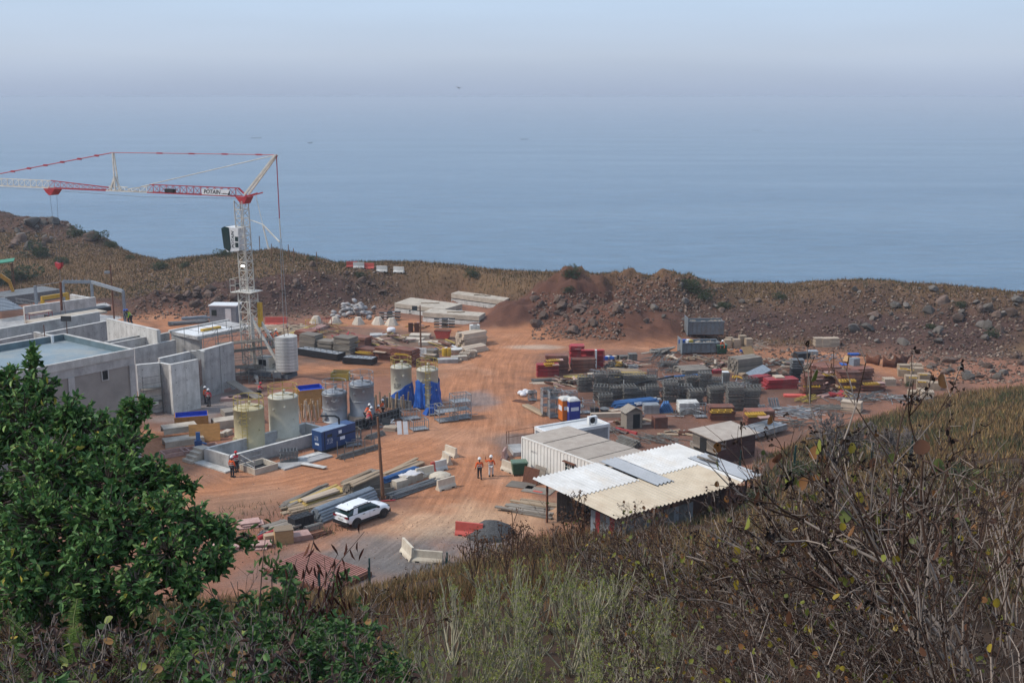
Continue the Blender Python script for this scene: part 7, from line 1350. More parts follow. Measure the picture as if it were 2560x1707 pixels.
for i, x in enumerate((1250, 1310)): solo("white_plate", MB().box((0, 0, .55), (.42, .05, 1.25), M=Matrix.Rotation(D(-22), 3, 'X')).mesh("white_plate", "pure_white"), ("left", "right")[i] + " of two white plates leaning before the racks", "plate", g(4, x, 1505), D(14))
stack("pallet", pal, "pallet with metal parts left of the white plates", "pallet", "pallet left of the white plates", g(4, 1160, 1480) + Vector((0, .4, 0)), D(-12), 3, .12, .03); heap("shiny metal part on the pallet left of the white plates", "metal parts on the pallet", "metal_part", "metal part", g(4, 1150, 1450) + Vector((0, .3, 0)), 22, (.7, .5), ["galv", "pure_white"], (.4, .9), (.05, .1), z=.7, shape="tube")
for a_, b_, lb in (((14, 890, 1210), (14, 1960, 900), "in the long racked bundle before the generator"), ((14, 1640, 660), (14, 2080, 520), "in the short racked bundle behind the floodlight pole")):
    bundle("rack_tube", "grey tube " + lb, "tube", "tubes " + lb, g(*a_), g(*b_), 6, 4, .055, "frame_grey", jit=.04, skew=.02)
for i, (x, y) in enumerate(((830, 1130), (1030, 1260), (1275, 1180), (1600, 1080), (1860, 990), (1480, 780), (1780, 700), (1395, 880))): solo("rack_post", MB().b0(-.035, .035, -.035, .035, 0, 1.35).mesh("rack_post", "galv_dark"), "steel upright of the tube racks near the generator", "post", g(14, x, y), 0, "uprights of the tube racks")
stillage("small grey grid basket right of the generator", g(14, 1090, 900), D(30), 1.4, .6, .55, "galv", 10); solo("red_pipe", MB().tube((0, 0, .1), (1.5, .7, .25), .06, 6).mesh("red_pipe", "red_panel"), "red pipe on the racked tubes near the generator", "pipe", g(14, 900, 1130)); stillage("grey rack behind the generator's exhaust end", g(14, 1110, 680), D(30), 1.3, .9, .9, "timber_grey", 5)
for k in range(7): solo("mesh_mat", frame_mesh(1.2, 1.0, 8, "galv_dark"), "mesh mat in the grey block inside the bund", "mesh mat", g(3, 1565, 1095) + Vector((0, .6, .12 + .13 * k)), D(10), "mesh mats inside the bund")
for k in range(11): solo("steel_grid", frame_mesh(1.5, .9, 6, "galv_dark"), "dark steel grid in the stack in front of the bund", "grid", g(3, 1390, 1350) + Vector((R.uniform(-.05, .05), .5, .16 + .09 * k)), D(12 + R.uniform(-4, 4)), "steel grids before the bund")
cbn = thing("site_hut", "white site hut with a flat roof behind the crane mast", "hut", g(1, 1715, 1500), D(-4)); cbn.location.z = tz(*g(1, 1715, 1500).xy); MB().b0(0, 3.7, 0, 2.4, .1, 2.4).build("walls", "steel_blue_grey", cbn); MB().b0(-.1, 3.8, -.1, 2.5, 2.4, 2.55).build("roof", "pure_white", cbn); MB().b0(.3, 1.0, -.03, 0, 1.1, 1.9).build("window", "glass_dark", cbn); MB().b0(2.2, 3.0, -.03, 0, .15, 2.1).build("door", "pure_white", cbn)
bundle("black_conduit", "dark conduit in the pile left of the crane mast", "conduit", "dark conduits left of the mast", g(1, 1390, 1512), g(1, 1690, 1490), 9, 3, .07, "galv_dark", jit=.08, skew=.05); bundle("steel_rod", "steel rod lying on the dirt behind the lime-vest worker", "rod", "rods behind the lime-vest worker", g(1, 1500, 1470), g(1, 1700, 1455), 6, 3, .07, "steel_blue_grey", jit=.08, skew=.05)
for i, (x, y) in enumerate(((650, 620), (680, 640), (722, 640), (792, 648), (735, 645))):
    p = G(x, y + 12, 4.5); solo("ridge_post", MB().tube((0, 0, -.3), (0, 0, 2.6), .07, 5).mesh("ridge_post", "wood_pole"), "thin post on the ridge behind the crane, " + ("first", "second", "third", "fifth", "fourth")[i] + " from the mast", "post", (p.x, p.y, tz(p.x, p.y)))
for i, (x, y, kd, wd) in enumerate(((700, 640, 1, "behind the white-edged shutters"), (1050, 640, 1, "in the weeds by the bulk bag"), (1250, 600, 1, "in the weeds left of the pole"), (1700, 640, 1, "behind the yellow drums"), (560, 470, 0, "around the concrete cones"), (1600, 720, 0, "around the little shutter stack"), (220, 480, 1, "over the board rows"))):
    heap(("grey bar scattered ", "brown plank scattered ")[kd] + wd, "pieces scattered " + wd, ("loose_bar", "loose_plank")[kd], ("bar", "plank")[kd], g(4, x, y), 18, (2.6, 1.1), (["frame_grey", "yellow_rail", "rust"], ["timber", "rust_panel", "pink_ply", "yellow_rail", "timber_pale"])[kd], (1.0, 2.6), (.1, .35), z=.6, rz0=D(-26), rzv=.4, shape=("tube", "plate")[kd])
# far boats and a bird
def boat(label, px, L_):
    p = G(*px, SEA); o = thing("fishing_boat", label, "boat", p + Vector((0, 0, -.3)), R.uniform(-.2, .2))
    st_ = [(-1, .1, 1.5), (-.8, .5, .9), (-.3, .75, .7), (.3, .75, .7), (.8, .45, 1.0), (1, .05, 1.7)]; b = MB(); vs = []
    for t_, w_, h_ in st_: x = t_ * L_ / 2; vs += [(x, -w_ * L_ * .09, h_), (x, 0, -.1), (x, w_ * L_ * .09, h_)]
    b.add(vs, [(i * 3 + k, i * 3 + k + 1, i * 3 + k + 4, i * 3 + k + 3) for i in range(5) for k in range(2)]); b.build("hull", "galv_dark", o).modifiers.new("t", 'SOLIDIFY').thickness = .15
    for k in range(4): MB().b0(-L_ * .3 + k * L_ * .18, -L_ * .3 + k * L_ * .18 + .5, -.3, .3, .3, 1.7).build("figure", "black_paint", o)
boat("far fishing boat above the crane, left", (640, 346), 16); boat("far fishing boat nearest the photo's centre", (1311, 349), 11); boat("tiny far boat above the crane tip", (775, 358), 7); boat("faint far boat on the right half of the sea", (1890, 327), 12)
bd_ = thing("bird", "single small bird flying below the haze", "bird", G(1150, 184, 30.5) if False else Vector((-9.0, 200, 34.6 - 3)), .3); b = MB(); b.add([(0, .35, 0), (0, -.35, 0), (.08, 0, .06), (-.7, -.1, .3), (.7, -.1, .3)], [(0, 2, 3), (2, 1, 3), (0, 4, 2), (2, 4, 1)]); b.build("wings", "black_paint", bd_); MB().tube((0, .4, 0), (0, -.4, 0), .06, 6, .03).build("body", "black_paint", bd_)
# ---------------------------------------------------------------- rocks and vegetation
def ray_px(x, y): return np.array([(x - CX) / FPX, math.cos(PITCH) - (y - CY) / FPX * math.sin(PITCH), -math.sin(PITCH) - (y - CY) / FPX * math.cos(PITCH)])
def hit_many(px, tmin=20, tmax=330, n=420):
    """where the photo rays meet the terrain"""
    px = np.asarray(px, float); d = np.stack([(px[:, 0] - CX) / FPX, math.cos(PITCH) - (px[:, 1] - CY) / FPX * math.sin(PITCH), -math.sin(PITCH) - (px[:, 1] - CY) / FPX * math.cos(PITCH)], -1)
    t = np.linspace(tmin, tmax, n)[None, :]; X = d[:, :1] * t; Y = d[:, 1:2] * t; Z = CAMZ + d[:, 2:] * t
    dz = Z - tzv(X, Y); below = dz < 0; i = np.maximum(np.argmax(below, 1), 1); ok = below.any(1); r = np.arange(len(px)); w_ = (dz[r, i - 1] / (dz[r, i - 1] - dz[r, i] + 1e-9))[:, None]
    Q = np.stack([X[r, i - 1], Y[r, i - 1]], -1) * (1 - w_) + np.stack([X[r, i], Y[r, i]], -1) * w_; return np.concatenate([Q, tzv(Q[:, 0], Q[:, 1])[:, None]], -1), ok
def at_depth(x, y, Y): d = ray_px(x, y); return Vector((d[0] * Y / d[1], Y, CAMZ + d[2] * Y / d[1]))
def nrm(v): return v / np.maximum(np.linalg.norm(v, axis=-1, keepdims=True), 1e-9)
def set_tint(me, col): a = me.attributes.new("tint", 'FLOAT_COLOR', 'POINT'); a.data.foreach_set("color", np.concatenate([col, np.ones((len(col), 1))], -1).astype(np.float32).ravel())
def tint_mat(name, rough=.6, spec=.25, trans=0.0):
    m = bpy.data.materials.new(name); m.use_nodes = True; t = m.node_tree; bs = t.nodes["Principled BSDF"]; a = t.nodes.new("ShaderNodeAttribute"); a.attribute_name = "tint"
    t.links.new(a.outputs["Color"], bs.inputs["Base Color"]); bs.inputs["Roughness"].default_value = rough; bs.inputs["Specular IOR Level"].default_value = spec
    if trans:
        tr = t.nodes.new("ShaderNodeBsdfTranslucent"); mx = t.nodes.new("ShaderNodeMixShader"); mx.inputs[0].default_value = trans; t.links.new(a.outputs["Color"], tr.inputs[0]); t.links.new(bs.outputs[0], mx.inputs[1]); t.links.new(tr.outputs[0], mx.inputs[2]); t.links.new(mx.outputs[0], t.nodes["Material Output"].inputs[0])
    return m
M_LEAF = tint_mat("leaf", .55, .28, .25); M_DRY = tint_mat("dry_plant", .85, .1, .0); M_BARK = tint_mat("bark", .85, .1)
def segs_mesh(name, A, B, r0, r1, col, k=4, mat=M_BARK):
    A, B = np.asarray(A, float), np.asarray(B, float); r0, r1 = np.asarray(r0, float), np.asarray(r1, float); n = len(A); d = nrm(B - A)
    up = np.where(np.abs(d[:, 2:3]) < .9, np.array([[0, 0, 1.]]), np.array([[1., 0, 0]])); x = nrm(np.cross(d, up)); y = np.cross(d, x)
    th = np.arange(k) * 2 * np.pi / k; ring = x[:, None] * np.cos(th)[None, :, None] + y[:, None] * np.sin(th)[None, :, None]
    V = np.concatenate([A[:, None] + ring * r0[:, None, None], B[:, None] + ring * r1[:, None, None]], 1).reshape(-1, 3)
    i = np.arange(k); q = np.stack([i, (i + 1) % k, k + (i + 1) % k, k + i], -1); F = (np.arange(n)[:, None, None] * 2 * k + q[None]).reshape(-1, 4)
    me = raw_mesh(bpy.data.meshes.new(name), V, F); set_tint(me, np.repeat(np.asarray(col, float), 2 * k, 0)); me.materials.append(mat); return me
def leaves_mesh(name, P, Dr, Nn, L_, W_, col, fold=.25, shape="oval", mat=M_LEAF, droop=.15):
    P, Dr, Nn = np.asarray(P, float), nrm(np.asarray(Dr, float)), np.asarray(Nn, float); s = nrm(np.cross(Dr, Nn)); nn = np.cross(s, Dr); L_ = np.asarray(L_)[:, None] * np.ones((len(P), 1)); W_ = np.asarray(W_)[:, None] * np.ones((len(P), 1))
    if shape == "blade": V = np.stack([P - s * W_ * .5, P + s * W_ * .5, P + Dr * L_], 1); F = np.array([[0, 1, 2]]); m_ = 3
    elif shape == "oval": V = np.stack([P, P + Dr * L_ * .28 - s * W_ * .44 + nn * W_ * fold, P + Dr * L_ * .66 - s * W_ * .40 + nn * W_ * fold * .8, P + Dr * L_ - nn * L_ * droop, P + Dr * L_ * .66 + s * W_ * .40 + nn * W_ * fold * .8, P + Dr * L_ * .28 + s * W_ * .44 + nn * W_ * fold], 1); F = np.array([[0, 1, 2, 3], [0, 3, 4, 5]]); m_ = 6
    else:
        th = np.linspace(0, 2 * np.pi, 11)[:-1]; V = np.stack([P + Dr * L_ * (.5 - .5 * math.cos(t)) * 1.0 + s * W_ * .5 * math.sin(t) * (1.1 - .15 * math.cos(t)) + nn * W_ * fold * abs(math.sin(t)) * (1 if i % 2 else .7) for i, t in enumerate(th)], 1); F = np.array([[0, 1, 2, 5], [2, 3, 4, 5], [0, 5, 8, 9], [5, 6, 7, 8]]); m_ = 10
    n = len(P); me = raw_mesh(bpy.data.meshes.new(name), V.reshape(-1, 3), (np.arange(n)[:, None, None] * m_ + F[None]).reshape(-1, F.shape[1])); set_tint(me, np.repeat(np.asarray(col, float), m_, 0)); me.materials.append(mat); return me
def pick(cols, n, var=.2, p=None): c = np.array(cols)[NP.choice(len(cols), n, p=p)]; return np.clip(c * NP.uniform(1 - var, 1 + var, (n, 1)), 0, 1)
def rdir(n, up=0.0): v = NP.normal(size=(n, 3)); v[:, 2] += up; return nrm(v)

for i, (x, y, m_) in enumerate(((880, 668, "barrier_red"), (897, 671, "concrete_light"), (922, 672, "barrier_red"), (955, 679, "concrete_light"), (997, 681, "concrete_light"))):
    p = hit_many([(x, y)])[0][0]; barrier(("small red barrier nearest the crane", "white barrier between two red ones", "red barrier right of the white one", "white barrier right of the red ones", "last white barrier, lying low")[i] + " on the far grassy rise", Vector((p[0], p[1], 0)), D(8 - 6 * i), m_, 1.7, .9)
# --- boulders
M_("rock_brown", (.14, .092, .07), (.085, .058, .046), scale=2.5, ovar=.35, bump=.5, bscale=6, rough=.95, dirt=(.21, .16, .125), dirt_amt=.5); M_("rock_grey", (.15, .128, .11), (.095, .082, .072), scale=2.5, ovar=.4, bump=.5, bscale=6, rough=.95, dirt=(.25, .215, .18), dirt_amt=.5)
def rock_mesh(seed, mat, sub=2):
    import bmesh
    bm = bmesh.new(); bmesh.ops.create_icosphere(bm, subdivisions=sub, radius=1); r_ = random.Random(seed); pl = [(Vector((r_.gauss(0, 1), r_.gauss(0, 1), r_.gauss(0, 1))).normalized(), r_.uniform(.42, .8)) for _ in range(12)]
    for v in bm.verts:
        for n_, d_ in pl:
            e = v.co.dot(n_) - d_
            if e > 0: v.co -= n_ * e * .9
        v.co *= 1 + .12 * mnoise.noise(v.co * 2.3 + Vector((seed * 7.1, 0, 0))); v.co.z *= .8
    me = bpy.data.meshes.new("boulder"); bm.to_mesh(me); bm.free(); me.materials.append(MAT(mat)); return me
RK = {m_: [rock_mesh(i + 10 * (m_ == "rock_grey"), m_) for i in range(7)] for m_ in ("rock_brown", "rock_grey")}
def rocks(label, group, n, box, size, mats, seed, gauss=False):
    r_ = np.random.default_rng(seed); x0, x1, y0, y1 = box
    px = np.stack([r_.uniform(x0, x1, n * 2), r_.uniform(y0, y1, n * 2)], -1) if not gauss else np.stack([r_.normal((x0 + x1) / 2, (x1 - x0) / 4, n * 2), r_.normal((y0 + y1) / 2, (y1 - y0) / 4, n * 2)], -1)
    P, ok = hit_many(px); P = P[ok][:n]
    for i, p in enumerate(P):
        s = size[0] + (size[1] - size[0]) * r_.random() ** 2.6; o = solo("boulder", RK[mats[i % len(mats)]][int(r_.integers(7))], label, "boulder", (p[0], p[1], p[2] + s * .25), 0, group, rot=(r_.uniform(0, .5), r_.uniform(0, .5), r_.uniform(0, 6.3))); o.scale = (s, s * r_.uniform(.7, 1.1), s * r_.uniform(.65, 1))
rocks("grey boulder in the rock belt along the right-hand ridge", "ridge rock belt", 52, (2120, 2560, 712, 860), (.35, 1.25), ["rock_grey", "rock_grey", "rock_brown"], 1)
rocks("boulder on the slope above the rear track at right", "slope boulders above the track", 30, (1880, 2560, 740, 900), (.25, .8), ["rock_brown", "rock_grey"], 2)
rocks("big grey boulder in the row behind the cream blocks", "boulders behind the cream blocks", 20, (2300, 2560, 895, 955), (.5, 1.3), ["rock_grey", "rock_brown"], 3)
rocks("brown boulder in the rubble left of the front soil heap", "rubble left of the front heap", 36, (1330, 1560, 735, 835), (.3, 1.2), ["rock_brown"], 4, True)
rocks("boulder strewn on the two soil heaps", "boulders on the soil heaps", 16, (1400, 1720, 750, 850), (.2, .7), ["rock_brown", "rock_grey"], 5)
rocks("rock in the rubble on the rise behind the skips", "rubble behind the skips", 28, (1600, 1900, 705, 820), (.25, .8), ["rock_brown", "rock_grey"], 6)
rocks("dark rock in the rubble bank behind the steel portal", "rubble bank behind the portal", 56, (330, 640, 700, 785), (.35, 1.35), ["rock_brown"], 7, True)
rocks("dark rock on the bluff at the far left", "rocks on the far-left bluff", 34, (0, 285, 545, 625), (.5, 1.9), ["rock_grey", "rock_brown"], 8)
rocks("rock scattered over the rise behind the crane mast", "rocks behind the crane mast", 24, (640, 960, 660, 740), (.25, 1.0), ["rock_brown"], 9)
# rubble too small to count
def chips(name, boxes, seed, smin, smax, cols):
    r_ = np.random.default_rng(seed); px = np.concatenate([np.stack([r_.uniform(b[0], b[1], b[4]), r_.uniform(b[2], b[3], b[4])], -1) for b in boxes]); P, ok = hit_many(px, n=300); P = P[ok]; n = len(P)
    s = smin + (smax - smin) * r_.random(n) ** 2.5; base = np.array([(1, 0, 0), (-.6, .8, 0), (-.5, -.8, .1), (.1, .1, 1.), (.1, -.1, -.5)]); F = np.array([[0, 1, 3], [1, 2, 3], [2, 0, 3], [1, 0, 4], [2, 1, 4], [0, 2, 4]])
    th = r_.uniform(0, 6.3, n); c, q = np.cos(th), np.sin(th); B = base[None] * r_.uniform(.6, 1.3, (n, 5, 3)); V = np.stack([B[..., 0] * c[:, None] - B[..., 1] * q[:, None], B[..., 0] * q[:, None] + B[..., 1] * c[:, None], B[..., 2] * .8], -1) * s[:, None, None] + P[:, None] + np.array([0, 0, .02])
    me = raw_mesh(bpy.data.meshes.new(name), V.reshape(-1, 3), (np.arange(n)[:, None, None] * 5 + F[None]).reshape(-1, 3)); set_tint(me, np.repeat(pick(cols, n, .35), 5, 0)); me.materials.append(M_DRY); o = kind(obj(name, me), "stuff"); o["label"] = "small stones and rubble strewn over the earth heaps and slopes"; return o
chips("rubble", [(1330, 1560, 730, 850, 1700), (1540, 1760, 690, 780, 1500), (1700, 2560, 710, 900, 6500), (330, 1000, 650, 800, 5200), (0, 290, 545, 640, 2500), (2250, 2560, 880, 960, 1200)], 21, .05, .34, [(.12, .075, .056), (.16, .108, .082), (.24, .18, .14), (.085, .055, .044)])
chips("gravel", [(380, 1320, 830, 1450, 4200), (1320, 2250, 840, 1150, 3800), (1000, 1330, 1290, 1440, 900)], 22, .015, .06, [(.36, .21, .14), (.28, .16, .11), (.42, .32, .25), (.22, .15, .12)])
heapg = MB(); heapg.lathe([(1.9, -.1), (1.4, .35), (.8, .75), (.3, .98), (.02, 1.02)], 24); gp = solo("gravel_heap", heapg.mesh("gravel_heap", M_("gravel_dark", (.12, .118, .118), (.06, .06, .06), scale=9, var=.5, rough=.95, bump=1.0, bscale=14), True), "dark gravel heap behind the dry twigs near the red barrier", "gravel heap", g(8, 2130, 880) + Vector((0, 1.2, 0)))
for v in gp.data.vertices: v.co *= 1 + .16 * mnoise.noise(v.co * 1.7)

# --- grasses
def grass(name, label, X, Y, h, w, cols, p=None, lean=.35, z_off=0.0):
    n = len(X); Z = tzv(X, Y) + z_off; d = np.stack([NP.normal(0, lean, n), NP.normal(0, lean, n), np.ones(n)], -1)
    fc = NP.normal(0, 1, (n, 3)); fc[:, 1] -= 1.2; me = leaves_mesh(name, np.stack([X, Y, Z], -1), d, fc, h, w, pick(cols, n, .3, p), shape="blade", mat=M_DRY); o = kind(obj(name, me), "stuff"); o["label"] = label; return o
STRAW = [(.30, .185, .085), (.22, .135, .068), (.36, .245, .125), (.145, .09, .052), (.13, .125, .05)]
def scatter(n, x0, x1, y0, y1): return NP.uniform(x0, x1, n), NP.uniform(y0, y1, n)
# slope below the camera, thick and brown
X, Y = scatter(230000, -30, 62, 16, 116); s_ = toeY(X) - Y; vis = np.abs(X) < Y * .50 + 2; dens = fbm(X * .25, Y * .25, 91, 4); k = vis & (s_ > -1.0 + 2.5 * (dens - .5)) & (dens > .27)
X, Y = X[k], Y[k]; patch = fbm(X * .09, Y * .09, 95, 3); green = (patch > .60) & (NP.random(len(X)) < .65)
dist = np.hypot(X, Y); far = Y > 42; hgt_ = NP.uniform(.22, .75, len(X)) * np.clip(.5 + dist / 70, .6, 1.15); wd_ = np.clip(dist / 1145 * .95, .012, .075)
q_ = ~green & far; grass("golden_grass", "golden straw grass on the far half of the slope", X[q_], Y[q_], hgt_[q_] * .85, wd_[q_], [(.27, .165, .07), (.20, .118, .052), (.34, .225, .105), (.13, .08, .042), (.13, .12, .05)]); q_ = ~green & ~far; grass("dry_grass", "knee-high straw-brown grass covering the slope", X[q_], Y[q_], hgt_[q_], wd_[q_], [(.17, .09, .037), (.125, .066, .03), (.23, .135, .06), (.08, .045, .026), (.085, .075, .03)]); grass("green_weeds", "dull green weeds mixed into the dry grass of the slope", X[green], Y[green], hgt_[green] * .9, wd_[green], [(.075, .085, .032), (.055, .068, .028), (.11, .11, .045), (.15, .10, .05)])
# flat strip of grass around the yard edge and behind the long timber row
X, Y = scatter(26000, -22, 40, 70, 130); pk = np.zeros(len(X), bool)
for px, rx, ry in (((1010, 875), 6, 5), ((600, 1330), 8, 3.4), ((700, 910), 5, 3.4), ((1230, 850), 0, 0), ((2230, 930), 6, 5), ((1980, 1010), 0, 0), ((640, 1290), 5, 3), ((560, 1350), 6, 4)):
    if rx: c0 = G(*px); pk |= np.hypot((X - c0.x) / rx, (Y - c0.y) / ry) + .5 * (fbm(X * .5, Y * .5, 97, 3) - .5) < .9
grass("yard_weeds", "thin green-brown weeds between the stacked material", X[pk], Y[pk], NP.uniform(.2, .6, pk.sum()), np.full(pk.sum(), .055), [(.10, .11, .05), (.16, .13, .07), (.08, .09, .04), (.22, .16, .09)])
# ridge behind the site
X, Y = scatter(330000, -125, 82, 138, 246); c_, gz, _, bm_k, *_r = zones(X, Y); k = (NP.random(len(X)) < np.clip(gz, 0, 1) * 1.1 + bm_k * .07) & (Y < np.interp(X, _RX, _RY) + 7) & (np.abs(X) < Y * .5 + 3)
X, Y = X[k], Y[k]; grn = fbm(X * .08, Y * .08, 103, 3) > .56; q_ = NP.random(len(X)) < .5
for sel, nm, lb, cols in ((~(grn & q_), "ridge_grass", "dry tawny grass on the ridge above the sea", [(.175, .105, .05), (.125, .075, .038), (.23, .15, .075), (.085, .052, .032), (.10, .085, .038)]), (grn & q_, "ridge_weeds", "grey-green weeds among the ridge grass", [(.055, .062, .028), (.045, .052, .024), (.085, .082, .038)])):
    grass(nm, lb, X[sel], Y[sel], NP.uniform(.18, .62, sel.sum()), np.full(sel.sum(), .085), cols)

# --- bushes on the ridge
def bush_mesh(seed, n=900, L_=.16):
    r_ = np.random.default_rng(seed); P = []
    cs = r_.normal(0, .38, (9, 3)); cs[:, 2] = np.abs(cs[:, 2]) * .7 + .2; rr = r_.uniform(.28, .5, 9); j = r_.integers(0, 9, n); v = nrm(r_.normal(size=(n, 3))); P = cs[j] + v * rr[j][:, None] * r_.uniform(.75, 1.05, (n, 1)); P[:, 2] = np.maximum(P[:, 2], .02)
    col = pick([(.052, .075, .030), (.038, .056, .024), (.075, .095, .038), (.10, .10, .05)], n, .25); return leaves_mesh("foliage", P, v + r_.normal(0, .5, (n, 3)), r_.normal(size=(n, 3)), r_.uniform(.6, 1.2, n) * L_, r_.uniform(.5, .9, n) * L_ * .7, col)
BM = [bush_mesh(200 + i) for i in range(4)]
st_ = []
for i in range(9): a = R.uniform(0, 6.3); st_.append(((0, 0, -.1), (.35 * math.cos(a), .35 * math.sin(a), .6)))
BST = segs_mesh("stems", [a for a, b in st_], [b for a, b in st_], [.03] * 9, [.012] * 9, np.full((9, 3), .08))
BU = [(55, 700, 4.6, "big dark bush behind the steel portal, at the photo's left edge"), (10, 712, 3.4, "green bush at the very left edge beside the canopy"), (100, 640, 4.2, "dark bush on the far-left slope above the portal"), (190, 590, 3.2, "green bush on the left bluff, left one"), (240, 598, 3.4, "green bush on the left bluff, right one"), (275, 618, 2.4, "green bush at the end of the left bluff"), (150, 660, 2.6, "low bush below the hanging hook"), (405, 672, 2.6, "round green bush in the dip of the ridge"), (325, 648, 1.6, "small bush left of the ridge dip"), (460, 668, 1.6, "pale bush right of the ridge dip"), (560, 640, 2.4, "bush on the ridge just left of the crane mast"), (600, 632, 1.8, "bush hidden behind the crane mast"), (780, 650, 1.5, "dark bush on the ridge right of the crane"), (815, 646, 1.3, "small dark bush on the ridge right of the crane"), (1105, 655, 2.2, "bush on the ridge above the precast slabs"), (1140, 658, 1.4, "small bush beside the slab-side ridge bush"), (1265, 668, 2.6, "low bush on the ridge near the photo's centre"), (1182, 690, 2.2, "bright green bush on the grassy rise"), (1430, 690, 2.4, "bush topping the rear soil heap"), (1720, 725, 3.0, "green bush on the rubble rise behind the skips"), (1760, 745, 2.4, "green bush lower on the rubble rise"), (1810, 770, 1.8, "dark green bush above the concrete cubes"), (1950, 745, 1.6, "bush on the ridge right of the rubble rise"), (2480, 840, 1.6, "green bush among the right-hand rocks"), (2330, 820, 1.2, "small bush among the right-hand rocks"), (2400, 765, 1.3, "bush below the rock belt"), (2020, 1190, 2.2, "green bush behind the fence posts right of the roof"), (1900, 1250, 1.8, "green bush beside the shed's right wall"), (2400, 1200, 1.5, "green bush in the dry slope at right"), (2270, 965, .9, "low green weed clump by the cream blocks"), (1420, 728, 1.4, "grey-green bush between the two soil heaps"), (900, 690, 1.5, "grey bush on the rubble behind the sacks")]
Pb, okb = hit_many([(b_[0], b_[1]) for b_ in BU])
for (x, y, s, lb), p in zip(BU, Pb):
    o = thing("bush", lb, "bush", (p[0], p[1], p[2] - .1), R.uniform(0, 6)); o.scale = (s * .62, s * .62, s * .5); obj("foliage", R.choice(BM), o); obj("stems", BST, o)
# ---------------------------------------------------------------- foreground plants
def grow(base, dirs, L0, r0, depth, spread, shrink, wob, r_, up=.25, kids=(2, 3), seg=3):
    """branching stems; returns segments (a, b, ra, rb, level) and tips"""
    S = []; tips = []; todo = [(np.array(base, float), nrm(np.array(d, float)), L0 * r_.uniform(.75, 1.15), r0 * r_.uniform(.7, 1.1), 0) for d in dirs]
    while todo:
        p, d, L_, r, lv = todo.pop(); bid = r_.random()
        for i in range(seg):
            d = nrm(d + r_.normal(0, wob, 3) + np.array([0, 0, up * .12])); q = p + d * L_ / seg; ra, rb = r * (1 - .22 * i / seg), r * (1 - .22 * (i + 1) / seg); S.append((p, q, ra, rb, lv, bid)); p = q
            if lv >= 1 and lv < depth and i < seg - 1 and r_.random() < .35: todo.append((p, nrm(d + r_.normal(0, spread, 3)), L_ * shrink * .7, r * .55, lv + 1))
        if lv < depth:
            for _ in range(r_.integers(kids[0], kids[1] + 1)): todo.append((p, nrm(d + r_.normal(0, spread, 3) + np.array([0, 0, up])), L_ * shrink * r_.uniform(.7, 1.2), r * .68, lv + 1))
        else: tips.append((p, d))
    return S, tips
def seg_arrays(S): return [np.array([s[i] for s in S]) for i in range(4)]
def fit(o, px, ytop, Y, hmesh, wide=1.0):
    """stand o on the slope at depth Y under photo column px, tall enough to reach row ytop"""
    t = at_depth(px, ytop, Y); z = tz(t.x, t.y); s = max(.25, (t.z - z) / hmesh); o.location = (t.x, t.y, z - .1); o.scale = (s * wide, s * wide, s); return s
# --- spurge-like shrubs with pale forked stems
def spurge(seed):
    r_ = np.random.default_rng(seed); dirs = [(r_.normal(0, .42), r_.normal(0, .42), 1) for _ in range(13)]
    S, T = grow((0, 0, 0), dirs, .80, .032, 3, .24, .72, .05, r_, .34, (2, 2)); A, B, ra, rb = seg_arrays(S); n = len(A); off = r_.normal(0, .22, (1, 3)) * 0
    col = np.clip(np.array([(.31, .28, .20)]) * r_.uniform(.65, 1.3, (n, 1)) + np.array([(.0, .012, .0)]) * r_.random((n, 1)), 0, 1); me = segs_mesh("stems", A, B, ra, rb, col, 5)
    P = []; Dr = []
    for p, d in T:
        for k in range(r_.integers(5, 9)): v = nrm(d * .7 + r_.normal(0, .75, 3)); P.append(p - d * r_.uniform(0, .05)); Dr.append(v)
    n = len(P); ml = leaves_mesh("leaf_rosettes", P, Dr, r_.normal(size=(n, 3)), r_.uniform(.045, .09, n), r_.uniform(.010, .016, n), pick([(.27, .33, .07), (.20, .26, .06), (.34, .38, .10), (.36, .33, .09)], n, .25), .1)
    return me, ml, max(b[2] for b in B)
SP = [spurge(300 + i) for i in range(4)]
SPP = [(1010, 1560, 9.5), (1060, 1500, 12), (1130, 1450, 14), (1180, 1530, 10), (1210, 1410, 16), (1270, 1470, 12.5), (1290, 1385, 18), (1350, 1410, 14.5), (1340, 1530, 10), (1400, 1365, 18), (1430, 1440, 12.5), (1470, 1380, 16), (1500, 1520, 10), (1530, 1405, 14), (1590, 1400, 17), (1590, 1490, 11), (1650, 1440, 13.5), (1680, 1530, 10.5), (1120, 1590, 8.8), (1440, 1580, 8.8), (1260, 1580, 8.8), (960, 1600, 9), (1560, 1600, 9)]
SPL = ["left-hand outlier nearest the dark leafy bush", "second from the left end of the clump", "tall one left of the clump's middle", "low one in the left front", "at the back above the left front", "mid-left with bright tips", "farthest back near the grey gravel", "centre-left, forked high", "front centre-left", "topmost of the whole clump", "centre with thick pale stems", "back centre below the shed roof", "front centre, bending right", "right of centre", "back right below the shed", "front right with bare lower stems", "right-hand one beside the dry twigs", "last on the right among dry twigs", "at the bottom edge, left", "at the bottom edge, centre right", "at the bottom edge, centre left", "lowest left, by the green leaves", "at the bottom edge, right"]
for i, (x, yt, Y) in enumerate(SPP):
    me_, ml_, hm = SP[i % 4]; o = thing("spurge_shrub", "pale-stemmed shrub with yellow-green leaf tips, " + SPL[i], "shrub", (0, 0, 0), R.uniform(0, 6.3), "spurge shrubs in the foreground centre"); fit(o, x, yt, Y, hm, 1.0); obj("stems", me_, o); obj("leaf_rosettes", ml_, o)
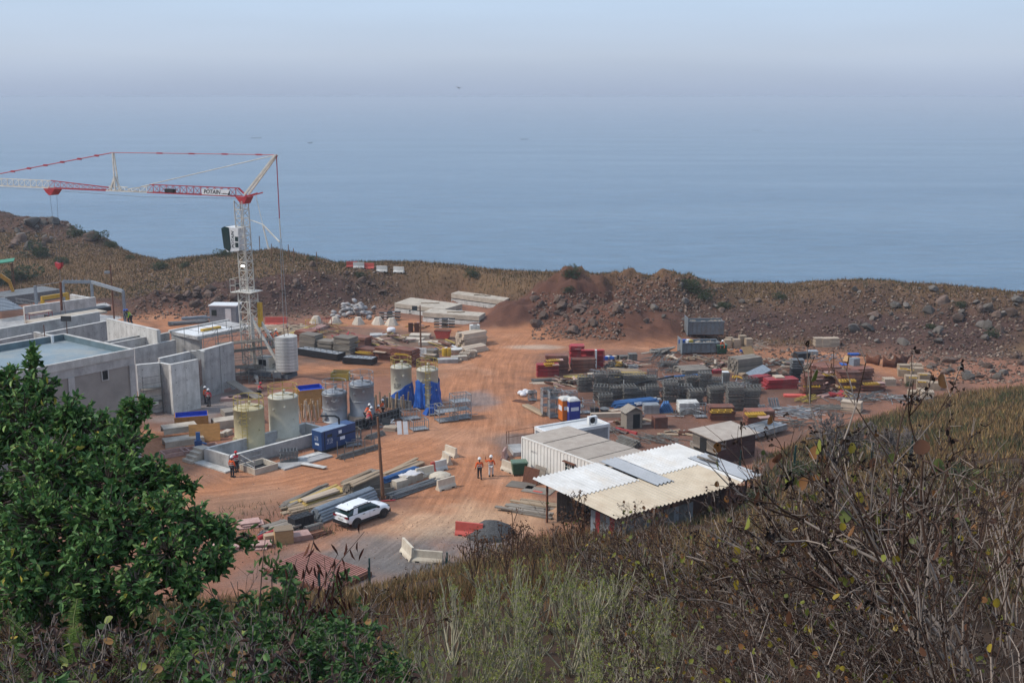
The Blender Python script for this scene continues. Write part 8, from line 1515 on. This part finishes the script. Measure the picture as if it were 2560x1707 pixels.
# --- leafless shrubs with seed clusters and a few yellow leaves
def dry_shrub(seed, leaf=.05, lean=(0, 0), n0=7):
    r_ = np.random.default_rng(seed); dirs = [(r_.normal(lean[0], .55), r_.normal(lean[1], .4), 1) for _ in range(n0)]
    S, T = grow((0, 0, 0), dirs, .95, .015, 4, .42, .64, .08, r_, .10, (1, 3)); A, B, ra, rb = seg_arrays(S); n = len(A); lv = np.array([s[4] for s in S]); rb = np.maximum(rb, .0022); ra = np.maximum(ra, .0026)
    bd = np.array([s[5] for s in S])[:, None]; col = np.where((bd < .38) | (lv[:, None] == 0) & (bd < .75), np.array([(.26, .21, .175)]), np.array([(.07, .042, .031)])) * (.6 + .8 * (bd * 7.3 % 1)); me = segs_mesh("branches", A, B, ra, rb, col, 4)
    tp = np.array([t[0] for t in T]); m_ = len(tp); k = r_.random(m_) < leaf; P = tp[k]; n = len(P); dn = np.stack([r_.normal(0, .5, n), r_.normal(0, .5, n), -np.ones(n)], -1)
    ml = leaves_mesh("withered_leaves", P, dn, r_.normal(size=(n, 3)), r_.uniform(.05, .095, n), r_.uniform(.045, .075, n), pick([(.34, .25, .03), (.19, .20, .035), (.22, .10, .035), (.13, .06, .035), (.10, .12, .03)], n, .25), .22, "round")
    k = r_.random(len(A)) < .09; C = B[k & (lv > 1)]; C = np.repeat(C, 4, 0); n = len(C); ms = leaves_mesh("seed_clusters", C + r_.normal(0, .012, (n, 3)), r_.normal(size=(n, 3)), r_.normal(size=(n, 3)), r_.uniform(.02, .045, n), r_.uniform(.016, .03, n), pick([(.028, .02, .018), (.05, .032, .025)], n, .3), .3, mat=M_DRY)
    return me, ml, ms, max(b[2] for b in B)
DS = [dry_shrub(400 + i, .08, (-.9 if i % 3 else .3, 0)) for i in range(6)]
DP = []
rr_ = random.Random(3)
for row, (Y, n, x0, x1) in enumerate(((7.2, 6, 1690, 2560), (8.5, 9, 1620, 2600), (10.5, 10, 1560, 2620), (13, 11, 1560, 2620), (16.5, 12, 1540, 2640), (21, 12, 1480, 2640), (27, 12, 1420, 2640))):
    for i in range(n):
        x = x0 + (x1 - x0) * (i + rr_.uniform(.1, .9)) / n; base = 1700 - 26 * min(Y, 16) + (16 - min(Y, 16)) * 8; yt = (1610, 1560, 1490, 1420, 1345, 1300, 1255)[row] - max(0, x - 1900) * (.06, .10, .16, .22, .26, .26, .22)[row] + rr_.uniform(-35, 45); DP.append((x, yt, Y))
DP += [(2120, 1130, 14), (2230, 1060, 12), (2330, 1010, 15), (2430, 960, 12.5), (2530, 900, 11), (2480, 1080, 9), (2560, 1180, 7.5), (2380, 1150, 9.5), (2050, 1240, 13)]
for i, (x, yt, Y) in enumerate(DP):
    me_, ml_, ms_, hm = DS[i % 6]; big = i >= len(DP) - 9
    lb = ("tall leafless shrub rising above the slope at right, " + ("leftmost against the yard tubes", "second, below the cream blocks", "third, with long bare rods", "fourth, near the boulder row", "tallest at the right edge", "thick one at the right edge", "nearest one in the right corner", "dense one left of the corner", "low one by the bare grey tree")[i - len(DP) + 9]) if big else "leafless brown shrub with black seed clusters in the thicket at lower right"
    o = thing("dry_shrub", lb, "shrub", (0, 0, 0), R.uniform(-.6, .6) + (math.pi if i % 3 == 0 else 0), None if big else "dry thicket shrubs at lower right"); fit(o, x, yt, Y, hm, 1.15 if not big else .9); obj("branches", me_, o); obj("withered_leaves", ml_, o); obj("seed_clusters", ms_, o)
# brown standing weeds in front of the shed and along the grass rim
def weed(seed):
    r_ = np.random.default_rng(seed); S, T = grow((0, 0, 0), [(r_.normal(0, .2), r_.normal(0, .2), 1) for _ in range(3)], .5, .012, 2, .3, .6, .08, r_, .4, (2, 3)); A, B, ra, rb = seg_arrays(S); me = segs_mesh("stalks", A, B, np.maximum(ra, .006), np.maximum(rb, .005), pick([(.13, .075, .05), (.09, .055, .04)], len(A), .3), 3)
    C = np.repeat(np.array([t[0] for t in T]), 7, 0); n = len(C); ms = leaves_mesh("dry_heads", C + r_.normal(0, .03, (n, 3)), r_.normal(size=(n, 3)), r_.normal(size=(n, 3)), r_.uniform(.02, .05, n), r_.uniform(.012, .022, n), pick([(.11, .055, .035), (.16, .09, .05), (.075, .042, .03)], n, .3), .3, mat=M_DRY); return me, ms, max(b[2] for b in B)
WD = [weed(500 + i) for i in range(4)]
WP = [(1230 + i * 22 + rr_.uniform(-15, 15), 1290 + 40 * abs(math.sin(i * 1.7)) + (12 if i < 6 else 0), rr_.uniform(38, 62)) for i in range(26)] + [(1270, 1190, 30), (1450, 1205, 28), (1185, 1260, 33), (1330, 1262, 36), (1850, 1215, 36), (1620, 1268, 34)]
for i, (x, yt, Y) in enumerate(WP):
    me_, ms_, hm = WD[i % 4]; o = thing("dry_weed", "brown dry weed with seed heads standing before the shed", "weed", (0, 0, 0), R.uniform(0, 6), "dry weeds before the shed"); fit(o, x, yt, Y, hm, 1.0); o.scale = [min(q, 2.2) for q in o.scale]; obj("stalks", me_, o); obj("dry_heads", ms_, o)
# bare grey tree in the grass at right, and a second one
def bare_tree(label, px, h, seed):
    r_ = np.random.default_rng(seed); S, T = grow((0, 0, .25), [(r_.normal(0, .5), r_.normal(0, .5), 1) for _ in range(6)], .34, .03, 5, .42, .74, .09, r_, .12, (2, 3)); A, B, ra, rb = seg_arrays(S); hm = max(b[2] for b in B); P, ok = hit_many([px]); p = P[0]
    o = thing("bare_tree", label, "tree", tuple(p - np.array([0, 0, .1]))); o.scale = (h / hm * 1.15, h / hm * 1.15, h / hm); obj("branches", segs_mesh("branches", A, B, np.maximum(ra * .9, .0075), np.maximum(rb * .9, .006), pick([(.20, .17, .155), (.14, .115, .105)], len(A), .25), 4), o); MB().tube((0, 0, -.1), (.01, 0, .28), .07, 8, .045).build("trunk", "timber_grey", o)
bare_tree("bare grey tree standing in the dry grass right of the fence posts", (2085, 1178), 4.6, 61); bare_tree("smaller bare shrub-tree right of the bare grey tree", (2230, 1165), 3.0, 64)
# --- the green tree at left
GT = [(20, 960, 60, 11.5), (100, 970, 55, 11.5), (78, 900, 24, 11.6), (80, 872, 12, 11.6), (60, 1060, 110, 11.2), (170, 1040, 70, 11.2), (230, 1095, 100, 11.2), (330, 1030, 48, 11.4), (368, 1005, 26, 11.4), (310, 1120, 85, 11), (120, 1180, 140, 10.6), (270, 1210, 120, 10.6), (370, 1190, 62, 10.8), (435, 1190, 40, 10.9), (475, 1203, 24, 10.9), (100, 1310, 140, 10), (270, 1310, 130, 10), (400, 1290, 95, 10.2), (490, 1310, 70, 10.3), (560, 1325, 46, 10.4), (610, 1338, 28, 10.4), (230, 1400, 110, 9.6), (420, 1385, 95, 9.8), (60, 1410, 110, 9.5), (60, 1485, 80, 9.2), (200, 1480, 85, 9.3), (340, 1465, 80, 9.4), (470, 1450, 60, 9.6), (540, 1400, 60, 10), (-60, 1100, 120, 11), (-60, 1280, 140, 10.3)]
base = at_depth(60, 1560, 12.0); base.z = tz(base.x, base.y) - .1
gt = thing("leafy_tree", "dense green broad-leaved tree in the left foreground", "tree", base)
r_ = np.random.default_rng(77); segA, segB, sr0, sr1 = [], [], [], []; LP, LD, LN = [], [], []
trunk_top = np.array([.1, -.2, 1.4])
for i in range(5): a, b = np.array([0, 0, 0.]) + (trunk_top) * i / 5, trunk_top * (i + 1) / 5; segA.append(a); segB.append(b); sr0.append(.13 - .012 * i); sr1.append(.118 - .012 * i)
for (x, y, rp, Yd) in GT:
    c = np.array(at_depth(x, y, Yd) - base); rad = rp * Yd / 2862 * .9
    mid = trunk_top * .4 + c * .6 + r_.normal(0, .12, 3)
    for a, b, q0, q1 in ((trunk_top, mid, .05, .032), (mid, c, .032, .016)): segA.append(a); segB.append(b); sr0.append(q0); sr1.append(q1)
    ncl = int(20 + 900 * rad * rad) if rp > 30 else 10
    v = nrm(r_.normal(size=(ncl, 3))); tips = c + v * rad * r_.uniform(.35, 1.0, (ncl, 1)) ** .6 * np.array([1, 1.25, 1])
    for tp in tips:
        st = c + (tp - c) * r_.uniform(.2, .5); segA.append(st); segB.append(tp); sr0.append(.008); sr1.append(.004); d0 = nrm(tp - c + np.array([0, 0, .15]))
        for k in range(r_.integers(6, 11)): dd = nrm(d0 * .55 + r_.normal(0, .7, 3)); LP.append(tp - d0 * r_.uniform(0, .13)); LD.append(dd); LN.append(r_.normal(0, .6, 3) + np.array([0, 0, 1.0]))
n = len(LP); obj("branches", segs_mesh("branches", segA, segB, sr0, sr1, pick([(.085, .065, .05), (.12, .095, .075)], len(segA), .2), 6), gt)
obj("crown", leaves_mesh("crown", LP, LD, LN, r_.uniform(.05, .10, n), r_.uniform(.026, .048, n), pick([(.08, .175, .05), (.05, .12, .038), (.12, .23, .065), (.20, .30, .085), (.40, .33, .05)], n, .3, [.34, .26, .25, .14, .01]), .22), gt)
# --- lower-left thicket
def leafy(seed, cols, L_, W_, shape, dirs_n=7, depth=3, per=4, wob=.1, p=None, bark=((.13, .10, .085), (.20, .17, .15)), r0=.013, spread=.42, L0=.55, fold=.2, leafp=1.0):
    r_ = np.random.default_rng(seed); S, T = grow((0, 0, 0), [(r_.normal(0, .5), r_.normal(0, .5), 1) for _ in range(dirs_n)], L0, r0, depth, spread, .68, wob, r_, .2, (2, 3)); A, B, ra, rb = seg_arrays(S); me = segs_mesh("stems", A, B, np.maximum(ra, .003), np.maximum(rb, .0025), pick(bark, len(A), .3), 4); P, Dr = [], []
    for t, d in T:
        if r_.random() > leafp: continue
        for k in range(per): P.append(t - d * r_.uniform(0, .12)); Dr.append(nrm(d * .3 + r_.normal(0, .7, 3) + np.array([0, 0, -.15])))
    n = len(P); ml = leaves_mesh("leaves", P, Dr, r_.normal(0, .7, (n, 3)) + np.array([0, 0, .8]), r_.uniform(.7, 1.2, n) * L_, r_.uniform(.8, 1.1, n) * W_, pick(cols, n, .25, p), fold, shape); return me, ml, max(b[2] for b in B)
RL = [leafy(600 + i, [(.13, .18, .045), (.19, .22, .05), (.38, .28, .045), (.26, .14, .05), (.08, .135, .036)], .07, .062, "round", 6, 3, 1, leafp=.5) for i in range(3)]
GL_ = [leafy(620 + i, [(.036, .09, .026), (.055, .125, .034), (.085, .155, .04)], .075, .04, "oval", 8, 3, 6) for i in range(3)]
DK = [leafy(640 + i, [(.045, .025, .022), (.07, .035, .028), (.10, .055, .035)], .06, .028, "oval", 8, 3, 5, leafp=.6) for i in range(2)]
def frond(seed):
    r_ = np.random.default_rng(seed); S, T = grow((0, 0, 0), [(r_.normal(0, .6), r_.normal(0, .6), 1) for _ in range(5)], .9, .010, 1, .4, .7, .12, r_, 0, (2, 3)); A, B, ra, rb = seg_arrays(S); P, Dr = [], []
    for a, b in zip(A, B):
        d = nrm(b - a); s = nrm(np.cross(d, [0, 0, 1.0]) + 1e-6)
        for k in range(16):
            for sg in (-1, 1): P.append(a + (b - a) * k / 16); Dr.append(s * sg + d * .5 + r_.normal(0, .08, 3))
    n = len(P); return segs_mesh("stems", A, B, np.maximum(ra * .6, .003), np.maximum(rb * .6, .002), pick([(.12, .14, .05)], len(A)), 4), leaves_mesh("leaflets", P, Dr, np.tile([0, 0, 1.0], (n, 1)), r_.uniform(.03, .06, n), np.full(n, .008), pick([(.10, .17, .03), (.14, .22, .04), (.07, .13, .028)], n, .2), .05), max(b[2] for b in B)
FD = [frond(660 + i) for i in range(2)]
LT = []
for row, (Y, n, x0, x1, yt) in enumerate(((9.5, 12, -40, 900, 1425), (8.0, 10, -60, 930, 1500), (6.8, 9, -60, 940, 1550), (5.8, 8, -40, 900, 1610))):
    for i in range(n): x = x0 + (x1 - x0) * (i + rr_.uniform(.15, .85)) / n; LT.append((x, yt + rr_.uniform(-25, 30) + max(0, x - 560) * .16, Y, (row + i) % 5))
KN = ["dry brown twiggy shrub", "shrub with large round yellowing leaves", "low shrub with glossy green leaves", "dark withered shrub", "leafless shrub of pale rods"]
cnt = {}
for x, yt, Y, k in LT:
    if x > 640 and k in (0, 3) and rr_.random() < .6: k = 2
    elif x < 560 and k == 2: k = rr_.choice((0, 1, 2, 2, 4))
    elif k in (3, 4) and rr_.random() < .5: k = rr_.choice((1, 2))
    if k == 0: parts = [("branches", DS[0][0]), ("withered_leaves", DS[0][1])]; hm = DS[0][3]
    elif k == 1: q = rr_.choice(RL); parts = [("stems", q[0]), ("leaves", q[1])]; hm = q[2]
    elif k == 2: q = rr_.choice(GL_); parts = [("stems", q[0]), ("leaves", q[1])]; hm = q[2]
    elif k == 3: q = rr_.choice(DK); parts = [("stems", q[0]), ("leaves", q[1])]; hm = q[2]
    else: q = DS[2]; parts = [("branches", q[0]), ("seed_clusters", q[2])]; hm = q[3]
    o = thing("thicket_shrub", KN[k] + " in the tangled thicket at lower left", "shrub", (0, 0, 0), rr_.uniform(0, 6), KN[k] + " of the lower-left thicket"); fit(o, x, yt, Y, hm, 1.1)
    for nm, dt in parts: obj(nm, dt, o)
for i, (x, yt, Y) in enumerate(((130, 1465, 7.5), (330, 1620, 7.0), (250, 1650, 6.5), (30, 1660, 6.5), (200, 1495, 7.6))): q = FD[i % 2]; o = thing("feathery_plant", "bright green feathery-leaved plant, " + ("at left below the green tree", "largest, at the bottom edge", "beside the largest one", "in the bottom-left corner", "above the round leaves at left")[i], "plant", (0, 0, 0), i); fit(o, x, yt, Y, q[2], 1.2); obj("stems", q[0], o); obj("leaflets", q[1], o)
for i, (x, yt, Y) in enumerate(((700, 1425, 9.5), (640, 1450, 8.5), (820, 1500, 11), (900, 1555, 9), (760, 1560, 8))): q = GL_[i % 3]; o = thing("green_shrub", "green leafy shrub right of the big tree, " + ("beside the reddish platform", "below the reddish platform", "left of the pale-stemmed shrubs", "bottom, next to the pale stems", "bottom, left of the pale stems")[i], "shrub", (0, 0, 0), i); fit(o, x, yt, Y, q[2], 1.2); obj("stems", q[0], o); obj("leaves", q[1], o)
# shrub with hanging brown pods, leaning over the road
pb = at_depth(640, 1560, 9.2); pb.z = tz(pb.x, pb.y); pod = thing("pod_shrub", "shrub with hanging brown seed pods leaning over the red road", "shrub", pb); r_ = np.random.default_rng(88); A, B, q0, q1 = [], [], [], []; PP, PD = [], []; GP, GD = [], []
for (x, y) in ((900, 1330), (850, 1380), (790, 1345), (820, 1420), (750, 1400), (700, 1370), (720, 1440), (860, 1450), (660, 1345)):
    e = np.array(at_depth(x, y, 9.2) - pb); s = np.array([r_.normal(0, .05), r_.normal(0, .05), 0]); p = s
    for k in range(5): t = s + (e - s) * (k + 1) / 5 + np.array([0, 0, .12 * math.sin(math.pi * (k + 1) / 5)]) + r_.normal(0, .02, 3); A.append(p); B.append(t); q0.append(.012 - .0018 * k); q1.append(.0105 - .0018 * k); p = t
    tgt = (PP, PD) if x > 730 else (GP, GD)
    for k in range(16 if x > 730 else 46): u = r_.uniform(.55, 1); tgt[0].append(s + (e - s) * u + r_.normal(0, .07, 3)); tgt[1].append([r_.normal(0, .35), r_.normal(0, .3), -1] if x > 730 else r_.normal(size=3))
obj("branches", segs_mesh("branches", A, B, q0, q1, pick([(.14, .10, .085)], len(A)), 5), pod); n = len(PP); obj("pods", leaves_mesh("pods", PP, PD, r_.normal(size=(n, 3)), r_.uniform(.09, .15, n), np.full(n, .022), pick([(.11, .045, .03), (.075, .03, .024)], n, .2), .3, mat=M_DRY), pod); n = len(GP); obj("leaves", leaves_mesh("leaves", GP, GD, r_.normal(size=(n, 3)), r_.uniform(.06, .1, n), np.full(n, .03), pick([(.05, .10, .028), (.075, .13, .035)], n, .2)), pod)
